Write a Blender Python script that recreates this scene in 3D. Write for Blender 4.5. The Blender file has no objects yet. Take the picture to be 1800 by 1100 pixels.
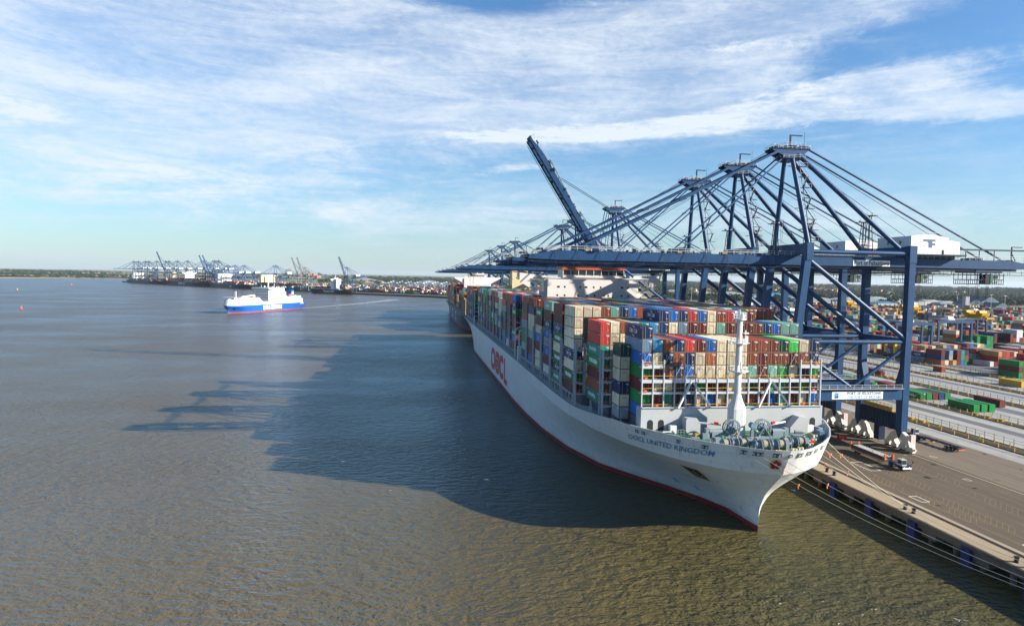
import bpy, math, random
from mathutils import Vector, Matrix
R = random.Random(7)
SC = bpy.context.scene
COL = SC.collection
# ---------------------------------------------------------------- camera
H = 51.5
FPX = 1165.0
def setup_camera():
    hy = 471 + .0178 * 900
    roll = math.atan(.0178)
    pitch = math.atan((550 - hy) * math.cos(roll) / FPX)
    yaw = math.atan((900 - 727) / FPX * math.cos(pitch))
    cd = bpy.data.cameras.new('camera')
    cd.sensor_width = 36.0
    cd.lens = FPX / 1800 * 36
    cd.clip_start = .5
    cd.clip_end = 60000
    co = bpy.data.objects.new('camera', cd)
    COL.objects.link(co)
    F = Vector((math.sin(yaw) * math.cos(pitch), math.cos(yaw) * math.cos(pitch), -math.sin(pitch)))
    R0 = Vector((math.cos(yaw), -math.sin(yaw), 0))
    U0 = R0.cross(F)
    c, s = math.cos(roll), math.sin(roll)
    r = R0 * c + U0 * s
    u = -R0 * s + U0 * c
    m = Matrix((r, u, -F)).transposed().to_4x4()
    m.translation = Vector((0, 0, H))
    co.matrix_world = m
    SC.camera = co
setup_camera()
# ---------------------------------------------------------------- light and sky
SUN = Vector((2.12, -.93, 1)).normalized()          # towards the sun
EL = math.asin(SUN.z)
AZ = math.atan2(SUN.x, SUN.y)                       # clockwise from +Y
sd = bpy.data.lights.new('sun', 'SUN')
sd.energy = 5.0
sd.angle = math.radians(.5)
sd.color = (1, .90, .77)
so = bpy.data.objects.new('sun', sd)
so.rotation_euler = SUN.to_track_quat('Z', 'Y').to_euler()
so.location = SUN * 300
COL.objects.link(so)
W = bpy.data.worlds.new('World')
SC.world = W
W.use_nodes = True
def world():
    nt = W.node_tree
    n = nt.nodes
    L = nt.links.new
    bg = n['Background']
    bg.inputs['Strength'].default_value = .052
    sky = n.new('ShaderNodeTexSky')
    sky.sky_type = 'NISHITA'
    sky.sun_disc = False
    sky.sun_elevation = EL
    sky.sun_rotation = AZ
    sky.altitude = 50
    sky.air_density = 1.25
    sky.dust_density = .35
    sky.ozone_density = 3.2
    tc = n.new('ShaderNodeTexCoord')
    sep = n.new('ShaderNodeSeparateXYZ')
    L(tc.outputs['Generated'], sep.inputs[0])
    def M(op, a, b=None, c=None, clamp=False):
        m = n.new('ShaderNodeMath')
        m.operation = op
        m.use_clamp = clamp
        for i, v in enumerate((a, b, c)):
            if v is None: continue
            if isinstance(v, (int, float)): m.inputs[i].default_value = v
            else: L(v, m.inputs[i])
        return m.outputs[0]
    x, y, z = sep.outputs
    az = M('ARCTAN2', x, y)
    hyp = M('SQRT', M('ADD', M('MULTIPLY', x, x), M('MULTIPLY', y, y)))
    el = M('ARCTAN2', z, hyp)
    # cloud texture coordinates on the dome: azimuth and height
    cmb = n.new('ShaderNodeCombineXYZ')
    L(az, cmb.inputs[0])
    L(M('MULTIPLY', M('POWER', M('MAXIMUM', M('ADD', el, .05), 0.001), .8), 2.6), cmb.inputs[1])
    def noise(scale, detail, rough, sx, sy, rot=0, dist=0.0, off=0.0):
        mp = n.new('ShaderNodeMapping')
        mp.inputs['Scale'].default_value = (sx, sy, 1)
        mp.inputs['Rotation'].default_value = (0, 0, rot)
        mp.inputs['Location'].default_value = (off, off * .7, 0)
        L(cmb.outputs[0], mp.inputs[0])
        t = n.new('ShaderNodeTexNoise')
        t.inputs['Scale'].default_value = scale
        t.inputs['Detail'].default_value = detail
        t.inputs['Roughness'].default_value = rough
        t.inputs['Distortion'].default_value = dist
        L(mp.outputs[0], t.inputs['Vector'])
        return t.outputs['Fac']
    def sm(v, a, b):
        mr = n.new('ShaderNodeMapRange')
        mr.interpolation_type = 'SMOOTHSTEP'
        L(v, mr.inputs[0])
        mr.inputs[1].default_value = a
        mr.inputs[2].default_value = b
        return mr.outputs[0]
    def blob(a0, e0, sa, se, tilt=0.0):
        da = M('SUBTRACT', az, a0)
        de = M('SUBTRACT', M('SUBTRACT', el, e0), M('MULTIPLY', da, tilt))
        q = M('ADD', M('POWER', M('ABSOLUTE', M('DIVIDE', da, sa)), 2.0), M('POWER', M('ABSOLUTE', M('DIVIDE', de, se)), 2.0))
        return M('EXPONENT', M('MULTIPLY', q, -1.0))
    def ae(px, py):                                   # degrees of the sky from where the cloud stands in the view
        a = math.atan((px - 900) / FPX) + .1476
        e = math.atan((471 + .0178 * px - py) * math.cos(math.atan((px - 900) / FPX)) / FPX)
        return a, e
    def B(px, py, wx, wy, tilt=0.0):
        a, e = ae(px, py)
        return blob(a, e, wx / FPX * .8, wy / FPX * .9, tilt)
    soft = noise(2.6, 9, .6, 1, 1.5, .1, .5)
    wisp = noise(9, 9, .68, .8, 1.9, .25, .7, 3.0)
    fine = noise(38, 6, .65, 1.6, 1.0, .5, .5, 7.0)
    tex = M('ADD', M('MULTIPLY', soft, .5), M('ADD', M('MULTIPLY', wisp, .36), M('MULTIPLY', fine, .14)))
    sheet = M('ADD', B(330, 90, 620, 115, 0), M('ADD', B(900, 120, 520, 95, -.03), B(-500, 60, 900, 170)))
    sheet = M('ADD', sheet, M('MULTIPLY', B(1330, 30, 450, 60, .05), .75))
    sheet = M('ADD', sheet, M('MULTIPLY', B(1080, 190, 330, 60, .0), .6))
    sheet = M('SUBTRACT', sheet, M('MULTIPLY', B(830, 5, 200, 40, -.03), .55))
    sheet = M('SUBTRACT', sheet, M('MULTIPLY', B(1560, 95, 200, 34, .06), .35))
    band = M('ADD', B(1480, 165, 250, 34, .12), B(1720, 190, 230, 26, -.06))
    band = M('ADD', band, M('MULTIPLY', B(1020, 240, 340, 17, .03), .9))
    band = M('ADD', band, M('MULTIPLY', B(1230, 218, 240, 18, .05), .7))
    band = M('ADD', band, M('MULTIPLY', B(900, 298, 110, 16, .1), .55))
    band = M('ADD', band, M('MULTIPLY', B(1290, 88, 240, 16, -.02), .55))
    band = M('ADD', band, M('MULTIPLY', B(60, 205, 120, 28, .0), .5))
    veil = M('ADD', M('MULTIPLY', B(500, 360, 620, 40, .0), 1.0), M('MULTIPLY', B(1000, 390, 900, 55, .0), .5))
    veil = M('ADD', veil, M('MULTIPLY', B(1600, 385, 400, 28, .03), .5))
    sheet = M('ADD', M('MULTIPLY', M('MINIMUM', M('MULTIPLY', sheet, 1.5), 1.0), .8), M('MULTIPLY', M('SUBTRACT', tex, .5), 1.6))
    a1 = M('MULTIPLY', sm(sheet, .12, .80), M('ADD', M('MULTIPLY', sm(tex, .38, .62), .44), .36))
    band = M('ADD', M('MULTIPLY', M('MINIMUM', M('MULTIPLY', band, 1.3), 1.0), .8), M('MULTIPLY', M('SUBTRACT', tex, .5), 1.9))
    a2 = M('MULTIPLY', sm(band, .32, .82), M('ADD', M('MULTIPLY', sm(tex, .40, .60), .35), .55))
    a3 = M('MULTIPLY', M('MINIMUM', veil, 1.0), sm(tex, .36, .62))
    rest = M('MULTIPLY', sm(tex, .44, .72), .22)
    al = M('ADD', M('MULTIPLY', a1, .88), M('ADD', M('MULTIPLY', a2, .80), M('ADD', M('MULTIPLY', a3, .62), rest)))
    al = M('MINIMUM', al, .93)
    # thin haze veil over the lowest degrees
    hz = M('MULTIPLY', M('EXPONENT', M('MULTIPLY', M('MAXIMUM', el, 0.0), -12.0)), .50)
    hz = M('MULTIPLY', hz, sm(el, -.02, .0))
    mix = n.new('ShaderNodeMixRGB')
    L(al, mix.inputs[0])
    tint = n.new('ShaderNodeMixRGB')
    tint.blend_type = 'MULTIPLY'
    tint.inputs[0].default_value = 1
    tint.inputs[2].default_value = (.66, .95, 1.24, 1)
    L(sky.outputs[0], tint.inputs[1])
    L(tint.outputs[0], mix.inputs[1])
    mix.inputs[2].default_value = (6.3, 6.9, 7.6, 1)
    mix2 = n.new('ShaderNodeMixRGB')
    L(hz, mix2.inputs[0])
    L(mix.outputs[0], mix2.inputs[1])
    mix2.inputs[2].default_value = (4.7, 5.5, 6.5, 1)
    L(mix2.outputs[0], bg.inputs['Color'])
world()
SC.view_settings.view_transform = 'Standard'
SC.view_settings.look = 'None'
SC.view_settings.gamma = 1
SC.view_settings.exposure = 1.42
SC.cycles.volume_bounces = 0
SC.cycles.max_bounces = 6
SC.cycles.volume_step_rate = 1
# ---------------------------------------------------------------- helpers
MATS = {}
def mat(name, col, rough=.55, metal=0.0, var=.12, scale=.6, dirt=None, dirt_amt=.0, streak=False, objvar=0.0, bump=0.0, dscale=.4):
    if name in MATS: return MATS[name]
    m = bpy.data.materials.new(name)
    m.use_nodes = True
    nt = m.node_tree
    n = nt.nodes
    L = nt.links.new
    b = n['Principled BSDF']
    b.inputs['Roughness'].default_value = rough
    b.inputs['Metallic'].default_value = metal
    b.inputs['Specular IOR Level'].default_value = .5 if rough < .3 else .2
    tc = n.new('ShaderNodeTexCoord')
    t = n.new('ShaderNodeTexNoise')
    t.inputs['Scale'].default_value = scale
    t.inputs['Detail'].default_value = 6
    t.inputs['Roughness'].default_value = .65
    L(tc.outputs['Object'], t.inputs['Vector'])
    mr = n.new('ShaderNodeMapRange')
    L(t.outputs['Fac'], mr.inputs[0])
    mr.inputs[1].default_value = .25
    mr.inputs[2].default_value = .75
    mr.inputs[3].default_value = 1 - var
    mr.inputs[4].default_value = 1 + var
    mul = n.new('ShaderNodeMixRGB')
    mul.blend_type = 'MULTIPLY'
    mul.inputs[0].default_value = 1
    mul.inputs[1].default_value = (*col, 1)
    L(mr.outputs[0], mul.inputs[2])
    out = mul.outputs[0]
    if objvar:
        oi = n.new('ShaderNodeObjectInfo')
        m2 = n.new('ShaderNodeMapRange')
        L(oi.outputs['Random'], m2.inputs[0])
        m2.inputs[3].default_value = 1 - objvar
        m2.inputs[4].default_value = 1 + objvar
        mm = n.new('ShaderNodeMixRGB')
        mm.blend_type = 'MULTIPLY'
        mm.inputs[0].default_value = 1
        L(out, mm.inputs[1])
        L(m2.outputs[0], mm.inputs[2])
        out = mm.outputs[0]
    if dirt:
        t2 = n.new('ShaderNodeTexNoise')
        t2.inputs['Scale'].default_value = dscale
        t2.inputs['Detail'].default_value = 9
        t2.inputs['Roughness'].default_value = .75
        if streak:
            mp = n.new('ShaderNodeMapping')
            mp.inputs['Scale'].default_value = (1.5, 1.5, .15)
            L(tc.outputs['Object'], mp.inputs[0])
            L(mp.outputs[0], t2.inputs['Vector'])
        else:
            L(tc.outputs['Object'], t2.inputs['Vector'])
        m3 = n.new('ShaderNodeMapRange')
        L(t2.outputs['Fac'], m3.inputs[0])
        m3.inputs[1].default_value = .5
        m3.inputs[2].default_value = .75
        m3.inputs[4].default_value = dirt_amt
        mm = n.new('ShaderNodeMixRGB')
        L(m3.outputs[0], mm.inputs[0])
        L(out, mm.inputs[1])
        mm.inputs[2].default_value = (*dirt, 1)
        out = mm.outputs[0]
    L(out, b.inputs['Base Color'])
    if bump:
        bp = n.new('ShaderNodeBump')
        bp.inputs['Strength'].default_value = bump
        bp.inputs['Distance'].default_value = .2
        L(t.outputs['Fac'], bp.inputs['Height'])
        L(bp.outputs[0], b.inputs['Normal'])
    MATS[name] = m
    return m
class MB:
    def __init__(s): s.v = []; s.f = []; s.m = []; s.smooth = []
    def add(s, vs, fs, m=0, sm=False):
        o = len(s.v)
        s.v.extend([tuple(v) for v in vs])
        for f in fs:
            s.f.append([i + o for i in f]); s.m.append(m); s.smooth.append(sm)
        return s
    def box(s, x0, x1, y0, y1, z0, z1, m=0):
        return s.add([(x0,y0,z0),(x1,y0,z0),(x1,y1,z0),(x0,y1,z0),(x0,y0,z1),(x1,y0,z1),(x1,y1,z1),(x0,y1,z1)],
            [(0,3,2,1),(4,5,6,7),(0,1,5,4),(1,2,6,5),(2,3,7,6),(3,0,4,7)], m)
    def cbox(s, x, y, z, w, d, h, m=0, rz=0):
        n0 = len(s.v)
        s.box(-w/2, w/2, -d/2, d/2, 0, h, m)
        c, sn = math.cos(rz), math.sin(rz)
        for i in range(n0, len(s.v)):
            a, b, q = s.v[i]
            s.v[i] = (x + a*c - b*sn, y + a*sn + b*c, z + q)
        return s
    def _frame(s, p, q):
        p = Vector(p); q = Vector(q)
        d = (q - p).normalized()
        up = Vector((0, 0, 1)) if abs(d.z) < .97 else Vector((0, 1, 0))
        a = d.cross(up).normalized()
        b = a.cross(d).normalized()
        return p, q, a, b
    def beam(s, p, q, w, h, m=0):
        p, q, a, b = s._frame(p, q)
        a = a * w / 2; b = b * h / 2
        vs = [p-a-b, p+a-b, p+a+b, p-a+b, q-a-b, q+a-b, q+a+b, q-a+b]
        return s.add(vs, [(0,1,2,3),(7,6,5,4),(0,4,5,1),(1,5,6,2),(2,6,7,3),(3,7,4,0)], m)
    def tube(s, p, q, r, m=0, n=8, r2=None, cap=True):
        p, q, a, b = s._frame(p, q)
        r2 = r if r2 is None else r2
        vs = []
        for c, rr in ((p, r), (q, r2)):
            for i in range(n):
                t = 2*math.pi*i/n
                vs.append(c + a*math.cos(t)*rr + b*math.sin(t)*rr)
        s.add(vs, [(i, (i+1) % n, (i+1) % n+n, i+n) for i in range(n)], m, n > 5)
        if cap: s.add(vs, [tuple(range(n))[::-1], tuple(range(n, 2*n))], m)
        return s
    def prism(s, poly, axis, a0, a1, m=0):
        n = len(poly)
        def P(u, v, w): return (w, u, v) if axis == 'x' else ((u, w, v) if axis == 'y' else (u, v, w))
        vs = [P(u, v, a0) for u, v in poly] + [P(u, v, a1) for u, v in poly]
        fs = [tuple(range(n)), tuple(range(2*n-1, n-1, -1))] + [(i, i+n, (i+1) % n+n, (i+1) % n) for i in range(n)]
        return s.add(vs, fs, m)
    def mesh(s, name, mats, origin=(0, 0, 0)):
        me = bpy.data.meshes.new(name)
        ox, oy, oz = origin
        me.from_pydata([(x-ox, y-oy, z-oz) for x, y, z in s.v], [], s.f)
        for m in mats: me.materials.append(m)
        me.polygons.foreach_set('material_index', s.m)
        me.polygons.foreach_set('use_smooth', s.smooth)
        me.update()
        return me
    def build(s, name, mats, parent=None, origin=(0, 0, 0), loc=None):
        if not isinstance(mats, (list, tuple)): mats = [mats]
        return put(name, s.mesh(name, mats, origin), parent, loc)
def put(name, me, parent=None, loc=None, rz=0):
    o = bpy.data.objects.new(name, me)
    COL.objects.link(o)
    if parent: o.parent = parent
    if loc is not None: o.location = loc
    if rz: o.rotation_euler = (0, 0, rz)
    return o
def tag(o, label=None, cat=None, group=None, kind=None):
    if label: o['label'] = label
    if cat: o['category'] = cat
    if group: o['group'] = group
    if kind: o['kind'] = kind
    return o
def root(name, loc, label, cat, group=None, rz=0):
    o = bpy.data.objects.new(name, None)
    o.empty_display_size = 1
    COL.objects.link(o)
    o.location = loc
    o.rotation_euler = (0, 0, rz)
    return tag(o, label, cat, group)
def text_geo(s, w, h, bold=.0):
    """triangles of a word, fitted to w x h, from the built-in font"""
    cu = bpy.data.curves.new('lettering', 'FONT')
    cu.body = s
    cu.offset = bold
    cu.resolution_u = 2
    ob = bpy.data.objects.new('lettering', cu)
    COL.objects.link(ob)
    dg = bpy.context.evaluated_depsgraph_get()
    me = bpy.data.meshes.new_from_object(ob.evaluated_get(dg))
    vs = [v.co.copy() for v in me.vertices]
    fs = [tuple(p.vertices) for p in me.polygons]
    bpy.data.objects.remove(ob)
    bpy.data.curves.remove(cu)
    bpy.data.meshes.remove(me)
    x0 = min(v.x for v in vs); x1 = max(v.x for v in vs)
    y0 = min(v.y for v in vs); y1 = max(v.y for v in vs)
    return [((v.x-x0)/(x1-x0)*w, (v.y-y0)/(y1-y0)*h) for v in vs], fs
ORD = ['first','second','third','fourth','fifth','sixth','seventh','eighth','ninth','tenth','eleventh','twelfth','thirteenth','fourteenth','fifteenth','sixteenth','seventeenth','eighteenth','nineteenth']
TENS = {2:'twenty',3:'thirty',4:'forty',5:'fifty',6:'sixty',7:'seventy',8:'eighty',9:'ninety'}
TENTH = {2:'twentieth',3:'thirtieth',4:'fortieth',5:'fiftieth',6:'sixtieth',7:'seventieth',8:'eightieth',9:'ninetieth'}
def ordw(i):                                     # 0 -> first
    n = i + 1
    if n <= 19: return ORD[n-1]
    t, u = divmod(n, 10)
    return TENTH[t] if u == 0 else TENS[t] + '-' + ORD[u-1]
def interp(tab, x):
    if x <= tab[0][0]: return tab[0][1]
    for (a, b), (c, d) in zip(tab, tab[1:]):
        if x <= c: return b + (d-b)*(x-a)/(c-a)
    return tab[-1][1]
ZQ = 4.2
XE = 101.2
# materials used widely
RUST = (.16, .06, .025)
M_CRANE = mat('crane_blue_paint', (.015, .054, .130), .42, 0, .22, .3, (.012, .022, .04), .55, True)
M_CRANE_D = mat('crane_dark_blue_paint', (.008, .020, .05), .5, 0, .2, .3)
M_WHITE = mat('white_paint', (.64, .64, .63), .45, 0, .06, .3, (.42, .36, .28), .25, True)
M_SHIPGREY = mat('ship_light_grey_paint', (.60, .62, .62), .42, 0, .05, .12, (.36, .33, .28), .45, True, dscale=.3)
M_STEEL = mat('grey_deck_steel', (.36, .40, .43), .5, 0, .12, .5, RUST, .25, True)
M_DARK = mat('dark_recess', (.02, .022, .025), .7)
M_RED = mat('red_antifouling', (.20, .025, .025), .6, 0, .2, .3)
M_YEL = mat('yellow_safety_paint', (.46, .28, .04), .5, 0, .15, 1)
M_ORANGE = mat('orange_paint', (.55, .12, .03), .5)
M_GREEN = mat('green_deck_paint', (.02, .15, .07), .5, 0, .25, .6, (.12, .12, .09), .5)
M_RAIL = mat('pale_railing_paint', (.38, .41, .43), .5)
M_GLASS = mat('dark_window_glass', (.02, .03, .035), .12)
M_CREAM = mat('cream_paint', (.62, .50, .30), .5, 0, .07, .3, (.25, .18, .1), .3, True)
M_ROPE = mat('pale_rope', (.5, .47, .38), .8)
M_RUBBER = mat('tyre_rubber', (.02, .02, .02), .8)
M_WHT = mat('white_lettering', (.8, .8, .78), .5)
# ---------------------------------------------------------------- water
def water():
    m = bpy.data.materials.new('estuary_water')
    m.use_nodes = True
    nt = m.node_tree; n = nt.nodes; L = nt.links.new
    b = n['Principled BSDF']
    tc = n.new('ShaderNodeTexCoord')
    def noise(sc, det, sx=1, sy=1, rot=0, rough=.6, dist=0):
        mp = n.new('ShaderNodeMapping')
        mp.inputs['Scale'].default_value = (sx, sy, 1)
        mp.inputs['Rotation'].default_value = (0, 0, rot)
        L(tc.outputs['Object'], mp.inputs[0])
        t = n.new('ShaderNodeTexNoise')
        t.inputs['Scale'].default_value = sc
        t.inputs['Detail'].default_value = det
        t.inputs['Roughness'].default_value = rough
        t.inputs['Distortion'].default_value = dist
        L(mp.outputs[0], t.inputs['Vector'])
        return t.outputs['Fac']
    # silt clouds in the water: brown and green patches
    silt = noise(.012, 7, 1, .5, .5, .6)
    silt2 = noise(.09, 6, 1, .6, .9, .65)
    cr = n.new('ShaderNodeValToRGB')
    cr.color_ramp.elements[0].position = .30
    cr.color_ramp.elements[0].color = (.042, .045, .015, 1)
    cr.color_ramp.elements[1].position = .72
    cr.color_ramp.elements[1].color = (.096, .076, .026, 1)
    mx = n.new('ShaderNodeMath'); mx.operation = 'MULTIPLY_ADD'
    L(silt2, mx.inputs[0]); mx.inputs[1].default_value = .38; 
    s1 = n.new('ShaderNodeMath'); s1.operation = 'MULTIPLY'; L(silt, s1.inputs[0]); s1.inputs[1].default_value = .66
    L(s1.outputs[0], mx.inputs[2])
    L(mx.outputs[0], cr.inputs[0])
    # greyer silt out in the channel, greener water by the quay
    sp = n.new('ShaderNodeSeparateXYZ'); L(tc.outputs['Object'], sp.inputs[0])
    ps = n.new('ShaderNodeMath'); ps.operation = 'MULTIPLY_ADD'; L(silt, ps.inputs[0]); ps.inputs[1].default_value = 160; L(sp.outputs[0], ps.inputs[2])
    pr = n.new('ShaderNodeMapRange'); L(ps.outputs[0], pr.inputs[0]); pr.inputs[1].default_value = 20; pr.inputs[2].default_value = 150; pr.inputs[3].default_value = .75; pr.inputs[4].default_value = 0
    mc = n.new('ShaderNodeMixRGB'); L(pr.outputs[0], mc.inputs[0]); L(cr.outputs[0], mc.inputs[1]); mc.inputs[2].default_value = (.112, .082, .050, 1)
    # waves: chop, ripples and long gust patches
    w1 = noise(.085, 3, .8, 1.0, .35, .5, .4)
    w2 = noise(.52, 3, .7, 1.15, .25, .5, .3)
    w3 = noise(1.5, 3, .8, 1.0, -.3, .6, .3)
    gust = noise(.012, 5, .6, 1.2, .2)
    a = n.new('ShaderNodeMath'); a.operation = 'MULTIPLY'; L(w1, a.inputs[0]); a.inputs[1].default_value = .7
    c0 = n.new('ShaderNodeMath'); c0.operation = 'MULTIPLY_ADD'; L(w3, c0.inputs[0]); c0.inputs[1].default_value = .42; L(a.outputs[0], c0.inputs[2])
    c = n.new('ShaderNodeMath'); c.operation = 'MULTIPLY_ADD'; L(w2, c.inputs[0]); c.inputs[1].default_value = 1.0; L(c0.outputs[0], c.inputs[2])
    bp = n.new('ShaderNodeBump')
    mr = n.new('ShaderNodeMapRange'); L(gust, mr.inputs[0]); mr.inputs[1].default_value = .35; mr.inputs[2].default_value = .65
    mr.inputs[3].default_value = .4; mr.inputs[4].default_value = 1.0
    L(mr.outputs[0], bp.inputs['Strength'])
    bp.inputs['Distance'].default_value = 1.3
    L(c.outputs[0], bp.inputs['Height'])
    # silty body colour under a bluish reflecting skin
    df = n.new('ShaderNodeBsdfDiffuse'); L(mc.outputs[0], df.inputs['Color']); L(bp.outputs[0], df.inputs['Normal'])
    gl = n.new('ShaderNodeBsdfGlossy'); gl.inputs['Color'].default_value = (.45, .67, .88, 1); gl.inputs['Roughness'].default_value = .17; L(bp.outputs[0], gl.inputs['Normal'])
    fr = n.new('ShaderNodeFresnel'); fr.inputs['IOR'].default_value = 1.33; L(bp.outputs[0], fr.inputs['Normal'])
    fm = n.new('ShaderNodeMath'); fm.operation = 'MULTIPLY'; L(fr.outputs[0], fm.inputs[0]); fm.inputs[1].default_value = .95
    ms = n.new('ShaderNodeMixShader'); L(fm.outputs[0], ms.inputs[0]); L(df.outputs[0], ms.inputs[1]); L(gl.outputs[0], ms.inputs[2])
    L(ms.outputs[0], n['Material Output'].inputs['Surface'])
    n.remove(b)
    mb = MB()
    S = 30000
    mb.add([(-S, -3000, 0), (S, -3000, 0), (S, S, 0), (-S, S, 0)], [(0, 1, 2, 3)])
    o = mb.build('water', m)
    tag(o, 'brown green estuary water with small choppy waves', kind='structure')
water()
# ---------------------------------------------------------------- land
def ground_mat(name, c1, c2, sc=.05, rough=.85, c3=None, stain=.5, streak=False):
    m = bpy.data.materials.new(name)
    m.use_nodes = True
    nt = m.node_tree; n = nt.nodes; L = nt.links.new
    b = n['Principled BSDF']; b.inputs['Roughness'].default_value = rough
    tc = n.new('ShaderNodeTexCoord')
    mp = n.new('ShaderNodeMapping'); mp.inputs['Scale'].default_value = (1, .35, 1)
    L(tc.outputs['Object'], mp.inputs[0])
    t = n.new('ShaderNodeTexNoise'); t.inputs['Scale'].default_value = sc; t.inputs['Detail'].default_value = 10; t.inputs['Roughness'].default_value = .7
    L(mp.outputs[0], t.inputs['Vector'])
    cr = n.new('ShaderNodeValToRGB')
    cr.color_ramp.elements[0].position = .33; cr.color_ramp.elements[0].color = (*c1, 1)
    cr.color_ramp.elements[1].position = .68; cr.color_ramp.elements[1].color = (*c2, 1)
    L(t.outputs['Fac'], cr.inputs[0])
    out = cr.outputs[0]
    if c3:
        t2 = n.new('ShaderNodeTexNoise'); t2.inputs['Scale'].default_value = sc*14; t2.inputs['Detail'].default_value = 8; t2.inputs['Roughness'].default_value = .7
        L(mp.outputs[0], t2.inputs['Vector'])
        mr = n.new('ShaderNodeMapRange'); L(t2.outputs['Fac'], mr.inputs[0]); mr.inputs[1].default_value = .5; mr.inputs[2].default_value = .72; mr.inputs[4].default_value = stain
        mm = n.new('ShaderNodeMixRGB'); L(mr.outputs[0], mm.inputs[0]); L(out, mm.inputs[1]); mm.inputs[2].default_value = (*c3, 1)
        out = mm.outputs[0]
    if streak:                                     # tyre tracks and long worn bands
        m2 = n.new('ShaderNodeMapping'); m2.inputs['Scale'].default_value = (1.0, .012, 1); L(tc.outputs['Object'], m2.inputs[0])
        t4 = n.new('ShaderNodeTexNoise'); t4.inputs['Scale'].default_value = 1.1; t4.inputs['Detail'].default_value = 5; t4.inputs['Roughness'].default_value = .7; L(m2.outputs[0], t4.inputs['Vector'])
        m4 = n.new('ShaderNodeMapRange'); L(t4.outputs['Fac'], m4.inputs[0]); m4.inputs[1].default_value = .35; m4.inputs[2].default_value = .68; m4.inputs[3].default_value = 1.25; m4.inputs[4].default_value = .68
        t5 = n.new('ShaderNodeTexVoronoi'); t5.inputs['Scale'].default_value = .16; L(tc.outputs['Object'], t5.inputs['Vector'])
        m5 = n.new('ShaderNodeMapRange'); L(t5.outputs['Distance'], m5.inputs[0]); m5.inputs[1].default_value = .05; m5.inputs[2].default_value = .16; m5.inputs[3].default_value = .62; m5.inputs[4].default_value = 1.0
        q = n.new('ShaderNodeMath'); q.operation = 'MULTIPLY'; L(m4.outputs[0], q.inputs[0]); L(m5.outputs[0], q.inputs[1])
        mm = n.new('ShaderNodeMixRGB'); mm.blend_type = 'MULTIPLY'; mm.inputs[0].default_value = 1; L(out, mm.inputs[1]); L(q.outputs[0], mm.inputs[2])
        out = mm.outputs[0]
    L(out, b.inputs['Base Color'])
    return m
M_ASPH = ground_mat('worn_asphalt', (.044, .032, .021), (.084, .062, .039), .05, .9, (.032, .028, .024), .5, True)
M_BROWN = ground_mat('brown_asphalt', (.095, .074, .052), (.135, .106, .073), .04, .9, (.07, .056, .042), .5, True)
M_CONC = ground_mat('pale_concrete', (.20, .21, .205), (.31, .31, .29), .05, .85, (.13, .13, .125), .6, True)
M_CREAMC = ground_mat('cream_concrete', (.22, .172, .105), (.30, .24, .152), .12, .85, (.22, .17, .11))
M_DCONC = ground_mat('dark_concrete', (.06, .068, .078), (.10, .105, .11), .08, .85, (.08, .09, .1))
M_LAND = ground_mat('rough_grass_land', (.05, .07, .03), (.17, .14, .07), .004, .95, (.035, .055, .025))
M_FIELD = ground_mat('stubble_field', (.26, .21, .12), (.36, .30, .19), .01, .95)
M_QWALL = ground_mat('shaded_quay_concrete', (.045, .038, .028), (.12, .10, .075), .3, .9, (.02, .018, .014))  # concrete darkened: shade of the waterside face put into its colour
def sheet(name, poly, z, m, label, kind='structure', cat=None):
    mb = MB()
    mb.add([(x, y, z) for x, y in poly], [tuple(range(len(poly)))])
    return tag(mb.build(name, m), label, cat, kind=kind)
# quay block: deck on piles at the water's edge, then solid land behind
sheet('ground', [(112, -300), (9000, -300), (22000, 8000), (22000, 24000), (-9000, 24000), (-3200, 7000), (-1160, 3330), (150, 1600), (112, 1420)], ZQ, M_LAND, 'flat port land reaching inland to the horizon')
def yard_ground():
    mb = MB()
    poly = [(139, -300), (1000, -300), (1000, 1050), (900, 1500), (430, 2300), (-300, 3300), (-960, 3230), (-950, 3110), (75, 1640), (139, 1500)]
    mb.add([(x, y, ZQ+.03) for x, y in poly], [tuple(range(len(poly)))])
    tag(mb.build('yard_surface', M_DCONC), 'dark concrete surface of the container yard', kind='structure')
yard_ground()
sheet('quay_apron', [(107.6, -200), (139.6, -200), (139.6, 1500), (107.6, 1500)], ZQ+.06, M_ASPH, 'dark worn asphalt quay apron under the cranes')
sheet('roadway', [(139.6, -200), (160.6, -200), (160.6, 1500), (139.6, 1500)], ZQ+.06, M_BROWN, 'brown asphalt road landward of the crane rails')
strips = [(160.6, 169.1, 1), (169.1, 176, 2), (176, 188.6, 1), (188.6, 193.5, 0), (193.5, 200.3, 1), (200.3, 205.2, 2), (205.2, 219.7, 1), (219.7, 226.3, 0), (226.3, 233.1, 1), (233.1, 240.9, 2),
          (240.9, 254.2, 1), (254.2, 259, 0), (259, 264, 1), (264, 271, 2), (271, 284, 1), (284, 289, 0), (289, 295, 1), (295, 301, 2), (301, 306, 1)]
def strip_sheets():
    mb = MB(); md = MB()
    for a, b, k in strips:
        (mb if k == 1 else md).add([(a, -200, ZQ+.06), (b, -200, ZQ+.06), (b, 1400, ZQ+.06), (a, 1400, ZQ+.06)], [(0, 1, 2, 3)])
    tag(mb.build('pavement', M_CONC), 'pale concrete lanes between the fences of the yard', kind='structure')
    tag(md.build('pavement', M_DCONC), 'dark strips between the pale concrete lanes', kind='structure')
strip_sheets()
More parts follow.
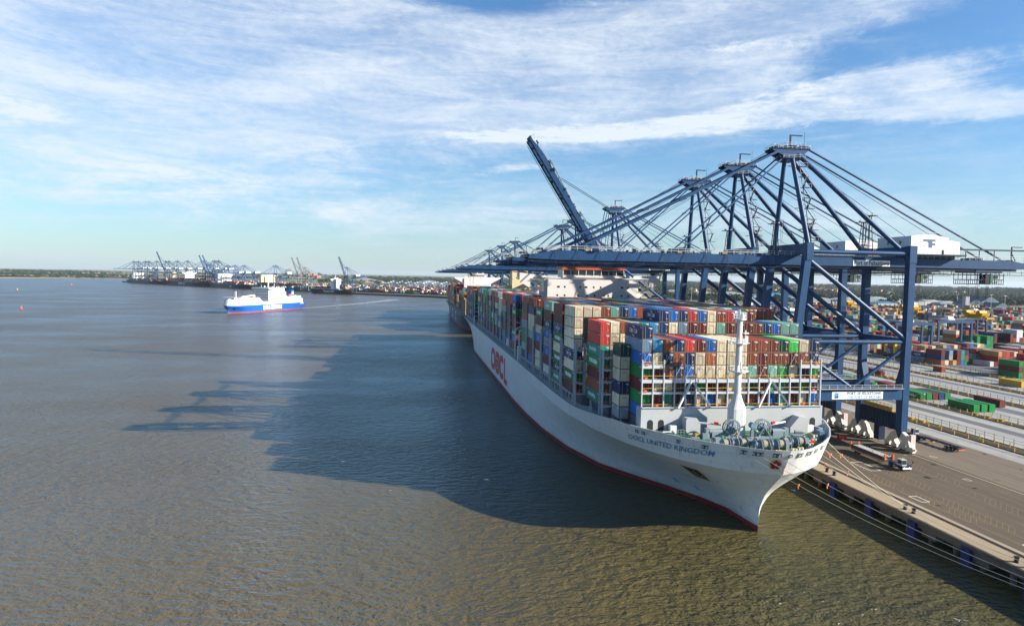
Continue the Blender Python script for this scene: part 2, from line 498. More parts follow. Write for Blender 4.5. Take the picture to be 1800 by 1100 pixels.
def quay():
    r = root('quay', (XE, 0, 0), 'concrete quay on piles with a cream walkway along its edge', None)
    r['kind'] = 'structure'
    mb = MB()
    mb.box(XE, 107.6, -200, 1500, ZQ-.9, ZQ+.06)
    mb.build('walkway', M_CREAMC, r, (XE, 0, 0))
    mb = MB()
    mb.box(XE-.35, XE-.003, -200, 1500, ZQ-1.5, ZQ-.02)            # cap beam
    for k in range(-12, 120):
        y = 6 + k*12.2
        mb.box(XE-.1, XE+1.6, y-2.6, y+.9, 1.4, ZQ-.91)       # drop walls
        mb.box(XE+.6, XE+8, y-.6, y+.6, 2.2, ZQ-.91)
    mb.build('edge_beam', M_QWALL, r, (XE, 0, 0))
    mb = MB()
    for k in range(-24, 160):
        y = k*6.1
        for x in (XE+1.4, XE+5.4, XE+9.6):
            if x > XE+2 and y > 320: continue
            mb.tube((x, y, -2), (x, y, ZQ-.9), .5, 0, 8)
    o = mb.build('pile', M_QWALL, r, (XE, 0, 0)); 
    mb = MB()
    mb.box(112, 113.5, -300, 1420, -2, ZQ-.003)
    mb.box(107.4, 112.1, -300, 1500, ZQ-.9, ZQ-.01)
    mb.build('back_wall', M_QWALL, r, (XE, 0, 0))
    mb = MB()                                              # rails
    for x in (105.5, 106.4): mb.box(x-.12, x+.12, -200, 1500, ZQ+.06, ZQ+.075)
    mb.box(105.8, 106.1, -200, 1500, ZQ+.06, ZQ+.12)
    for x in (138.3, 139.1): mb.box(x-.14, x+.14, -200, 1500, ZQ+.062, ZQ+.078)
    mb.build('rail', M_DARK, r, (XE, 0, 0))
    mb = MB()
    mb.box(138.55, 138.85, -200, 1500, ZQ+.062, ZQ+.1)
    mb.box(137.45, 138.0, -200, 1500, ZQ+.062, ZQ+.074)
    mb.box(139.35, 139.58, -200, 1500, ZQ+.062, ZQ+.074)
    mb.build('rail_bed', M_CREAMC, r, (XE, 0, 0))
quay()
def markings():
    mb = MB()
    z = ZQ + .075
    Rm = random.Random(3)
    lanes = [110.2, 113.4, 116.8, 120.2, 123.7, 127.2, 130.7, 134.2]
    for x in lanes:
        y = -20
        while y < 420:
            l = Rm.uniform(10, 26)
            mb.add([(x, y, z), (x+.14, y, z), (x+.14, y+l, z), (x, y+l, z)], [(0, 1, 2, 3)])
            y += l + Rm.uniform(.5, 3)
    for i in range(len(lanes)-1):                    # diagonal hatching between lane lines
        if i in (3, 6): continue
        y = 30
        while y < 230:
            if Rm.random() < .85 and math.sin(y*.11+i*2) > -.2:
                a = lanes[i]+.2; b = lanes[i+1]-.1
                mb.add([(a, y, z), (a, y+.10, z), (b, y+3.1, z), (b, y+3.0, z)], [(0, 1, 2, 3)])
            y += 1.35
    tag(mb.build('road_marking', mat('faded_yellow_paint', (.24, .18, .07), .8, 0, .5, 1.2)), 'thin yellow lane lines and hatching on the apron', kind='structure')
    mb = MB()
    def rect(x0, x1, y0, y1, w=.2):
        for a, b, c, d in ((x0, x1, y0, y0+w), (x0, x1, y1-w, y1), (x0, x0+w, y0+w, y1-w), (x1-w, x1, y0+w, y1-w)):
            mb.add([(a, c, z+.01), (b, c, z+.01), (b, d, z+.01), (a, d, z+.01)], [(0, 1, 2, 3)])
    rect(110.6, 113.9, 84, 104)
    rect(114.6, 117.6, 150, 158); rect(109.6, 111.6, 127, 131)
    mb.add([(133.5, 122, z+.01), (135.6, 122, z+.01), (135.6, 122.8, z+.01), (133.5, 122.8, z+.01)], [(0, 1, 2, 3)])
    for x, y in ((141.0, 160), (133, 140)):
        rect(x, x+1.2, y, y+1.8, .14)
    tag(mb.build('road_marking', mat('worn_white_paint', (.62, .6, .55), .8, 0, .2, 1)), 'white painted boxes on the quay apron', kind='structure')
markings()
# low fences and barriers between the lanes
def lane_fence(i, a, b):
    r = root('lane_fence', (a, 0, ZQ), 'low yellow posted fence, %s strip inland from the road' % ordw(i), 'fence', 'fences between the yard lanes')
    w = b - a
    mb = MB()
    for f in (.08, .30, .52, .74):
        x = a + w*f
        mb.box(x, x+.28, -100, 1300, ZQ+.06, ZQ+.42)
    mb.build('kerb', mat('weathered_barrier', (.22, .19, .13), .85, 0, .4, .3), r, (a, 0, ZQ))
    mb = MB()
    y = 20.0
    while y < 700:
        for x in (a+w*.02, a+w*.60):
            mb.box(x, x+.22, y, y+.22, ZQ, ZQ+1.5)
        if int(y) % 5 == 0: mb.box(a+w*.4, a+w*.4+1.0, y, y+2.2, ZQ+.06, ZQ+1.0)
        y += 5.3 if y < 380 else 10.6
    mb.box(a+w*.02+.06, a+w*.02+.16, 20, 700, ZQ+1.1, ZQ+1.2)
    mb.build('post', M_YEL, r, (a, 0, ZQ))
    mb = MB()
    y = 20.0
    while y < 520:
        mb.box(b-.3, b-.2, y, y+.12, ZQ, ZQ+2.2); y += 3.4
    mb.box(b-.28, b-.22, 20, 520, ZQ+1.9, ZQ+1.98)
    mb.box(b-.28, b-.22, 20, 520, ZQ+1.1, ZQ+1.16)
    mb.build('railing', mat('dull_green_steel', (.05, .10, .09), .6), r, (a, 0, ZQ))
for i, (a, b) in enumerate([(a, b) for a, b, k in strips if k == 2]): lane_fence(i, a, b)
# the far quay, running away to the left
FQ = [(101.2, 1470), (60, 1560), (-146, 1735), (-1260, 3110)]
def far_quay():
    mb = MB()
    pts = FQ
    for (x0, y0), (x1, y1) in zip(pts, pts[1:]):
        d = Vector((x1-x0, y1-y0, 0)).normalized()
        nrm = Vector((d.y, -d.x, 0))*55               # inland
        p = [Vector((x0, y0, 0)), Vector((x1, y1, 0)), Vector((x1, y1, 0))+nrm, Vector((x0, y0, 0))+nrm]
        vs = [(q.x, q.y, -1) for q in p]+[(q.x, q.y, ZQ+.01) for q in p]
        mb.add(vs, [(0,1,5,4),(1,2,6,5),(2,3,7,6),(3,0,4,7),(4,5,6,7)])
    tag(mb.build('quay', M_QWALL), 'far quay running diagonally away beneath the distant cranes', kind='structure')
far_quay()
# far shore and rolling country behind
def hills():
    mb = MB()
    Rh = random.Random(11)
    # far shore across the river, left of the far quay
    xs = [-9000 + i*300 for i in range(52)]
    rows = []
    def hgt(x, y):
        base = 2 + 26*min(1, max(0, (y-4300)/3500)) + 10*min(1, max(0, (y-9000)/3000))
        return base + 7*math.sin(x*.0011+1)*math.sin(y*.0009) + 5*math.sin(x*.0027+y*.0013)
    def shore(x):
        if x < -2064: return 3683 + (-2064-x)*.25 + 60*math.sin(x*.004)
        return 3683 + (x+2064)*1.9
    n = 0
    for x in xs:
        y0 = min(shore(x), 7200)
        for j in range(9):
            t = j/8
            y = y0 + (22000-y0)*t**1.8
            z = .4 if j == 0 else max(2.5, hgt(x, y)) * (0.35 if j == 1 else 1)
            mb.v.append((x, y, z))
    for i in range(len(xs)-1):
        for j in range(8):
            a = i*9+j
            mb.f.append([a, a+9, a+10, a+1]); mb.m.append(0); mb.smooth.append(True)
    tag(mb.build('hills', M_LAND), 'low wooded hills and fields along the horizon', kind='structure')
    mb = MB()
    for x0, x1, y, d, h in ((-3050, -2480, 4100, 320, 6), (-2250, -1880, 4750, 200, 8), (-2100, -1250, 5200, 330, 12), (-1700, -1350, 4700, 130, 8), (-520, 120, 3300, 350, 7), (-200, 300, 3900, 300, 8)):
        pass
    # thin mud shore
    mb = MB()
    pts = [(-4500, 4150), (-3000, 3800), (-2064, 3640), (-1900, 3900), (-1500, 4700), (-1100, 5400)]
    for (a, b), (c, d) in zip(pts, pts[1:]):
        mb.add([(a, b, .3), (c, d, .3), (c-90, d+210, 2.6), (a-90, b+210, 2.6)], [(0, 1, 2, 3)])
    tag(mb.build('shore', mat('pale_mud', (.30, .24, .16), .9)), 'pale muddy beach along the far shore', kind='structure')
hills()
def drains():
    rd = random.Random(12)
    mb = MB()
    for i in range(70):
        x = rd.uniform(111, 159); y = rd.uniform(60, 300)
        if abs(x-138.7) < 1.4: continue
        w = rd.choice((.6, .9, 1.4)); z = ZQ+.082
        k = rd.choice((0, 0, 1, 2))
        mb.add([(x, y, z), (x+w, y, z), (x+w, y+w*rd.choice((.7, 1, 1.6)), z), (x, y+w, z)], [(0, 1, 2, 3)], k)
    tag(mb.build('ground_cover_plates', [MATS.get('dark_recess') or M_DARK, mat('pale_patch', (.22, .21, .19), .8), mat('rusty_plate', (.12, .07, .04), .8)]), 'scattered manhole covers and patches in the quay paving', kind='structure')
drains()
def fields():
    mb = MB()
    Rf = random.Random(5)
    for cx, cy, w, d, z in ((-2600, 4350, 420, 120, 9), (-2250, 4550, 500, 150, 10), (-3400, 4700, 500, 160, 14), (-1950, 5600, 700, 260, 24), (-2900, 5600, 600, 200, 22), (-60, 3700, 260, 130, 6.5), (230, 3500, 300, 120, 6.5), (480, 3900, 380, 160, 7), (-350, 4300, 380, 170, 7), (800, 3300, 400, 120, 7)):
        mb.add([(cx-w, cy-d, z), (cx+w, cy-d*.8, z), (cx+w*.9, cy+d, z+4), (cx-w*.95, cy+d, z+4)], [(0, 1, 2, 3)])
    tag(mb.build('field', M_FIELD), 'pale stubble fields among the distant woods', kind='structure')
fields()
# ---------------------------------------------------------------- hull shapes
CX = 70.5
class Hull:
    def __init__(s, L=432., B=29.4, zd=17.8, zk=14.5, zt=19.8, k=1.0):
        s.L, s.B, s.zd, s.zk, s.zt, s.k = L, B, zd, zk, zt, k
        f = B/29.4
        s.wl = [(0,0),(11,.7),(18,3.2),(28,8.2),(36,13),(48,19.5),(66,24.2),(89,27.2),(115,28.8),(145,29.4)]
        s.kn = [(0,0),(.6,2.6),(2.5,6.6),(5.5,10.6),(11,15.3),(18,19.2),(27,22.8),(40,26.2),(58,28.6),(75,29.4)]
        s.dk = [(0,0),(.3,2.4),(1.8,5.6),(5.8,10.5),(10.8,15.3),(17.8,20),(25.5,24.0),(37,27),(52,28.8),(67,29.4)]
        s.f = f
        q = zk/14.5
        s.stemt = [(-3,11.5),(0,11.0),(5*q,10.7),(8.7*q,8.6),(zk,2.6),(zt,0)]
    def stem(s, z): return interp(s.stemt, z)*s.k
    def half(s, y, z):
        a = (y - s.stem(z))/s.k
        if a <= 0: return 0.0
        w0 = interp(s.wl, a); k0 = interp(s.kn, a); d0 = interp(s.dk, a)
        if z <= s.zk:
            t = max(0, z/s.zk)
            b = w0 + (k0-w0)*t**1.35
        else:
            t = (z-s.zk)/(s.zt-s.zk)
            b = k0 + (d0-k0)*t
        b *= s.f
        e = (y-(s.L-105))/105.
        if e > 0:
            zz = max(0, min(1, z/s.zd))
            b *= 1 - (1-zz**.8)*.62*e**1.8
        return b
    def top(s, y):
        return interp([(0, s.zt), (30, s.zt-.15), (52, s.zd+.15), (60, s.zd)], y/s.k)
    def build(s, name, mats, parent, boot=1.3):
        cols = 170
        mb = MB()
        lows = [-2, 0, boot, boot+.001, boot+1.5, boot+3, 5.5, 7, 8.2, 9.4, 10.6, 11.8, 13.0, s.zk]
        lows = sorted(set(min(z, s.zk) for z in lows))
        for side in (-1, 1):
            for band, levels in ((0, lows), (1, [0, .2, .4, .6, .8, 1])):
                grid = []
                for lv in levels:
                    row = []
                    for i in range(cols+1):
                        u = i/cols
                        z = lv if band == 0 else None
                        z0 = lv if band == 0 else s.zk + (s.zt-s.zk)*lv
                        y = s.stem(z0) + (s.L - s.stem(z0))*u**2.6
                        if band == 1: z = s.zk + (s.top(y)-s.zk)*lv
                        row.append((side*s.half(max(y, s.stem(z)+1e-6), z), y, z))
                    grid.append(row)
                o = len(mb.v)
                for r_ in grid: mb.v.extend(r_)
                n = cols+1
                for j in range(len(levels)-1):
                    for i in range(cols):
                        a = o+j*n+i
                        q = [a, a+1, a+1+n, a+n]
                        mb.f.append(q if side > 0 else q[::-1])
                        mb.m.append(1 if band == 0 and levels[j+1] <= boot+1e-6 else 0)
                        mb.smooth.append(True)
        # transom
        lv = lows + [s.zd]
        a = [(-s.half(s.L, z), s.L, z) for z in lv]; b = [(s.half(s.L, z), s.L, z) for z in lv]
        mb.add(a+b, [(i, i+len(lv), i+1+len(lv), i+1) for i in range(len(lv)-1)])
        o = mb.build(name, mats, parent)
        return o
    def deck(s, name, m, parent, y0, y1, z, inset=.05, n=26):
        mb = MB()
        vs = []
        for i in range(n+1):
            y = y0 + (y1-y0)*(i/n)**1.6
            h = max(0, s.half(y, z)-inset)
            vs += [(-h, y, z), (h, y, z)]
        mb.add(vs, [(2*i, 2*i+1, 2*i+3, 2*i+2) for i in range(n)])
        return mb.build(name, m, parent)
    def arc(s, z, port=True, ymax=60, n=600):
        """table (arc length from the stem, y) at height z"""
        out = [(0, 0)]
        px, py = 0, s.stem(z)
        a = 0
        for i in range(1, n+1):
            y = s.stem(z) + ymax*(i/n)**2.2
            x = s.half(y, z)
            a += math.hypot(x-px, y-py)
            out.append((a, y-s.stem(z))); px, py = x, y
        return out
    def at_arc(s, tabs, a, z, off=.05):
        side = -1 if a < 0 else 1
        y = interp(tabs, abs(a)) + s.stem(z)
        x = s.half(y, z)
        # outward normal in plan
        x2 = s.half(y+.3, z); x1 = s.half(max(y-.3, s.stem(z)), z)
        nx, ny = .6, -(x2-x1)
        l = math.hypot(nx, ny)
        return (side*(x + off*nx/l), y + off*ny/l, z)
    def patch(s, mb, a0, a1, z0, z1, off, m, nn=6, shear=0.0):
        tabs = s.arc((z0+z1)/2)
        vs = []
        for i in range(nn+1):
            a = a0+(a1-a0)*i/nn
            vs.append(s.at_arc(tabs, a, z0, off)); vs.append(s.at_arc(tabs, a + shear, z1, off))
        mb.add(vs, [(2*i, 2*i+2, 2*i+3, 2*i+1) for i in range(nn)], m)
    def text(s, mb, word, a0, a1, z0, h, bold=.02, off=.06, m=0, slope=0.0, stern_first=True):
        vs, fs = text_geo(word, abs(a1-a0), h, bold)
        tabs = s.arc(z0+h/2)
        out = []
        for u, v in vs:
            a = a0 + (u if a1 > a0 else -u)
            z = z0 + v + slope*u
            out.append(s.at_arc(tabs, a, z, off))
        mb.add(out, fs, m)
def hull_paint():
    m = mat('ship_hull_paint', (.60, .60, .58), .42, 0, .04, .05, (.34, .30, .25), .28, True, dscale=.5)
    nt = m.node_tree; n = nt.nodes; L = nt.links.new
    b = n['Principled BSDF']
    src = b.inputs['Base Color'].links[0].from_socket
    tc = n.new('ShaderNodeTexCoord')
    sp = n.new('ShaderNodeSeparateXYZ'); L(tc.outputs['Object'], sp.inputs[0])
    cb = n.new('ShaderNodeCombineXYZ'); L(sp.outputs[1], cb.inputs[0]); L(sp.outputs[2], cb.inputs[1])
    br = n.new('ShaderNodeTexBrick'); br.inputs['Scale'].default_value = 1; br.inputs['Brick Width'].default_value = 11; br.inputs['Row Height'].default_value = 2.6
    br.inputs['Mortar Size'].default_value = .05; br.inputs['Color1'].default_value = (1, 1, 1, 1); br.inputs['Color2'].default_value = (.93, .935, .94, 1); br.inputs['Mortar'].default_value = (.80, .80, .80, 1)
    L(cb.outputs[0], br.inputs['Vector'])
    mm = n.new('ShaderNodeMixRGB'); mm.blend_type = 'MULTIPLY'; mm.inputs[0].default_value = 1; L(src, mm.inputs[1]); L(br.outputs[0], mm.inputs[2])
    # rust runs, thin and vertical
    mp = n.new('ShaderNodeMapping'); mp.inputs['Scale'].default_value = (.9, .9, .07); L(tc.outputs['Object'], mp.inputs[0])
    t = n.new('ShaderNodeTexNoise'); t.inputs['Scale'].default_value = 1.0; t.inputs['Detail'].default_value = 5; L(mp.outputs[0], t.inputs['Vector'])
    mr = n.new('ShaderNodeMapRange'); L(t.outputs['Fac'], mr.inputs[0]); mr.inputs[1].default_value = .60; mr.inputs[2].default_value = .78; mr.inputs[4].default_value = .6
    mx = n.new('ShaderNodeMixRGB'); L(mr.outputs[0], mx.inputs[0]); L(mm.outputs[0], mx.inputs[1]); mx.inputs[2].default_value = (.30, .17, .09, 1)
    # scum line just above the water
    t2 = n.new('ShaderNodeTexNoise'); t2.inputs['Scale'].default_value = .35; t2.inputs['Detail'].default_value = 6; L(tc.outputs['Object'], t2.inputs['Vector'])
    ad = n.new('ShaderNodeMath'); ad.operation = 'MULTIPLY_ADD'; L(t2.outputs['Fac'], ad.inputs[0]); ad.inputs[1].default_value = 3.2; ad.inputs[2].default_value = .4
    lt = n.new('ShaderNodeMath'); lt.operation = 'LESS_THAN'; L(sp.outputs[2], lt.inputs[0]); L(ad.outputs[0], lt.inputs[1])
    ms = n.new('ShaderNodeMath'); ms.operation = 'MULTIPLY'; L(lt.outputs[0], ms.inputs[0]); ms.inputs[1].default_value = .3
    m3 = n.new('ShaderNodeMixRGB'); L(ms.outputs[0], m3.inputs[0]); L(mx.outputs[0], m3.inputs[1]); m3.inputs[2].default_value = (.25, .22, .15, 1)
    L(m3.outputs[0], b.inputs['Base Color'])
    bp = n.new('ShaderNodeBump'); bp.inputs['Strength'].default_value = .25; bp.inputs['Distance'].default_value = .12
    t3 = n.new('ShaderNodeTexNoise'); t3.inputs['Scale'].default_value = .45; t3.inputs['Detail'].default_value = 2; L(tc.outputs['Object'], t3.inputs['Vector'])
    L(t3.outputs['Fac'], bp.inputs['Height']); L(bp.outputs[0], b.inputs['Normal'])
    return m
M_HULLP = hull_paint()
HUGE = Hull()
YB = 114.0
SHIP = root('container_ship', (CX, YB, 0), 'huge pale grey container ship moored at the quay with bow towards the camera', 'container ship')
def Lc(x, y, z): return (x-CX, y-YB, z)
HULLO = HUGE.build('hull', [M_HULLP, M_RED], SHIP)
def ship_markings():
    M_TXT = mat('blue_lettering', (.035, .18, .33), .5)
    mb = MB()
    HUGE.text(mb, 'OOCL UNITED KINGDOM', -35.4, -13.6, 16.0, 1.2, .004, .16, 0, .036)
    mb.build('name_lettering', M_TXT, HULLO)
    M_RT = mat('red_side_lettering', (.42, .045, .045), .5)
    mb = MB()
    x = -HUGE.B - .05
    def col(y): return y-YB
    def ring(yc, w, z0, z1, open_=None, t=4.3, tz=2.8):
        n = 40
        for i in range(n):
            a0 = 2*math.pi*i/n; a1 = 2*math.pi*(i+1)/n
            if open_ and abs(math.atan2(math.sin((a0+a1)/2), math.cos((a0+a1)/2))) < open_: continue
            zc = (z0+z1)/2; hz = (z1-z0)/2
            def P(a, o):
                rx = w/2 - (0 if o else t*.9); rz = hz - (0 if o else tz)
                c, sn = math.cos(a), math.sin(a)
                e = .62
                return (x, col(yc) - rx*math.copysign(abs(c)**e, c), zc + rz*math.copysign(abs(sn)**e, sn))
            mb.add([P(a0, 1), P(a1, 1), P(a1, 0), P(a0, 0)], [(0, 1, 2, 3)])
    ring(341, 17, 3.6, 14.6); ring(323.5, 16, 3.6, 14.6); ring(307.5, 15, 3.6, 14.6, .45)
    mb.add([(x, col(299), 3.2), (x, col(295.5), 3.2), (x, col(295.5), 14.6), (x, col(299), 14.6)], [(0, 1, 2, 3)])
    mb.add([(x, col(295.49), 3.2), (x, col(288.5), 3.2), (x, col(288.5), 5.6), (x, col(295.49), 5.6)], [(0, 1, 2, 3)])
    for k in range(5):                                # small flower inside the second letter
        a = math.radians(90+72*k)
        cy, cz = 323.5+2.3*math.cos(a), 9.1+1.5*math.sin(a)
        n = 10
        vs = [(x, col(cy+1.6*math.cos(t*2*math.pi/n)), cz+1.1*math.sin(t*2*math.pi/n)) for t in range(n)]
        mb.add(vs, [tuple(range(n))])
    mb.build('side_lettering', M_RT, HULLO)
    # emblem on the bow
    mb = MB()
    tabs = HUGE.arc(16.9)
    def disc(a0, z0, r, off, m, rot=0, sq=1.0):
        n = 20
        vs = [HUGE.at_arc(tabs, a0 + r*math.cos(t*2*math.pi/n), z0 + r*sq*math.sin(t*2*math.pi/n), off) for t in range(n)]
        mb.add([HUGE.at_arc(tabs, a0, z0, off)]+vs, [(0, 1+i, 1+(i+1) % n) for i in range(n)], m)
    ac = -2.1
    disc(ac, 16.75, 1.20, .22, 0)
    for k in range(5):
        a = math.radians(90+72*k)
        disc(ac+.62*math.cos(a), 16.75+.62*math.sin(a), .42, .27, 1)
    disc(ac, 16.75, .22, .31, 0)
    mb.build('bow_emblem', [mat('tan_emblem', (.5, .38, .2), .5), mat('dark_red_emblem', (.25, .02, .02), .5)], HULLO)
    # fairleads in the bulwark: dark openings with pale frames
    mb = MB()
    FM = [M_WHITE, mat('dark_opening', (.05, .06, .065), .6), M_STEEL]
    def opening(a0, a1, z0=18.15, z1=19.35, m=1):
        HUGE.patch(mb, a0, a1, z0, z1, .12, 0, 5, 0)
        HUGE.patch(mb, a0+.14, a1-.14, z0+.14, z1-.14, .16, 1, 5, 0)
        w = (a1-a0)
        k = max(1, round(w/.9))
        for i in range(k):
            c = a0 + w*(i+.5)/k
            HUGE.patch(mb, c-.22, c+.22, z0+.3, z1-.35, .2, 2, 2)
        mb.build('fairlead', FM, HULLO); mb.v, mb.f, mb.m, mb.smooth = [], [], [], []
    for a0, a1 in ((-9.2, -7.6), (-6.9, -4.6), (-3.3, -1.4), (1.8, 3.2), (4.4, 6.2), (7.6, 9.2), (11, 12.5)):
        opening(a0, a1)
    n = 18
    tb = HUGE.arc(18.7)
    for rr, off, m in ((.62, .16, 0), (.46, .2, 1), (.25, .24, 2)):
        vs = [HUGE.at_arc(tb, .1+rr*math.cos(t*2*math.pi/n), 18.7+rr*.85*math.sin(t*2*math.pi/n), off) for t in range(n)]
        mb.add([HUGE.at_arc(tb, .1, 18.7, off)]+vs, [(0, 1+i, 1+(i+1) % n) for i in range(n)], m)
    mb.build('fairlead', FM, HULLO); mb = MB()
    for a0, a1 in ((-16.8, -15.0), (-22.4, -21.0), (-31.5, -30.2), (-33.4, -32.1)): opening(a0, a1, 18.0, 19.1)
    # anchor recess and anchor
    mb = MB()
    HUGE.patch(mb, -17.5, -13.2, 8.6, 12.0, .14, 0, 6, -1.2)
    HUGE.patch(mb, -16.9, -13.8, 9.2, 11.8, .2, 1, 6, -1.1)
    mb.build('anchor_recess', [mat('rusty_recess', (.22, .15, .07), .8), mat('dark_recess_brown', (.03, .022, .015), .8)], HULLO)
    mb = MB()
    tb = HUGE.arc(10.5)
    P = lambda a, z: HUGE.at_arc(tb, a, z, .35)
    mb.beam(P(-15.9, 11.5), P(-15.3, 9.6), .35, .35); mb.beam(P(-16.6, 10.2), P(-15.3, 9.6), .4, .4); mb.beam(P(-15.3, 9.6), P(-14.2, 10.3), .4, .4)
    mb.build('anchor', mat('rusty_anchor', (.14, .09, .05), .8), HULLO)
    # faint blue bow marks and draught lines
    mb = MB()
    for a, z in ((-24.5, 4.2), (-18.2, 4.0)):
        HUGE.patch(mb, a-.7, a+.7, z-.6, z+.6, .05, 0)
    HUGE.text(mb, '5', -4.9, -4.2, 3.0, .9, .02)
    mb.build('thruster_mark', mat('pale_blue_paint', (.18, .42, .58), .5), HULLO)
    # knuckle moulding
    mb = MB()
    tb = HUGE.arc(17.6)
    pts = [HUGE.at_arc(tb, -14+i*.5, 17.75+.12, .09) for i in range(11)]
    for p, q in zip(pts, pts[1:]): mb.beam(p, q, .08, .10)
    mb.build('moulding', M_WHITE, HULLO); mb = MB()
    for A0, A1 in ((-38, -28), (-26, -17.5)):
        pts = [HUGE.at_arc(tb, A0+(A1-A0)*i/14, 17.9, .07) for i in range(15)]
        for p, q in zip(pts, pts[1:]): mb.beam(p, q, .08, .09)
        mb.build('moulding', M_WHITE, HULLO); mb = MB()
ship_markings()
def ship_deck():
    HUGE.deck('forecastle_deck', M_GREEN, SHIP, .3, 27, 18.15, .25)
    HUGE.deck('main_deck', M_STEEL, SHIP, 27, HUGE.L, 17.7, .1)
    # inner face and cap of the bulwark, bow only
    mb = MB()
    for side in (-1, 1):
        pts = []
        tb = HUGE.arc(19.5)
        amax = 44
        for i in range(60):
            a = amax*(i/59)**1.3
            y = interp(tb, a) + HUGE.stem(19.5)
            zt = HUGE.top(y)
            sa = side*max(a, 1e-6)
            p0 = HUGE.at_arc(tb, sa, 18.1, -.28)
            p = HUGE.at_arc(tb, sa, min(zt, 19.79), -.2)
            q = HUGE.at_arc(tb, sa, min(zt, 19.79), .04)
            pts.append((p0, (p[0], p[1], zt), (q[0], q[1], zt+.03)))
        vs = [v for t in pts for v in t]
        fs = []
        for i in range(59):
            a = 3*i
            fs += [(a, a+3, a+4, a+1)]
        mb.add(vs, fs, 0)
        mb.add(vs, [(3*i+1, 3*i+4, 3*i+5, 3*i+2) for i in range(59)], 1)
        for i in range(2, 58, 2):                      # stiffeners
            p = pts[i][0]
            d = Vector((-p[0], 12-p[1], 0)).normalized()
            u = pts[i][1]; zt = u[2]
            mb.beam((p[0]+d.x*.2, p[1]+d.y*.2, 18.15), (u[0]+d.x*.12, u[1]+d.y*.12, zt-.1), .08, .3, 0)
    mb.build('bulwark', [M_STEEL, M_WHITE], SHIP)
    # deck edge railing along the port and starboard side
    mb = MB()
    for side in (-1, 1):
        y = 43.0
        prev = None
        while y < HUGE.L-2:
            h = HUGE.half(y, 17.8)-.25
            z0 = HUGE.top(y)
            p = (side*h, y, z0)
            mb.beam(p, (side*h, y, z0+1.1), .09, .09)
            if prev:
                for dz in (.55, 1.1):
                    mb.beam((prev[0], prev[1], prev[2]+dz), (p[0], p[1], p[2]+dz), .07, .07)
            prev = p
            y += 1.9 if y < 240 else 3.8
    mb.build('deck_railing', M_RAIL, SHIP)
    # hatch coaming block below the containers and side stanchions
    mb = MB()
    mb.box(-20.5, 20.5, 27.8, 40.5, 17.75, 20.6)
    mb.box(-23.5, 23.5, 40.5, 56, 17.75, 20.35)
    mb.box(-26.2, 26.2, 56, 145, 17.75, 20.4)
    mb.box(-26.2, 26.2, 161, HUGE.L-3, 17.75, 20.4)
    mb.build('hatch_coaming', mat('dark_grey_steel', (.10, .12, .14), .6), SHIP)
    mb = MB()
    for side in (-1, 1):
        for yf in BAYS[2:]:
            if yf is None: continue
            for dy in (.4, 4.1, 8.0, 11.8):
                y = yf-YB+dy
                x = side*28.1
                mb.box(x-.18, x+.18, y-.18, y+.18, 17.75, 20.5)
            mb.box(min(side*27.7, side*28.5), max(side*27.7, side*28.5), yf-YB, yf-YB+12.2, 20.3, 20.55)
            mb.build('stanchion_frame', M_STEEL, SHIP); mb = MB()
        for yf, xx in ((156, 25.3), (164, 25.3), (147.5, 22.6), (152.5, 22.6)):
            mb.box(side*xx-.2, side*xx+.2, yf-YB-.2, yf-YB+.2, 17.75, 20.5); mb.build('stanchion', M_STEEL, SHIP); mb = MB()
BAYS = [139.9, 156.0, 172.4, 187.2, 202.6, 217.8, 232.6, 247.0, None, 275.2, 291.6, 306.6, 321.6, 336.6, 351.6, 367.0, 382.6, 398.8, 414.6, 430.6, None, 464.6, 479.6, 495.0, 511.2, 526.6]
ship_deck()
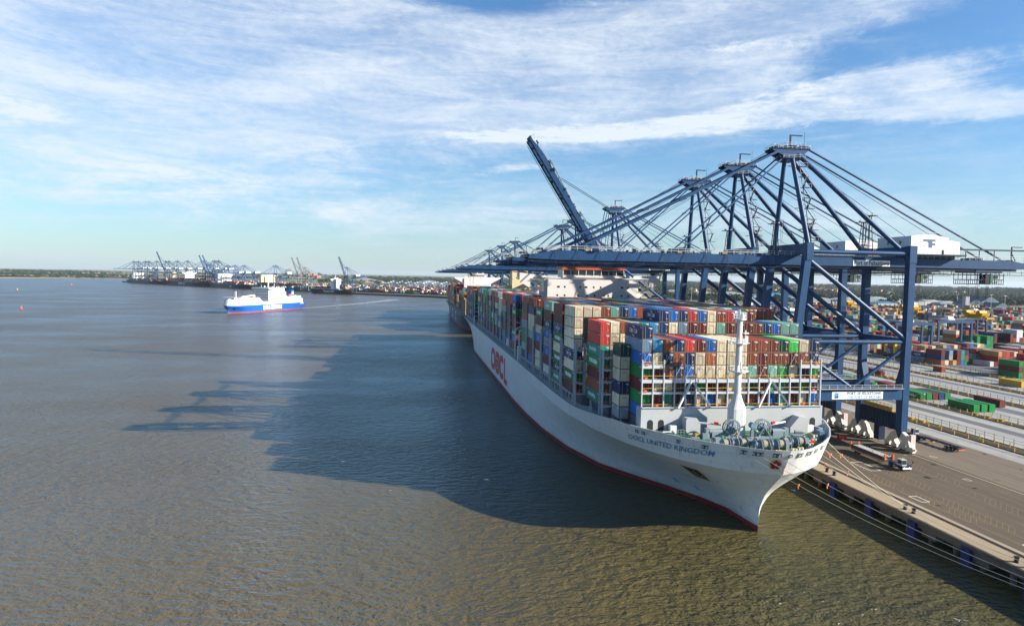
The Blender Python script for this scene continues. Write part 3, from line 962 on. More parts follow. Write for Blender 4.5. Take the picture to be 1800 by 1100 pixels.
def lashing():
    """steel lashing bridges between the container bays"""
    real = [b for b in BAYS if b]
    n = 0
    for i in range(1, len(real)):
        y1 = real[i]
        gap0 = y1-2.55 if i > 1 else 153.0
        if y1 in (275.2, 464.6): gap0 = y1-2.4
        edge = {1: 25.4, 2: 27.9}.get(i, 28.4)
        mb = MB(); my = MB()
        yl0 = gap0-YB+.25; yl1 = y1-YB-.3
        ztop = 34.3
        near = i < 12
        for side in (-1, 1):
            for xx in ((edge, edge-2.6, edge-5.2) if near else (edge,)):
                for y in (yl0+.2, yl1-.2):
                    mb.box(side*xx-.2, side*xx+.2, y-.2, y+.2, 17.75, ztop)
            k = 0
            z = 20.6
            while z < ztop-1:
                a, b = sorted((side*(edge-.2), side*(edge-5.0)))
                mb.box(a, b, yl0, yl1, z, z+.38)
                if near:
                    my.box(a, b, yl0+.02, yl0+.1, z+1.25, z+1.33, 0)
                    c = side*(edge-.9)
                    my.box(c-.28, c+.28, yl0-.03, yl0+.3, z+.45, z+.9, 1)
                z += 2.92
        mb.box(-edge+5, edge-5, yl0, yl1, 31.6, 32.0)
        if near:
            for k in range(int(edge*2/2.5)):
                x = -edge+k*2.5
                mb.box(x-.12, x+.12, yl0+.1, yl0+.35, 20.4, 33.2)
        o = mb.build('lashing_bridge', M_STEEL, SHIP)
        if near: my.build('safety_rail', [M_YEL, M_ORANGE], o)
    # the tall frame just ahead of the foremost bay
    y = 138.7-YB
    mb = MB(); my = MB()
    X0 = 49.7-CX; PW = 42.5/17
    for k in range(18):
        x = X0 + k*PW
        hi = 33.9 if (k < 3 or k > 14) else 29.9
        mb.box(x-.11, x+.11, y-.2, y+.3, 23.4, hi)
        if k in (5, 9, 12): my.tube((x, y, hi), (x, y, hi+.9), .16, 2)
    for z, t in ((26.3, .42), (28.8, .72)):
        mb.box(X0, -X0+.1+0, y-.1, y+.9, z, z+t)
    for s_ in (0, 1):
        a = X0 if s_ == 0 else X0+15*PW
        mb.box(a, a+2*PW, y-.1, y+.9, 32.0, 32.75)
        my.box(a, a+2*PW, y-.16, y-.1, 33.4, 33.5, 0); my.box(a, a+2*PW, y-.16, y-.1, 33.0, 33.07, 0)
    for z in (24.0, 27.6, 30.35):
        my.box(X0, X0+17*PW, y-.18, y-.12, z, z+.10, 0)
    for k in range(17):
        if R.random() < .45:
            x = X0+(k+.5)*PW + R.uniform(-.6, .6)
            my.box(x-.12, x+.12, y-.2, y-.1, 29.7, 30.0, 1)
    for (x, z) in ((X0+.9, 29.9), (X0+.8, 27.0), (X0+1.0, 32.9), (X0+16.3*PW, 30), (X0+16.3*PW, 27), (X0+16.5*PW, 33), (X0+15.4*PW, 24), (X0+1.4*PW, 23.9)):
        my.box(x-.3, x+.3, y-.22, y-.12, z-.25, z+.25, 1)
    for c in (-9.3, 9.6):                                # raking braces
        for d in (-3.7, 3.9):
            mb.beam((c+d, y-1.6, 23.5), (c+d*.08, y-.2, 28.9), .42, .42)
    o = mb.build('lashing_frame', mat('pale_grey_steel', (.42, .45, .47), .5, 0, .05, .5), SHIP)  # slightly paler grey than the deck steel
    my.build('safety_rail', [M_YEL, M_ORANGE, M_RED], o)
    # thin crossed lashing rods over the lower tiers
    ml = MB()
    for k in range(17):
        x = X0+k*PW
        z0 = 29.9 if 2 < k < 14 else 32.8
        for a, b in ((.3, PW-.3), (PW-.3, .3)):
            ml.beam((x+a, y+.55, z0), (x+b, y+1.1, z0+3.0), .045, .045)
    ml.build('lashing_rod', M_RAIL, o)
lashing()
def breakwater():
    mb = MB()
    y = 137.6-YB
    xa, xb = 49.4-CX, 92.1-CX
    mb.box(xa, xb, y, y+.25, 18.15, 23.45)
    mb.box(xa-.02, xb+.02, y-.25, y+.5, 23.45, 23.6)
    for s_, x in ((-1, xa), (1, xb)):                    # angled return plates
        poly = [(y, 18.1), (y, 23.4), (y+3.2, 23.4), (y+3.2, 18.1)]
        mb.prism(poly, 'x', x-.12 if s_ < 0 else x-.0, x+.0 if s_ < 0 else x+.12)
    for x0, x1, f in ((58.6-CX, 62.6-CX, 1), (83.0-CX, 87.2-CX, -1)):
        mb.prism([(x0, 18.1), (x1, 18.1), (x1 if f > 0 else x1, 19.3 if f > 0 else 21.3), (x1-1.5 if f > 0 else x1-1.2, 21.6), (x0+.3 if f > 0 else x0+2, 21.6), (x0, 21.3 if f > 0 else 19.3)], 'y', y-2.6, y-.01)
    o = mb.build('breakwater', mat('grey_wall_paint', (.36, .38, .39), .45, 0, .04, .3, (.4, .38, .34), .2, True), SHIP)  # mid-grey paint with faint streaks
    md = MB()
    for x in (51.4, 53.9, 88.0, 89.9):
        x -= CX
        n = 10
        w = .68
        pts = [(x-w, 18.5), (x+w, 18.5)]+[(x+w*math.cos(t*math.pi/n), 20.2+w*math.sin(t*math.pi/n)) for t in range(n+1)]
        md.prism(pts, 'y', y-.03, y+.1)
        md.build('doorway', M_DARK, o); md = MB()
    mc = MB()
    mc.box(55.4-CX, 56.9-CX, y-1.8, y-.6, 18.15, 19.9); mc.box(87.2-CX, 88.9-CX, y-2.6, y-1.4, 18.15, 19.6); mc.box(53-CX, 55-CX, y-3.5, y-3.4, 18.9, 19.1)
    mc.build('locker', M_WHITE, SHIP)
breakwater()
def foremast():
    mb = MB()
    x, y = 69.4-CX, 133.6-YB
    # pedestal: square-ish foot flaring in to a round column
    def ring(z, w, sq): 
        out = []
        for i in range(16):
            t = 2*math.pi*(i+.5)/16
            c, s_ = math.cos(t), math.sin(t)
            e = 1-.55*sq
            out.append((x+w*math.copysign(abs(c)**e, c), y+w*.85*math.copysign(abs(s_)**e, s_), z))
        return out
    R_ = [ring(18.1, 1.7, 1), ring(24.1, 1.7, 1), ring(25.6, 1.2, .6), ring(27.2, .76, .1), ring(33, .70, 0), ring(43.6, .58, 0)]
    o = 0
    vs = [p for r_ in R_ for p in r_]
    fs = [(j*16+i, j*16+(i+1) % 16, (j+1)*16+(i+1) % 16, (j+1)*16+i) for j in range(5) for i in range(16)]
    mb.add(vs, fs, 0, False)
    o = mb.build('foremast', mat('mast_white_paint', (.50, .51, .51), .45, 0, .08, .5, (.3, .27, .22), .3, True), SHIP)
    mp = MB()
    for z, r_ in ((32.0, 1.9), (38.1, 1.7)):
        mp.tube((x, y, z), (x, y, z+.22), r_, 0, 12)
        for i in range(12):
            t = 2*math.pi*i/12; t2 = 2*math.pi*(i+1)/12
            p = (x+r_*math.cos(t), y+r_*math.sin(t), z); q = (x+r_*math.cos(t2), y+r_*math.sin(t2), z)
            mp.beam(p, (p[0], p[1], z+1.1), .07, .07)
            mp.beam((p[0], p[1], z+1.1), (q[0], q[1], z+1.1), .07, .07)
        if z < 35: mp.box(x-2.6, x+2.3, y-.5, y+.5, 32.05, 32.2); mp.cbox(x-.4, y-1, 32.2, .6, .4, 1.3); mp.cbox(x+.1, y-1.1, 32.2, .3, .3, 2.1, 0); mp.build('mast_platform', M_WHITE, o); mp = MB()
    mp.box(x-2.3, x+2.2, y-.5, y+.5, 38.15, 38.3)
    mp.tube((x+1.3, y-.2, 38.3), (x+1.3, y-.2, 41.0), .12); mp.box(x+.9, x+1.9, y-.6, y+.1, 40.2, 40.5); mp.cbox(x+1.7, y, 38.3, .5, .5, 1.4)
    mp.build('mast_platform', M_WHITE, o); mp = MB()
    mp.tube((x, y, 43.2), (x, y, 43.5), 1.3, 0, 12, 1.3)
    for i in range(12):
        t = 2*math.pi*i/12; t2 = 2*math.pi*(i+1)/12
        p = (x+1.3*math.cos(t), y+1.3*math.sin(t), 43.5); q = (x+1.3*math.cos(t2), y+1.3*math.sin(t2), 43.5)
        mp.beam(p, (p[0], p[1], 44.8), .06, .06); mp.beam((p[0], p[1], 44.8), (q[0], q[1], 44.8), .06, .06); mp.beam((p[0], p[1], 44.2), (q[0], q[1], 44.2), .05, .05)
    mp.tube((x, y, 43.5), (x, y, 45.4), .1); mp.cbox(x-1.1, y, 44.6, .5, .5, .5); mp.cbox(x+.5, y-.4, 43.6, .5, .5, .9)
    mp.build('mast_platform', M_WHITE, o)
foremast()
def bow_gear():
    """winches, chain wheels, bollards on the forecastle"""
    z0 = 18.16
    M_W = mat('winch_grey_paint', (.17, .215, .25), .5, 0, .15, 1)
    M_R = mat('coiled_rope', (.26, .23, .16), .8, 0, .2, 3)
    def P(x, y): return x-CX, y-YB
    for (xc, yc) in ((67.2, 131.3), (74.0, 130.9)):
        x, y = P(xc, yc)
        mb = MB()
        n = 20; zc = z0+2.15; r1 = 1.75; r0 = 1.45
        for yy in (y-.35, y+.55):
            for i in range(n):
                t = 2*math.pi*i/n; t2 = 2*math.pi*(i+1)/n
                mb.beam((x+r1*math.cos(t), yy, zc+r1*math.sin(t)), (x+r1*math.cos(t2), yy, zc+r1*math.sin(t2)), .22, .22)
            for i in range(6):
                t = math.pi*i/3+.3
                mb.beam((x, yy, zc), (x+r1*math.cos(t), yy, zc+r1*math.sin(t)), .1, .12)
        mb.tube((x, y-.9, zc), (x, y+1.1, zc), .42, 0, 10)
        mb.tube((x, y-.3, zc), (x, y+.5, zc), 1.0, 0, 14)
        for sx in (-1, 1):
            mb.beam((x+sx*1.7, y-.75, z0), (x, y-.75, zc+.3), .55, .14)
            mb.beam((x+sx*1.7, y+.95, z0), (x, y+.95, zc+.3), .55, .14)
        mb.box(x-1.9, x+1.9, y-1, y+1.1, z0, z0+.5)
        o = mb.build('windlass', M_W, SHIP)
        mm = MB()
        s_ = -1 if xc < 70 else 1
        mm.box(x+s_*3.4-1.2, x+s_*3.4+1.2, y-.6, y+1.2, z0, z0+1.5); mm.tube((x+s_*2.2, y, z0+1.4), (x+s_*5.0, y, z0+1.4), .55, 0, 10)
        mm.box(x+s_*5.4-.5, x+s_*5.4+.5, y-.4, y+.6, z0, z0+2.1)
        mm.build('motor', M_W, o)
        mr = MB()
        mr.beam((x+s_*2.0, y+.9, z0+2.6), (x+s_*6.5, y+2.2, z0+2.9), .35, .3, 0); mr.beam((x+s_*2.6, y+.9, z0+2.9), (x+s_*3.4, y+1.1, z0+3.0), .5, .5, 1)
        mr.build('chain_lever', [M_WHITE, mat('signal_red_paint', (.45, .02, .02), .5)], o)
    for row, (xs, yc) in enumerate((((61.6, 63.4, 65.4), 122.6), ((67.6, 69.2, 71.0, 72.6), 121.2), ((74.6, 76.2, 77.8), 122.8))):
        mb = MB(); mr = MB()
        for k, xc in enumerate(xs):
            x, y = P(xc, yc)
            for dx in (-.62, .62):
                mb.tube((x+dx-.05, y, z0+1.15), (x+dx+.05, y, z0+1.15), 1.0, 0, 14)
            mb.tube((x-.6, y, z0+1.15), (x+.6, y, z0+1.15), .55, 0, 10)
            if (k+row) % 2 == 0: mr.tube((x-.55, y, z0+1.15), (x+.55, y, z0+1.15), .82, 0, 12)
            mb.box(x-.9, x-.76, y-.9, y+.9, z0, z0+1.5)
        x, y = P(xs[-1]+1.2, yc)
        mb.box(x-.35, x+.35, y-.5, y+.5, z0, z0+1.9); mb.tube((x-1, y, z0+1.15), (x+1.0, y, z0+1.15), .3)
        x, y = P((xs[0]+xs[1])/2+.1, yc+1.0)
        mb.box(x-.6, x+.6, y-.2, y+.5, z0, z0+2.1)
        o = mb.build('mooring_winch', M_W, SHIP)
        mr.build('rope_drum', M_R, o)
    mb = MB()
    for xc, yc in ((60.4, 120.9), (64.5, 118.6), (66.6, 117.8), (69.9, 117.3), (73.6, 118.1), (79.6, 122.0), (82.5, 125.5), (57.4, 125.2), (85, 129), (55, 128.5), (75.5, 119.0), (71.2, 116.9)):
        x, y = P(xc, yc)
        for d in (-.35, .35): mb.tube((x+d, y, z0), (x+d, y, z0+.85), .24, 0, 8); mb.tube((x+d, y, z0+.85), (x+d, y, z0+.93), .3, 1, 8)
        mb.box(x-.8, x+.8, y-.3, y+.3, z0, z0+.12)
        mb.build('bollard', [M_WHITE, mat('bollard_yellow', (.7, .5, .15), .5)], SHIP); mb = MB()
    mb = MB()
    def rl(a, b, n=5):
        a = Vector((*P(*a), z0)); b = Vector((*P(*b), z0))
        for i in range(n+1):
            p = a.lerp(b, i/n); mb.beam(p, p+Vector((0, 0, 1.1)), .06, .06)
        for dz in (.55, 1.1): mb.beam(a+Vector((0, 0, dz)), b+Vector((0, 0, dz)), .05, .05)
    rl((55.5, 125.5), (60.0, 123.5)); rl((60, 123.5), (60.2, 127)); rl((79.5, 127), (88, 133)); rl((68.5, 127), (71.5, 127)); rl((71.5, 127), (71.5, 124.5), 3); rl((56, 134.8), (58, 134.6), 3)
    mb.build('deck_handrail', M_RAIL, SHIP)
    mb = MB()
    EQ = [M_W, mat('deck_green_machinery', (.03, .22, .12), .5), M_WHITE, mat('blue_grey_paint', (.12, .2, .28), .5), M_YEL]
    for xc, yc, w, d, h, m in ((57.8, 128.2, 1.6, 1.0, 1.0, 0), (62.0, 127.0, 1.4, 1.2, 1.2, 0), (64, 128.8, .7, .7, 1.1, 1), (70.3, 128.4, .6, .6, 2.3, 0), (70.8, 123.9, .8, .8, .9, 1), (79.8, 127.2, 2.0, 1.4, 1.4, 0), (82.5, 131, 1.6, 1.2, 1.2, 0), (86.6, 129.6, 1.0, 2.2, 1.7, 3), (87.6, 131.8, 1.0, 1.6, 1.9, 3), (61, 131, 1.0, .8, 1.2, 0), (78.6, 132, 1.2, .8, 1.1, 0), (63.3, 133.5, 1.4, 1, .8, 1), (76.2, 126.0, 1.2, 1.2, 1.1, 0), (59.5, 131.5, .8, .8, 1.0, 4), (68.9, 124.6, .9, .5, .6, 4), (73.1, 125.6, 1.0, .5, .5, 4), (66.0, 125.5, .7, .7, .8, 3)):
        x, y = P(xc, yc)
        mb.cbox(x, y, z0, w, d, h, m, R.uniform(-.3, .3)); mb.build('deck_locker', EQ, SHIP); mb = MB()
    mb.tube((*P(70.3, 128.4), z0+2.4), (*P(70.3, 128.4), z0+3.3), .25, 3); mb.tube((*P(70.3, 128.9), z0+3.3), (*P(70.3, 127.7), z0+3.3), .65, 3, 10)
    mb.build('ventilator', EQ, SHIP)
bow_gear()
def bow_clutter():
    rng = random.Random(5)
    z0 = 18.17
    cols = [MATS['winch_grey_paint'], M_WHITE, M_YEL, MATS['deck_green_machinery'], MATS['signal_red_paint'], M_DARK]
    for i in range(60):
        xc = rng.uniform(57.5, 86); yc = rng.uniform(118.5, 134)
        if HUGE.half(yc-YB, 18.2) < abs(xc-CX)+2.2: continue
        x, y = xc-CX, yc-YB
        mb = MB()
        k = rng.randrange(4); m = rng.choices(range(6), (5, 4, 2, 1, 1, 1))[0]
        if k == 0:
            h = rng.uniform(.6, 1.7); mb.tube((x, y, z0), (x, y, z0+h), .1, m, 8); mb.tube((x, y, z0+h), (x, y, z0+h+.25), .26, m, 8)
            mb.build('air_pipe', cols, SHIP)
        elif k == 1:
            mb.cbox(x, y, z0, rng.uniform(.3, .9), rng.uniform(.3, .8), rng.uniform(.3, 1.0), m, rng.uniform(0, 3)); mb.cbox(x, y, z0, .12, .12, rng.uniform(1, 1.6), m)
            mb.build('control_stand', cols, SHIP)
        elif k == 2:
            a = rng.uniform(0, 3); l = rng.uniform(.8, 2.4)
            mb.tube((x, y, z0+.25), (x+l*math.cos(a), y+l*math.sin(a), z0+.25), .08, m, 6); mb.box(x-.05, x+.05, y-.05, y+.05, z0, z0+.25, m)
            mb.build('deck_pipe', cols, SHIP)
        else:
            mb.tube((x, y, z0), (x, y, z0+.18), rng.uniform(.3, .6), 1 if m == 2 else 0, 10); mb.tube((x, y, z0+.18), (x, y, z0+.3), .2, m, 8)
            mb.build('hatch_cover', cols, SHIP)
bow_clutter()
def house():
    """bridge block with wings, and the funnel casing further aft"""
    M_H = mat('warm_white_paint', (.58, .57, .55), .45, 0, .04, .2, (.5, .46, .4), .2, True)
    y0, y1 = 261-YB, 273-YB
    mb = MB()
    mb.box(52.9-CX, 90.7-CX, y0, y1, 20, 51.0)
    mb.box(41.0-CX, 100.4-CX, y0+1.5, y0+6.5, 51.0, 51.5)     # wing deck
    mb.box(48.0-CX, 95.5-CX, y0+1.0, y0+9, 51.5, 51.8)
    for s_ in (-1, 1):
        c = 71.0-CX if s_ < 0 else 70.5-CX
        X = lambda v: c+s_*v
        tip, hs = (29.6, 18.1) if s_ < 0 else (29.9, 20.2)
        o1 = tip-4.4; i1 = hs+(1.2 if s_ < 0 else .5)
        def pr(poly): mb.prism([(X(a), b) for a, b in (poly if s_ > 0 else poly[::-1])], 'y', y0+1.4, y0+1.75)
        pr([(tip, 50.0), (tip, 53.4), (o1, 53.0), (o1, 47.4)])
        pr([(o1, 51.05), (o1, 53.0), (hs, 52.3), (hs, 51.05)])
        pr([(o1, 47.4), (o1, 49.0), (i1, 45.7), (hs, 45.1), (hs, 43.0)])
        pr([(i1, 51.05), (hs, 51.05), (hs, 45.1), (i1, 45.7)])
        a, b = sorted((X(o1), X(o1-.5)))
        mb.box(a, b, y0+1.76, y0+6.4, 48.6, 50.99)
        a, b = sorted((X(tip), X(tip-.3)))
        mb.box(a, b, y0+1.4, y0+6.5, 50.6, 53.4)
        a, b = sorted((X(tip), X(hs)))
        mb.box(a, b, y0+6.2, y0+6.5, 51.5, 52.6)
    o = mb.build('superstructure', M_H, SHIP)
    mb = MB()
    a, b = 59.3-CX, 84.6-CX
    mb.box(a, b, y0+.6, y1-2, 51.8, 55.0)
    mb.box(a-.6, b+.6, y0-.1, y1-1, 56.05, 56.3)
    ob = mb.build('wheelhouse', M_H, o)
    mb = MB()
    mb.box(a-.1, b+.1, y0+.45, y1-1.8, 52.9, 54.6)
    mb.build('bridge_window', M_GLASS, ob)
    mb = MB()
    for k in range(9):
        x = a+(b-a)*k/8
        mb.box(x-.12, x+.12, y0+.3, y0+.44, 52.85, 54.65)
    mb.build('window_frame', M_H, ob)
    mb = MB(); mb.box(a-.5, b+.5, y0-.05, y1-1.2, 55.0, 56.05)
    mb.build('bridge_stripe', mat('orange_red_stripe', (.48, .10, .045), .5), ob)
    mb = MB()
    for k in range(46):
        x = a-2+(b-a+4)*k/45
        mb.beam((x, y0+.1, 56.3), (x, y0+.1, 57.6), .07, .07)
    mb.box(a-2, b+2, y0+.07, y0+.13, 57.55, 57.65); mb.box(a-2, b+2, y0+.07, y0+.13, 57.0, 57.06)
    for k in range(26):
        x = R.uniform(a, b); h = R.uniform(.8, 3.4)
        mb.cbox(x, R.uniform(y0+1, y1-2), 56.3, R.uniform(.1, .9), R.uniform(.1, .9), h)
    x = (a+b)/2
    mb.tube((x, y0+5, 56.3), (x, y0+5, 63.5), .35, 0, 8, .15)
    mb.beam((x-2.5, y0+4.8, 60.2), (x+2.5, y0+4.8, 60.2), .3, .4); mb.beam((x-1.5, y0+4.8, 62), (x+1.5, y0+4.8, 62), .2, .3)
    for k in (-7, 8): mb.tube((x+k, y0+5, 56.3), (x+k, y0+5, 58.3), .8, 0, 10, .5)
    mb.build('bridge_mast', M_WHITE, o)
    mb = MB()
    for z, xs in ((47.6, (57.4, 60.0, 66.4, 68.8, 72.0, 74.9, 83.9, 86.4)), (44.2, (57.0, 60.0, 65.5, 69.2, 72.4, 76.4, 78.2, 83.8, 86.6))):
        for i, x in enumerate(xs):
            w = .55 if (i % 3 == 0 and z > 46) else .33
            mb.box(x-CX-w, x-CX+w, y0-.04, y0+.05, z, z+.75)
    for x in (54, 58, 62, 66, 70, 74, 78, 82, 86, 89): 
        mb.box(x-CX-.3, x-CX+.3, y0-.04, y0+.05, 40.5, 41.3)
    mb.build('porthole', M_GLASS, o)
    # funnel casing
    fy = 449-YB
    mb = MB()
    mb.box(66.3-CX, 77-CX, fy, fy+11, 20, 56.0); mb.box(62-CX, 80-CX, fy+2, fy+12, 20, 46)
    o2 = mb.build('funnel_casing', M_CREAM, SHIP)
    mb = MB()
    for k in range(7): mb.box(67-CX+k*1.4, 67.9-CX+k*1.4, fy-.05, fy+.1, 54.9, 55.4, 0)
    for k in (0, 1, 2, 3): mb.tube((68.2-CX+k*2.4, fy+4, 56), (68.2-CX+k*2.4, fy+4, 59+(k % 2)), .45, 1, 8)
    mb.build('exhaust_pipe', [M_DARK, M_CREAM], o2)
    # lifeboat and gantry in the gap by the bridge
    mb = MB()
    n = 10
    for j in range(8):
        pass
    L0 = 9.0
    secs = [(0, .15), (.12, .75), (.3, 1), (.7, 1), (.88, .8), (1, .2)]
    vs = []
    for t, k in secs:
        for i in range(n):
            a = 2*math.pi*i/n
            vs.append((-27.4+1.45*k*math.cos(a), 150.4+L0*t, 26.4+1.55*k*math.sin(a)))
    fs = [(j*n+i, j*n+(i+1) % n, (j+1)*n+(i+1) % n, (j+1)*n+i) for j in range(len(secs)-1) for i in range(n)]
    mb.add(vs, fs+[tuple(range(n)), tuple(range(5*n, 6*n))[::-1]], 0, True)
    lb = mb.build('lifeboat', mat('lifeboat_orange', (.62, .13, .06), .45), None)
    lb.location = (CX, YB, 0)
    tag(lb, 'enclosed orange lifeboat hanging beside the white bridge block', 'lifeboat')
    mb = MB()
    for y in (147.6, 158.2):
        mb.box(-28.8, -28.3, y-.25, y+.25, 17.75, 30); mb.beam((-28.5, y, 30), (-25, y, 31.5), .4, .5); mb.build('boat_davit', M_WHITE, SHIP); mb = MB()
    mb.box(-29.2, -27.6, 147.2, 148.6, 17.75, 24.0)
    mb.build('crane_pedestal', M_WHITE, SHIP)
    mb = MB(); mb.box(-29.25, -28.4, 350-4.5, 350-3.5, 17.75, 24); mb.build('pilot_post', M_WHITE, SHIP)
    # stern mast and platforms
house()
def gangway():
    mb = MB()
    mb.box(-29.5, -29.45+.9, 128, 146, 17.75, 18.0); 
    for k in range(10): mb.beam((-29.2, 128+k*2, 18), (-29.2, 128+k*2, 19.2), .08, .08)
    mb.build('gangway', M_RAIL, SHIP)
gangway()
# ---------------------------------------------------------------- containers
CC = dict(cream=(.60,.54,.39), maroon=(.125,.022,.022), brown=(.23,.058,.032), orange=(.36,.11,.05), red=(.48,.045,.04), navy=(.012,.040,.115), blue=(.012,.125,.40),
          lightblue=(.045,.26,.46), greyblue=(.15,.26,.36), green=(.006,.20,.05), brightgreen=(.03,.42,.07), darkgreen=(.010,.075,.055), teal=(.02,.23,.17), mint=(.18,.44,.35),
          grey=(.27,.30,.32), white=(.62,.62,.6), yellow=(.55,.36,.04), tan=(.42,.28,.10))
CWORD = dict(greyblue='grey blue', lightblue='light blue', brightgreen='bright green', darkgreen='dark green', orange='orange brown')
CM = {k: mat('container_paint_'+k, v, .5, 0, .10, .35, RUST, .6, True, .24, dscale=.55) for k, v in CC.items()}
CKEYS = list(CC)
M_EDGE = mat('rusty_container_frame', (.13, .085, .055), .7, 0, .3, 1)
M_DOORBAR = mat('galvanised_bar', (.35, .34, .32), .5)
CH = 2.92
def cont_template(L, simple=False):
    """corrugated box; front (door) end at y=0"""
    mb = MB()
    W_, Hh = 2.44, 2.88
    x0, x1 = -W_/2, W_/2
    fr = .12
    # frame: four posts and top/bottom rails
    for x in (x0, x1-fr):
        for y in (0, L-fr): mb.box(x, x+fr, y, y+fr, 0, Hh, 1)
        mb.box(x, x+fr, fr, L-fr, 0, .16, 1)
        mb.box(x, x+fr, fr, L-fr, Hh-.1, Hh, 0)
    for y in (0, L-fr):
        mb.box(x0+fr, x1-fr, y, y+fr, 0, .18, 1); mb.box(x0+fr, x1-fr, y, y+fr, Hh-.12, Hh, 0)
    # ends: vertical ribs
    nr = 7
    for yf, d in ((.02, 1), (L-.02, -1)):
        w = (W_-2*fr)/nr
        vs = []
        for i in range(nr):
            a = x0+fr+i*w
            for dx, dep in ((0, .10), (w*.18, .0), (w*.6, .0), (w*.78, .10)):
                vs.append((a+dx, yf+d*dep)); 
        vs.append((x1-fr, yf+d*.10))
        n = len(vs)
        mb.add([(x, y, .18) for x, y in vs]+[(x, y, Hh-.12) for x, y in vs], [((i, i+1, n+i+1, n+i) if d > 0 else (i+1, i, n+i, n+i+1)) for i in range(n-1)], 0)
    # side panels: shallow ribs
    nr = int(L/1.1)
    for xf, d in ((x0+.01, 1), (x1-.01, -1)):
        w = (L-2*fr)/nr
        vs = []
        for i in range(nr):
            a = fr+i*w
            for dy, dep in ((0, .045), (w*.2, 0), (w*.55, 0), (w*.75, .045)):
                vs.append((xf+d*dep, a+dy))
        vs.append((xf+d*.045, L-fr))
        n = len(vs)
        mb.add([(x, y, .16) for x, y in vs]+[(x, y, Hh-.1) for x, y in vs], [((i+1, i, n+i, n+i+1) if d > 0 else (i, i+1, n+i+1, n+i)) for i in range(n-1)], 0)
    mb.add([(x0+fr, fr, Hh-.03), (x1-fr, fr, Hh-.03), (x1-fr, L-fr, Hh-.03), (x0+fr, L-fr, Hh-.03)], [(0, 1, 2, 3)], 0)
    mb.add([(x0+fr, fr, .1), (x1-fr, fr, .1), (x1-fr, L-fr, .1), (x0+fr, L-fr, .1)], [(0, 3, 2, 1)], 1)
    # lock bars and a small placard
    for x in (-.55, .55):
        mb.box(x-.025, x+.025, -.02, .01, .2, Hh-.15, 2)
    mb.box(.55, .8, -.015, .0, .75, 1.0, 3)
    mb.box(.2, 1.0, -.015, .0, 2.45, 2.55, 4); mb.box(.6, 1.0, -.015, .0, 2.25, 2.33, 4)
    mb.box(x0-.004, x0+.02, .35, 1.5, 2.5, 2.6, 4); mb.box(x0-.004, x0+.02, L-1.5, L-.4, 2.45, 2.55, 4)
    return mb
CT = {}
def ctemplate(kind, key):
    if (kind, key) not in CT:
        if kind not in CT:
            CT[kind] = cont_template(12.19 if kind == 40 else 6.06).mesh('container_shell', [CM['cream'], M_EDGE, M_DOORBAR, M_YEL, M_WHT])
        me = CT[kind].copy()
        me.materials[0] = CM[key]
        CT[(kind, key)] = me
    return CT[(kind, key)]
LOGO = {}
def logo(kind):
    """lettering meshes, on the sea-facing side (x = -1.23) or on the end (y = -.03)"""
    if kind in LOGO: return LOGO[kind]
    mb = MB()
    def side(word, w, h, y, z, m=0, bold=.02):
        vs, fs = text_geo(word, w, h, bold)
        mb.add([(-1.232, y+w-u, z+v) for u, v in vs], fs, m)
    def end(word, w, h, x, z, m=0, bold=.01):
        vs, fs = text_geo(word, w, h, bold)
        mb.add([(x+u, -.03, z+v) for u, v in vs], fs, m)
    if kind == 'green': side('EVERGREEN', 7.2, 1.05, 2.4, .9, 0, .05)
    if kind == 'navy':
        side('CMA CGM', 5.2, 1.0, 3.6, .95, 0, .006)
        mb.add([(-1.232, 5.2, 2.3), (-1.232, 6.6, 2.6), (-1.232, 6.7, 2.45), (-1.232, 5.3, 2.15)], [(0, 1, 2, 3)])
        mb.add([(-1.232, 5.4, .35), (-1.232, 6.8, .65), (-1.232, 6.9, .5), (-1.232, 5.5, .2)], [(0, 1, 2, 3)])
    if kind == 'teal': side('CHINA SHIPPING', 6.5, .95, 3.6, 1.0, 0, .03)
    if kind == 'cream': side('OOCL', 1.5, .55, 10.0, 1.9, 1, .04); end('OOCL', .95, .26, -.48, 2.05, 1)
    if kind == 'endred': end('OOCL', .95, .26, -.48, 2.05, 1, .02)
    if kind == 'blue': side('H', 1.6, 1.8, 5.2, .5, 2, .03)
    if kind == 'grey': side('COSCO', 5.5, 1.1, 3.3, .8, 3, .03)
    if kind == 'endwhite': end('CAI', .8, .3, -1.0, 2.3, 0, .02)
    if kind == 'endgreen': end('EVERGREEN', 1.6, .2, -.8, 2.4, 0)
    me = mb.mesh('lettering', [M_WHT, mat('red_lettering', (.5, .03, .03), .5), mat('pale_blue_lettering', (.25, .45, .7), .5), mat('blue_company_lettering', (.04, .12, .35), .5)])
    LOGO[kind] = me
    return me
WEIGHT = [('cream', 17), ('maroon', 20), ('brown', 13), ('orange', 4), ('red', 4), ('navy', 10), ('blue', 8), ('lightblue', 2), ('greyblue', 4), ('green', 9), ('brightgreen', 1), ('darkgreen', 3), ('teal', 5), ('mint', 4), ('grey', 4), ('white', 2)]
def rcol(rng, w=WEIGHT):
    return rng.choices([a for a, b in w], [b for a, b in w])[0]
PLACED = []     # dicts: x (centre), y (front), z, kind, col, where, exposed score
def proj_area(c):
    Lc_ = 12.19 if c['kind'] == 40 else 6.06
    d = math.hypot(c['x'], c['y']+Lc_/2)
    s = FPX/d
    a = 0
    if c['front']: a += 2.44*2.88*s*s
    if c['side']:
        x = abs(c['x'])/c['y']*1.0
        a += Lc_*2.88*s*s*min(1, x)*.8
    if c['top']:
        a += Lc_*2.44*s*s*max(0, (H-c['z']-2.9))/d
    u = (c['x']/max(c['y'], 1))
    if u > .86 or u < -.55: a = 0
    return a
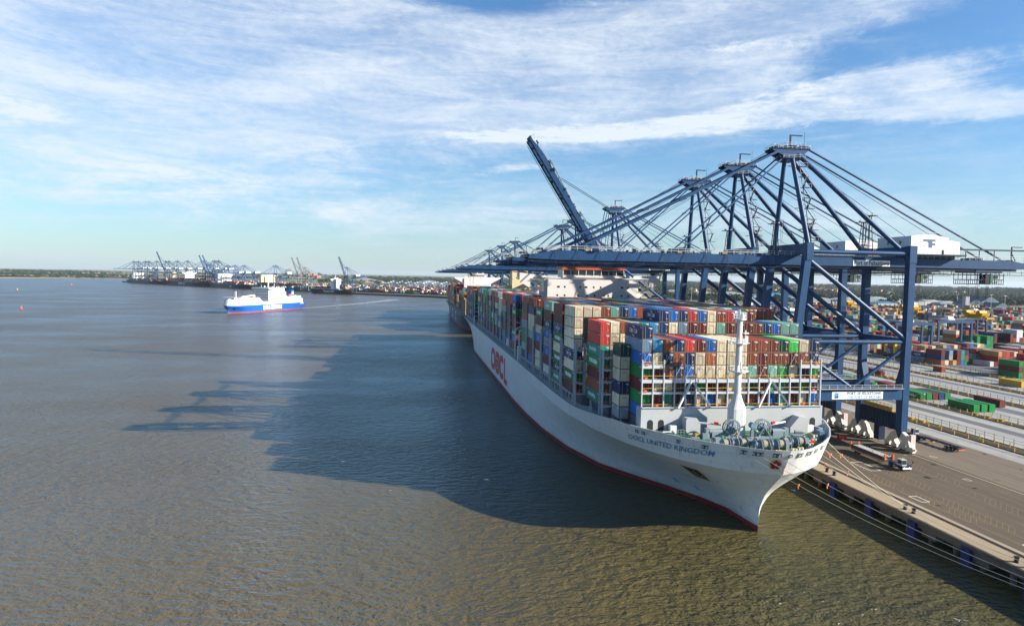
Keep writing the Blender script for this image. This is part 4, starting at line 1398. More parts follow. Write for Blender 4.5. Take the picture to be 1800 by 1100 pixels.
def add_grid(cells, ylist, where_fn, left_vis=True):
    """cells: {(bay,row,tier): (x,y,z,kind,col)}; keeps only containers with a face in the open"""
    for (b, r, t), (x, y, z, k, col) in cells.items():
        top = (b, r, t+1) not in cells
        side = (b, r-1, t) not in cells
        front = (b-1, r, t) not in cells or (left_vis == 'ship' and b == 1 and r < 5)
        if not (top or side or front): 
            continue
        PLACED.append(dict(x=x, y=y, z=z, kind=k, col=col, top=top, side=side, front=front, where=where_fn(b, r, t, cells)))
def ship_load():
    rng = random.Random(21)
    cells = {}
    real = [b for b in BAYS if b]
    PW = 2.5
    A = {5: 'greyblue lightblue orange navy red maroon blue cream cream cream brown brown brown darkgreen brightgreen cream navy',
         4: 'blue cream navy orange navy cream orange cream cream cream brown maroon brown brown maroon brown navy',
         3: 'green maroon orange navy blue cream cream cream cream cream mint maroon mint brightgreen cream navy green',
         2: 'maroon cream cream maroon navy green maroon maroon cream cream darkgreen maroon mint teal navy green navy',
         1: 'green maroon teal maroon navy cream blue cream cream cream brown maroon blue teal maroon cream blue',
         0: 'blue maroon cream green navy cream maroon brown blue cream green maroon navy cream teal brown navy'}
    x0 = 49.9+1.22
    for t, s in A.items():
        for i, c in enumerate(s.split()): cells[(0, 3+i, t)] = (x0+i*PW, 139.9, 20.78+CH*t, 40, c)
    cells[(0, 3, 6)] = (x0, 139.9, 20.78+CH*6, 40, 'navy')
    for t, c in enumerate('grey cream navy cream cream darkgreen'.split()):
        cells[(0, 2, t)] = (x0-PW, 147.3, 18.9+CH*t, 20, c)
    EDGE = {1: 'teal brown maroon green teal red red', 2: 'maroon green cream navy cream cream cream cream', 3: 'teal navy green cream green navy maroon maroon',
            4: 'white maroon blue grey blue navy maroon mint', 5: 'cream cream maroon blue cream maroon green', 6: 'blue maroon maroon mint cream cream navy maroon',
            7: 'navy mint green green greyblue brown maroon maroon', 8: 'brown blue green maroon maroon green navy blue', 9: 'white blue brown maroon maroon navy maroon maroon',
            10: 'blue teal maroon navy green grey red maroon', 11: 'navy navy cream blue cream cream cream', 12: 'maroon maroon mint mint navy cream maroon grey',
            13: 'maroon maroon green cream navy maroon maroon maroon', 14: 'navy navy teal green green grey maroon cream', 15: 'navy maroon maroon green red navy maroon teal',
            16: 'maroon maroon grey navy navy teal green green', 17: 'green blue green cream green maroon maroon greyblue', 18: 'maroon navy grey grey maroon cream navy teal',
            19: 'green navy green green green green orange', 20: 'navy blue blue green navy navy navy orange', 21: 'navy cream maroon mint maroon maroon grey', 22: 'navy maroon maroon mint maroon blue maroon maroon',
            23: 'maroon brown maroon navy navy maroon greyblue maroon'}
    TOPS = {1: 'red cream orange cream teal lightblue navy blue navy red blue cream brown red greyblue maroon brown navy blue mint mint',
            2: 'cream cream cream brown mint navy blue brown navy blue greyblue maroon red cream navy mint maroon cream blue green brown brown brown'}
    SEC = {1: 'red cream cream mint lightblue mint navy cream greyblue maroon maroon cream mint maroon maroon maroon navy blue lightblue blue navy'}
    for b in range(1, len(real)):
        nc = 21 if b == 1 else 23
        xe = (45.0 if b == 1 else 42.5)+1.22
        r0 = 1 if b == 1 else 0
        for i in range(nc):
            nt = 8
            if b == 1: nt = 8 if 6 <= i < 16 else 7
            elif b == 2: nt = 7 if i == 0 and False else 8
            elif i > 0 and b > 3: nt = rng.choice((8, 8, 8, 8, 7))
            if b in EDGE and i == 0: nt = len(EDGE[b].split())
            if b == 5 and i in (1, 2): nt = 8
            if b in (11,) and i < 3: nt = 7
            lc = rcol(rng)
            for t in range(nt):
                c = rcol(rng) if rng.random() < .7 else lc
                if i == 0 and b in EDGE: c = EDGE[b].split()[t]
                if b in TOPS and t == nt-1: c = TOPS[b].split()[i]
                if b == 1 and t == nt-2: c = SEC[1].split()[i]
                if b == 2 and i in (1, 2) and t in (5, 6): c = 'brightgreen'
                if b == 5 and i in (1, 2) and t == 7: c = 'orange'
                cells[(b, r0+i, t)] = (xe+i*2.487, real[b], 20.6+CH*t, 40, c)
    # bays that have open air ahead (bridge and funnel gaps) show their fronts
    def where(b, r, t, cl):
        n = 0
        while (b, r, t+n+1) in cl: n += 1
        tier = 'top' if n == 0 else ordw(n)+' from top'
        k = sum(1 for rr in range(0, r) if (b, rr, t) in cl or (b, rr, 0) in cl)
        col = 'column at the water edge' if k == 0 else ordw(k)+' column from the water'
        if b == 0 and r == 2: col = 'short stack beside foremost row'; return ('%s' % tier, col, '')
        return (tier, col, 'foremost row' if b == 0 else ordw(b)+' row from bow')
    shift = {}
    for (b, r, t), v in cells.items():
        bb = b + (1 if b > 7 else 0) + (1 if b > 18 else 0)
        shift[(bb, r, t)] = v
    back = lambda bb: bb - (1 if bb > 7 else 0) - (1 if bb > 19 else 0)
    def where2(b, r, t, cl): 
        orig = {}
        n = 0
        while (b, r, t+n+1) in cl: n += 1
        tier = 'top' if n == 0 else ordw(n)+' from top'
        if b == 0 and r == 2: return 'short %%s container, %s, in stack beside the foremost row on white ship' % tier
        k = sum(1 for rr in range(0, r) if (b, rr, 0) in cl) - (1 if b == 0 else 0)
        colw = 'seaward column' if k <= 0 else ordw(k)+' column from sea'
        bw = 'foremost row' if b == 0 else ordw(back(b))+' row from bow'
        return '%%s container, %s, %s, %s of ship' % (tier, colw, bw)
    add_grid(shift, None, where2, 'ship')
ship_load()
# ---------------------------------------------------------------- quay cranes
XS, XL = 105.2, 138.2
CO = (XS, 0, ZQ)          # local origin: sea rail, crane centre line, quay level
def crane_meshes(raised=False):
    P = []                # (name, mesh, parent name)
    Z = lambda z: z-ZQ
    X = lambda x: x-XS
    ln = 9.1
    mats = [M_CRANE, M_CRANE_D]
    for sx, xt, xm, xb in ((0, 106.9, 104.7, 104.6), (1, 138.3, 138.2, 138.2)):
        for s in (-1, 1):
            mb = MB()
            w = .95
            # upper leg (tapering up from the portal beam)
            def sec(x, yi, yo, z): return [(X(x)-w, min(yi, yo)*1.0, Z(z)), (X(x)+w, min(yi, yo), Z(z)), (X(x)+w, max(yi, yo), Z(z)), (X(x)-w, max(yi, yo), Z(z))]
            yo = s*(ln+.95); 
            secs = [sec(xt, s*(ln-.95), yo, 61.0), sec(xm+.1, s*(ln-.95), yo, 40), sec(xm, s*(ln-.95), yo, 27.6), sec(xb, s*(ln-2.7), yo, 22), sec(xb, s*(ln-2.7), yo, 18.9)]
            vs = [p for q in secs for p in q]
            fs = []
            for k in range(len(secs)-1):
                for i in range(4):
                    j = (i+1) % 4
                    fs.append((k*4+i, k*4+j, k*4+4+j, k*4+4+i))
            mb.add(vs, fs+[(0, 3, 2, 1)], 0)
            # lower leg, a wedge narrowing to the bogie pin
            poly = [(s*(ln+.95), Z(18.9)), (s*(ln-2.9), Z(18.9)), (s*(ln-1.7), Z(17.9)), (s*(ln-1.3), Z(9.8)), (s*(ln-.2), Z(7.6)), (s*(ln+.9), Z(9.8))]
            mb.prism(poly, 'x', X(xb)-w, X(xb)+w, 0)
            P.append(('leg', mb.mesh('leg', mats), None))
    for s in (-1, 1):
        mb = MB()
        mb.box(X(103.6), X(139.2), s*ln-.85, s*ln+.85, Z(18.75), Z(21.95))
        mb.box(X(114.5), X(129), s*ln-.4, s*ln+.4, Z(21.95), Z(22.5))
        P.append(('portal_beam', mb.mesh('portal_beam', mats), None))
        mb = MB()
        k = 0
        for i in range(14):
            x = X(104.5)+i*2.5
            mb.beam((x, s*ln-.9, Z(21.95)), (x, s*ln-.9, Z(23.1)), .08, .08)
        mb.box(X(104.5), X(137), s*ln-.95, s*ln-.87, Z(23.05), Z(23.13)); mb.box(X(104.5), X(137), s*ln-.95, s*ln-.87, Z(22.5), Z(22.56))
        mb.box(X(106), X(137), s*ln-1.7, s*ln-.86, Z(22.0), Z(22.08))
        P.append(('walkway_rail', mb.mesh('walkway_rail', [M_RAIL]), None))
        mb = MB()
        mb.tube((X(107.3), s*ln, Z(57.6)), (X(137.6), s*ln, Z(35.9)), .72)
        mb.tube((X(105.0), s*ln, Z(35.1)), (X(137.8), s*ln, Z(35.1)), .62)
        mb.tube((X(105.2), s*ln, Z(33.2)), (X(121.4), s*ln, Z(22.4)), .5); mb.tube((X(137.4), s*ln, Z(33.2)), (X(122.0), s*ln, Z(22.4)), .5)
        mb.tube((X(107.5), s*ln, Z(60.0)), (X(137.8), s*ln, Z(60.0)), .62)
        if s < 0: mb.tube((X(107.5), s*(ln-2), Z(58.95)), (X(137.8), s*(ln-2), Z(58.95)), .25)
        P.append(('brace', mb.mesh('brace', mats), None))
    # beams across the crane (along the quay)
    mb = MB()
    mb.box(X(106.1), X(107.9), -ln+1, ln-1, Z(59.3), Z(62.2)); mb.box(X(106.0), X(108.0), -ln-1.1, -ln+1, Z(57.6), Z(62.4)); mb.box(X(106.0), X(108.0), ln-1, ln+1.1, Z(57.6), Z(62.4))
    P.append(('cross_beam', mb.mesh('cross_beam', mats), None)); mb = MB()
    mb.box(X(104.0), X(105.3), -ln+1, ln-1, Z(34.4), Z(36.0))
    P.append(('cross_beam', mb.mesh('cross_beam', mats), None)); mb = MB()
    mb.box(X(137.4), X(139.2), -ln+1, ln-1, Z(59.3), Z(62.0)); mb.box(X(137.2), X(139.4), -ln-1.1, -ln+1, Z(57.4), Z(62.2)); mb.box(X(137.2), X(139.4), ln-1, ln+1.1, Z(57.4), Z(62.2))
    P.append(('cross_beam', mb.mesh('cross_beam', mats), None)); mb = MB()
    mb.box(X(137.5), X(139.0), -ln+1, ln-1, Z(34.4), Z(36.0))
    P.append(('cross_beam', mb.mesh('cross_beam', mats), None))
    for x in (104.6, 138.2):
        mb = MB()
        mb.box(X(x)-.8, X(x)+.8, -ln+1.0, ln-1.0, Z(9.6), Z(14.4), 1)
        for i in range(12):
            y = -ln+2+i*(2*ln-4)/11
            mb.box(X(x)-.95, X(x)-.8, y-.1, y+.1, Z(9.8), Z(14.3), 0)
        mb.box(X(x)-1.0, X(x)+1.0, -1.1, 1.1, Z(5.2), Z(9.6), 1)
        P.append(('sill_beam', mb.mesh('sill_beam', mats), None))
    # yellow cable platform over the landward sill beam
    mb = MB()
    mb.box(X(136.9), X(140.6), -6.5, 6.3, Z(14.6), Z(14.95), 0)
    for i in range(9):
        y = -6.4+i*1.58
        mb.box(X(136.9), X(137.05), y, y+.16, Z(14.95), Z(16.5), 0)
        if i < 8: mb.beam((X(137), y+.1, Z(15)), (X(137), y+1.5, Z(16.4)), .08, .08, 0)
    for z in (15.6, 16.45): mb.box(X(136.9), X(137.02), -6.4, 6.3, Z(z), Z(z)+.12, 0)
    mb.box(X(137.3), X(140.4), -6.2, 6.1, Z(14.96), Z(15.9), 1)
    P.append(('cable_platform', mb.mesh('cable_platform', [M_YEL, mat('grey_cable_cover', (.25, .27, .24), .7)]), None))
    # bogies
    for x in (104.6, 138.2):
        for s in (-1, 1):
            mb = MB()
            c = s*ln - s*.6
            mb.prism([(c-4.2, Z(6.9)), (c-3.2, Z(8.6)), (c-1.2, Z(9.6)), (c-.5, Z(8.4)), (c+.5, Z(8.4)), (c+1.2, Z(9.6)), (c+3.2, Z(8.6)), (c+4.2, Z(6.9)), (c+1.6, Z(7.0)), (c, Z(7.7)), (c-1.6, Z(7.0))], 'x', X(x)-.55, X(x)+.55, 0)
            for k in (-1, 1):
                d = c+k*2.9
                mb.prism([(d-2.2, Z(5.7)), (d-1.6, Z(6.6)), (d-.4, Z(7.3)), (d+.4, Z(7.3)), (d+1.6, Z(6.6)), (d+2.2, Z(5.7)), (d+.8, Z(5.8)), (d, Z(6.4)), (d-.8, Z(5.8))], 'x', X(x)-.75, X(x)+.75, 0)
                for q in (-1, 1):
                    e = d+q*1.45
                    mb.prism([(e-1.1, Z(4.8)), (e-1.0, Z(5.8)), (e+1.0, Z(5.8)), (e+1.1, Z(4.8))], 'x', X(x)-.7, X(x)+.7, 0)
                    for w in (-.55, .55):
                        mb.tube((X(x)-.35, e+w, Z(4.72)), (X(x)+.35, e+w, Z(4.72)), .45, 1, 10)
                    mb.box(X(x)-1.25, X(x)-.72, e-.3, e+.35, Z(4.9), Z(5.9), 0)
            e = c+s*5.6
            mb.box(X(x)-.5, X(x)+.5, min(e, e-s*.9), max(e, e-s*.9), Z(4.5), Z(6.0), 0)
            mb.tube((X(x), e, Z(5.4)), (X(x), e+s*.7, Z(5.4)), .3, 0, 8)
            mb.box(X(x)+.2, X(x)+1.6, min(e-s*1.5, e-s*2.4), max(e-s*1.5, e-s*2.4), Z(5), Z(9.2), 2) if s < 0 and x > 110 else None
            P.append(('bogie', mb.mesh('bogie', [mat('bogie_white_paint', (.58, .55, .48), .55, 0, .12, .8, (.22, .15, .09), .65, True, dscale=1.5), M_DARK, mat('pale_pink_panel', (.55, .42, .4), .6)]), None))
    # landward girder (fixed)
    mb = MB()
    gy = 3.35
    x0, x1 = X(100.5), X(176)
    for s in (-1, 1):
        mb.box(x0, x1, s*gy-.65, s*gy+.65, Z(56.35), Z(58.9))
        mb.prism([(x1, Z(56.35)), (x1, Z(58.9)), (X(186), Z(57.3)), (X(186), Z(56.6))], 'y', s*gy-.6, s*gy+.6)
        mb.box(x0, x1+2, s*gy-.25, s*gy+.25, Z(55.75), Z(56.35), 1)
        mb.box(x0, X(180), s*(gy+1.5)-.45, s*(gy+1.5)+.45, Z(55.4), Z(55.5), 1)
    for i in range(7): 
        x = X(101)+i*12.4
        mb.box(x, x+1.0, -gy+.6, gy-.6, Z(57), Z(58.8), 1)
    # hangers from the portal
    for x in (107.0, 138.3):
        for s in (-1, 1): mb.box(X(x)-.8, X(x)+.8, s*gy-.7, s*gy+.7, Z(58.9), Z(60.0))
    P.append(('girder', mb.mesh('girder', mats), None))
    # clutter along the girder: rail, lamps, under-walkway
    mb = MB()
    for s in (-1, 1):
        y = s*(gy+.9)
        n = 42
        for i in range(n+1):
            x = X(101)+i*(82.0/n)
            mb.beam((x, y, Z(58.9)), (x, y, Z(60.1)), .07, .07, 0)
            if i % 2 == 0: mb.beam((x, y, Z(54.6)), (x, y, Z(55.8)), .07, .07, 1)
        for z in (59.5, 60.1): mb.box(X(101), X(183), y-.04, y+.04, Z(z)-.05, Z(z)+.05, 0)
        mb.box(X(101), X(182), y-.06, y+.06, Z(54.55), Z(54.7), 1)
    Rc = random.Random(4)
    for i in range(26):
        x = X(Rc.uniform(146, 182)); y = Rc.uniform(-3.6, 3.6)
        mb.cbox(x, y, Z(58.9), Rc.uniform(.4, 2.2), Rc.uniform(.4, 1), Rc.uniform(.3, 1.1), 1)
    mb.beam((X(176), -3.6, Z(58.9)), (X(176), -3.6, Z(63)), .3, .3, 1); mb.beam((X(176), -3.6, Z(63)), (X(179.5), -3.6, Z(63)), .25, .25, 1)
    mb.beam((X(181.2), -3.4, Z(58)), (X(181.2), -3.4, Z(62.2)), .6, .6, 1); mb.beam((X(157), -3.8, Z(61.9)), (X(181), -3.6, Z(62.0)), .35, .45, 1)
    for x in (160.5, 165, 170): mb.beam((X(x), -3.8, Z(58.9)), (X(x), -3.8, Z(61.9)), .18, .18, 1)
    mb.beam((X(177.5), -3.5, Z(58.9)), (X(176), -3.5, Z(61.5)), .2, .2, 1); mb.beam((X(183.5), 0, Z(58)), (X(190), 0, Z(57.6)), .2, .5, 0)
    P.append(('girder_railing', mb.mesh('girder_railing', [M_RAIL, M_CRANE_D]), 'girder'))
    # machinery house
    mb = MB()
    xa, xb = X(141.2), X(157.0)
    ya, yb = -5.4, 8.6
    prof = [(xa, Z(60.2)), (xa, Z(65.4)), (X(145.5), Z(65.9)), (X(149), Z(65.75)), (X(153.3), Z(65.0)), (X(153.3), Z(64.4)), (xb, Z(63.9)), (xb, Z(60.2))]
    mb.prism(prof, 'y', ya, yb)
    P.append(('machinery_house', mb.mesh('machinery_house', [mat('machinery_house_white', (.66, .66, .65), .5, 0, .03, .3, (.5, .48, .44), .2, True)]), None))
    mb = MB()
    mb.box(xa-1.2, xb+1.2, ya-1.3, yb+1.2, Z(59.8), Z(60.2), 0)
    for i in range(14):
        x = xa-1.1+i*(xb-xa+2.2)/13
        mb.beam((x, ya-1.25, Z(60.2)), (x, ya-1.25, Z(61.4)), .07, .07, 1)
        if i % 2: mb.beam((x, ya+1, Z(65.3)), (x, ya+1, Z(66.6)), .06, .06, 1)
    mb.box(xa-1.1, xb+1.1, ya-1.28, ya-1.22, Z(61.35), Z(61.43), 1); mb.box(xa, X(153), ya+.98, ya+1.02, Z(66.5), Z(66.57), 1)
    mb.box(xa-1, xa-.2, ya-1, yb, Z(60.2), Z(60.3), 1)
    for s in (-1, 1): mb.box(xa, xb, s*3.35-.4, s*3.35+.4, Z(58.9), Z(59.8), 0)
    P.append(('house_platform', mb.mesh('house_platform', [M_CRANE_D, M_RAIL]), 'machinery_house'))
    mb = MB()
    yy = ya-.03
    q = lambda x, z: (X(x), yy, Z(z))
    mb.add([q(145, 64.5), q(149, 64.5), q(149, 63.9), q(148, 63.9), q(148, 62.1), q(146.8, 62.1), q(146.8, 63.4), q(146.3, 63.9), q(145, 63.9)], [tuple(range(9))[::-1]])
    mb.add([q(148.01, 63.4), q(149, 63.4), q(149, 62.8), q(148.01, 62.8)], [(0, 3, 2, 1)])
    n = 16
    mb.add([q(145.6+.72*math.cos(t*2*math.pi/n), 62.85+.72*math.sin(t*2*math.pi/n)) for t in range(n)], [tuple(range(n))], 1)
    P.append(('emblem', mb.mesh('emblem', [mat('slate_blue_paint', (.07, .13, .2), .5), mat('pale_grey_blue', (.5, .58, .62), .5)]), 'machinery_house'))
    mb = MB()
    mb.box(X(151.2), X(151.9), yy, yy+.05, Z(60.3), Z(61.6)); mb.box(xa-.04, xa, -1.5, -.6, Z(63.2), Z(64.2)); mb.box(xa-.04, xa, 3.5, 4.4, Z(63.2), Z(64.2))
    P.append(('door', mb.mesh('door', [M_GLASS]), 'machinery_house'))
    # A-frame
    ax, az = 105.6, 86.4
    for s in (-1, 1):
        mb = MB()
        mb.tube((X(107.2), s*(ln-.4), Z(61.5)), (X(ax-.2), s*2.0, Z(az)), .72, 0, 12, .6)
        P.append(('mast_leg', mb.mesh('mast_leg', mats), None))
        mb = MB()
        mb.tube((X(ax+1.5), s*1.9, Z(87.6)), (X(135.5), s*(ln-1.2), Z(61.5)), .68, 0, 12)
        P.append(('rear_strut', mb.mesh('rear_strut', mats), None))
        mb = MB()
        mb.tube((X(109.8), s*2.1, Z(89.2)), (X(172.5), s*3.3, Z(59.4)), .3, 0, 6)
        mb.tube((X(108), s*2.0, Z(87.5)), (X(150), s*3.0, Z(63.5 if s > 0 else 65.5)), .08, 0, 4)
        P.append(('backstay', mb.mesh('backstay', mats), None))
    mb = MB()
    for s in (-1, 1):
        mb.prism([(X(99.4), Z(88.5)), (X(99.4), Z(88.9)), (X(103), Z(89.3)), (X(108), Z(89.6)), (X(110.6), Z(89.6)), (X(110.6), Z(89.0)), (X(107.8), Z(86.8)), (X(107.0), Z(85.8)), (X(103.8), Z(85.8)), (X(103.2), Z(86.8))], 'y', s*2.0-.3, s*2.0+.3)
    mb.box(X(99.4), X(110.6), -2.5, 2.5, Z(88.95), Z(89.05), 1); mb.box(X(103.6), X(109.2), -1.9, 1.9, Z(90.0), Z(90.1), 1)
    mb.box(X(103.8), X(107.2), -2.0, 2.0, Z(85.9), Z(86.6)); mb.box(X(102.4), X(109), -2.7, 2.7, Z(86.3), Z(86.4), 1)
    for x in (101, 104, 107, 109.5): mb.tube((X(x), -2.0, Z(89.5)), (X(x), 2.0, Z(89.5)), .6, 1, 10)
    P.append(('mast_head', mb.mesh('mast_head', mats), None))
    mb = MB()
    def rail_loop(pts, z, h=1.15, step=1.3, m=0):
        pts = [Vector(p) for p in pts]
        for a, b in zip(pts, pts[1:]+pts[:1]):
            n = max(1, int((b-a).length/step))
            for i in range(n):
                p = a.lerp(b, i/n)
                mb.beam((p.x, p.y, z), (p.x, p.y, z+h), .07, .07, m)
            for dz in (h*.5, h): mb.beam((a.x, a.y, z+dz), (b.x, b.y, z+dz), .06, .06, m)
    rail_loop([(X(99.4), -2.5, 0), (X(110.6), -2.5, 0), (X(110.6), 2.5, 0), (X(99.4), 2.5, 0)], Z(89.05), .9)
    rail_loop([(X(103.6), -1.9, 0), (X(109.2), -1.9, 0), (X(109.2), 1.9, 0), (X(103.6), 1.9, 0)], Z(90.1), .8)
    rail_loop([(X(102.4), -2.7, 0), (X(109), -2.7, 0), (X(109), 2.7, 0), (X(102.4), 2.7, 0)], Z(86.4), .9, 1.6)
    mb.box(X(105.6), X(106.0), -.2, .2, Z(90.4), Z(93.4), 1); mb.box(X(105.6), X(109.4), -.18, .18, Z(93.1), Z(93.4), 1); mb.tube((X(109), -1.8, Z(90)), (X(109), -1.8, Z(94)), .05, 1, 4)
    for x, y in ((99.7, -2.4), (110.3, -2.4), (103.8, -1.9), (107, -1.9)): mb.cbox(X(x), y, Z(89.8), .35, .3, .35, 0)
    P.append(('mast_railing', mb.mesh('mast_railing', [M_RAIL, M_CRANE_D]), 'mast_head'))
    # zigzag stair beside the near mast leg
    mb = MB()
    n = 8
    prev = None
    for i in range(n):
        t = (i+.3)/n
        z = 62+t*24
        x = 107.3-t*1.7+1.0
        y = -(ln-.4)+t*(ln-3.0)
        mb.box(X(x-.3), X(x+2.4), y-.6, y+.5, Z(z), Z(z)+.1, 1)
        if i % 2: mb.box(X(x-3.2), X(x-1.8), y-.4, y+.4, Z(z), Z(z)+.12, 1)
        for a, b in (((x-.3, y-.6), (x+2.4, y-.6)), ((x+2.4, y-.6), (x+2.4, y+.5))):
            mb.beam((X(a[0]), a[1], Z(z)+1.1), (X(b[0]), b[1], Z(z)+1.1), .06, .06)
            mb.beam((X(b[0]), b[1], Z(z)), (X(b[0]), b[1], Z(z)+1.1), .06, .06)
        if prev:
            px, py, pz = prev
            s = 1.9 if i % 2 else .3
            e = 2.2-s
            mb.beam((X(px+s), py, Z(pz)), (X(x+e), y, Z(z)), .55, .12, 1); mb.beam((X(px+s), py-.3, Z(pz)+1), (X(x+e), y-.3, Z(z)+1), .06, .06)
        prev = (x, y, z)
    mb.tube((X(108.4), -(ln-.4)+.1*(ln-3), Z(62)), (X(106.9), -(ln-.4)+.95*(ln-3.0), Z(85.6)), .1, 1, 5)
    P.append(('stair', mb.mesh('stair', [M_RAIL, M_CRANE_D]), None))
    # small lattice masts and trestles above the portal
    for (x, y, h) in ((128.5, -4.4, 11.5), (133.5, 5.0, 10.5), (104.0, 3.0, 9.0)):
        mb = MB()
        b = Z(60.2)
        for dx, dy in ((-.9, -.9), (.9, -.9), (-.9, .9), (.9, .9)):
            mb.beam((X(x)+dx, y+dy, b-1.3), (X(x)+dx*.35, y+dy*.35, b+h-1), .16, .16, 1)
        for k in range(5):
            t = k/5; d = .9*(1-.65*t)
            z = b+(h-1)*t
            for a, c in (((-d, -d), (d, -d)), ((d, -d), (d, d)), ((d, d), (-d, d)), ((-d, d), (-d, -d))):
                mb.beam((X(x)+a[0], y+a[1], z), (X(x)+c[0], y+c[1], z), .08, .08, 1)
        mb.box(X(x)-1.8, X(x)+1.8, y-1.1, y+1.1, b+h-1, b+h-.85, 1)
        for dx in (-1.8, -.6, .6, 1.8):
            mb.beam((X(x)+dx, y-1.1, b+h-.85), (X(x)+dx, y-1.1, b+h+.3), .06, .06)
        mb.beam((X(x)-1.8, y-1.1, b+h+.3), (X(x)+1.8, y-1.1, b+h+.3), .06, .06); mb.cbox(X(x)-1, y, b+h-.85, .5, .5, .5); mb.cbox(X(x)+1, y, b+h-.85, .5, .5, .5)
        mb.box(X(x)+1.3, X(x)+1.9, y-.3, y+.3, b+2, b+h-1.4, 0) if False else None
        for k in range(10): mb.beam((X(x)+1.4, y-.4, b+1+k*.9), (X(x)+2.0, y-.4, b+1+k*.9), .05, .05)
        for q in (1.4, 2.0): mb.beam((X(x)+q, y-.4, b), (X(x)+q, y-.4, b+h-1), .06, .06)
        P.append(('service_mast', mb.mesh('service_mast', [M_RAIL, M_CRANE_D]), None))
    # signs
    mb = MB()
    yy = -3.35-.65-.04
    mb.box(X(124.3), X(135.9), yy, yy+.03, Z(56.5), Z(58.15), 0)
    vs, fs = text_geo('Port of Felixstowe', 11.0, 1.35, .02)
    mb.add([(X(124.6)+u, yy-.02, Z(56.68)+v) for u, v in vs], fs, 1)
    P.append(('name_sign', mb.mesh('name_sign', [M_WHT, mat('dark_sign_lettering', (.05, .06, .08), .5)]), 'girder'))
    mb = MB()
    yy = -ln-.85-.05
    a = 115.4
    mb.box(X(a), X(a+15.6), yy, yy+.04, Z(19.15), Z(21.25), 0)
    vs, fs = text_geo('PORT OF FELIXSTOWE', 10.4, .82, .02)
    mb.add([(X(a+4.6)+u, yy-.02, Z(20.3)+v) for u, v in vs], fs, 1)
    vs, fs = text_geo('THE PORT OF BRITAIN', 10.4, .82, .02)
    mb.add([(X(a+4.6)+u, yy-.02, Z(19.28)+v) for u, v in vs], fs, 2)
    q = lambda x, z: (X(a+x), yy-.02, Z(z))
    mb.add([q(.7, 20.55), q(2.0, 20.95), q(2.0, 20.35), q(.7, 19.85)], [(0, 3, 2, 1)], 3); mb.add([q(.7, 20.6), q(.7, 20.95), q(1.9, 20.95)], [(0, 2, 1)][::1], 3)
    mb.add([q(.7, 19.8), q(2.0, 20.3), q(2.0, 19.4), q(.7, 19.4)], [(0, 3, 2, 1)], 4)
    P.append(('portal_sign', mb.mesh('portal_sign', [M_WHT, mat('navy_sign_lettering', (.03, .05, .1), .5), mat('cyan_sign_lettering', (.03, .32, .62), .5), mat('mid_blue_sign', (.03, .25, .5), .5), mat('deep_blue_sign', (.02, .06, .25), .5)]), 'portal_beam'))
    # boom (hinged part), built level and turned up when raised
    hx, hz = X(101.5), Z(58.2)
    ang = math.radians(57.5) if raised else 0
    def turn(me):
        if raised:
            c, s = math.cos(ang), math.sin(ang)
            for v in me.vertices:
                dx, dz = (v.co.x-hx)*1.09, v.co.z-hz
                v.co.x = hx+dx*c+dz*s
                v.co.z = hz-dx*s+dz*c
        return me
    mb = MB()
    tip = X(30.0)
    for s in (-1, 1):
        y0, y1 = s*gy-.65, s*gy+.65
        mb.prism([(X(100.4), Z(56.35)), (X(100.4), Z(58.9)), (X(40), Z(58.9)), (X(35), Z(58.4)), (tip, Z(57.2)), (tip, Z(56.6)), (X(38), Z(56.35))], 'y', y0, y1)
        mb.box(tip, X(100.4), s*gy-.25, s*gy+.25, Z(55.75), Z(56.345), 1)
        mb.box(X(32), X(100), s*(gy+1.45)-.4, s*(gy+1.45)+.4, Z(55.4), Z(55.5), 1)
    for i in range(8):
        x = X(34)+i*9.2
        mb.box(x, x+1.0, -gy+.6, gy-.6, Z(57), Z(58.8), 1)
        mb.beam((x, -gy+.6, Z(58.6)), (x+9, gy-.6, Z(58.6)), .25, .25, 1)
    mb.box(X(29), X(31), -gy-.6, gy+.6, Z(56.8), Z(57.6), 1)
    P.append(('boom', turn(mb.mesh('boom', mats)), None))
    mb = MB()
    n = 34
    for s in (-1, 1):
        y = s*(gy+.85)
        for i in range(n+1):
            x = X(31)+i*(69.0/n)
            mb.beam((x, y, Z(58.9)), (x, y, Z(60.1)), .07, .07, 0)
            if i % 3 == 0: mb.beam((x, y+s*.9, Z(55.5)), (x, y, Z(58.8)), .1, .1, 1)
        for z in (59.5, 60.1): mb.box(X(31), X(100), y-.04, y+.04, Z(z)-.05, Z(z)+.05, 0)
    for i in range(24):
        x = X(Rc.uniform(33, 99)); y = Rc.choice((-1, 1))*Rc.uniform(2.6, 4.4)
        mb.cbox(x, y, Z(58.9), Rc.uniform(.5, 2.0), Rc.uniform(.3, .9), Rc.uniform(.25, .9), 1)
    for x in (44.5, 73): 
        for s in (-1, 1): mb.cbox(X(x), s*gy, Z(58.9), 2.4, .9, 1.5, 1)
    for i in range(5): mb.cbox(X(46+i*13), -gy-.9, Z(59), 1.3, .12, .25, 2)
    mb.beam((X(29.4), -3.5, Z(57.6)), (X(29.4), -3.5, Z(60)), .1, .1, 1)
    P.append(('boom_railing', turn(mb.mesh('boom_railing', [M_RAIL, M_CRANE_D, M_YEL])), 'boom'))
    # forestays
    def T(x, z):
        if not raised: return x, z
        c, s = math.cos(ang), math.sin(ang)
        dx, dz = (x-hx)*1.09, z-hz
        return hx+dx*c+dz*s, hz-dx*s+dz*c
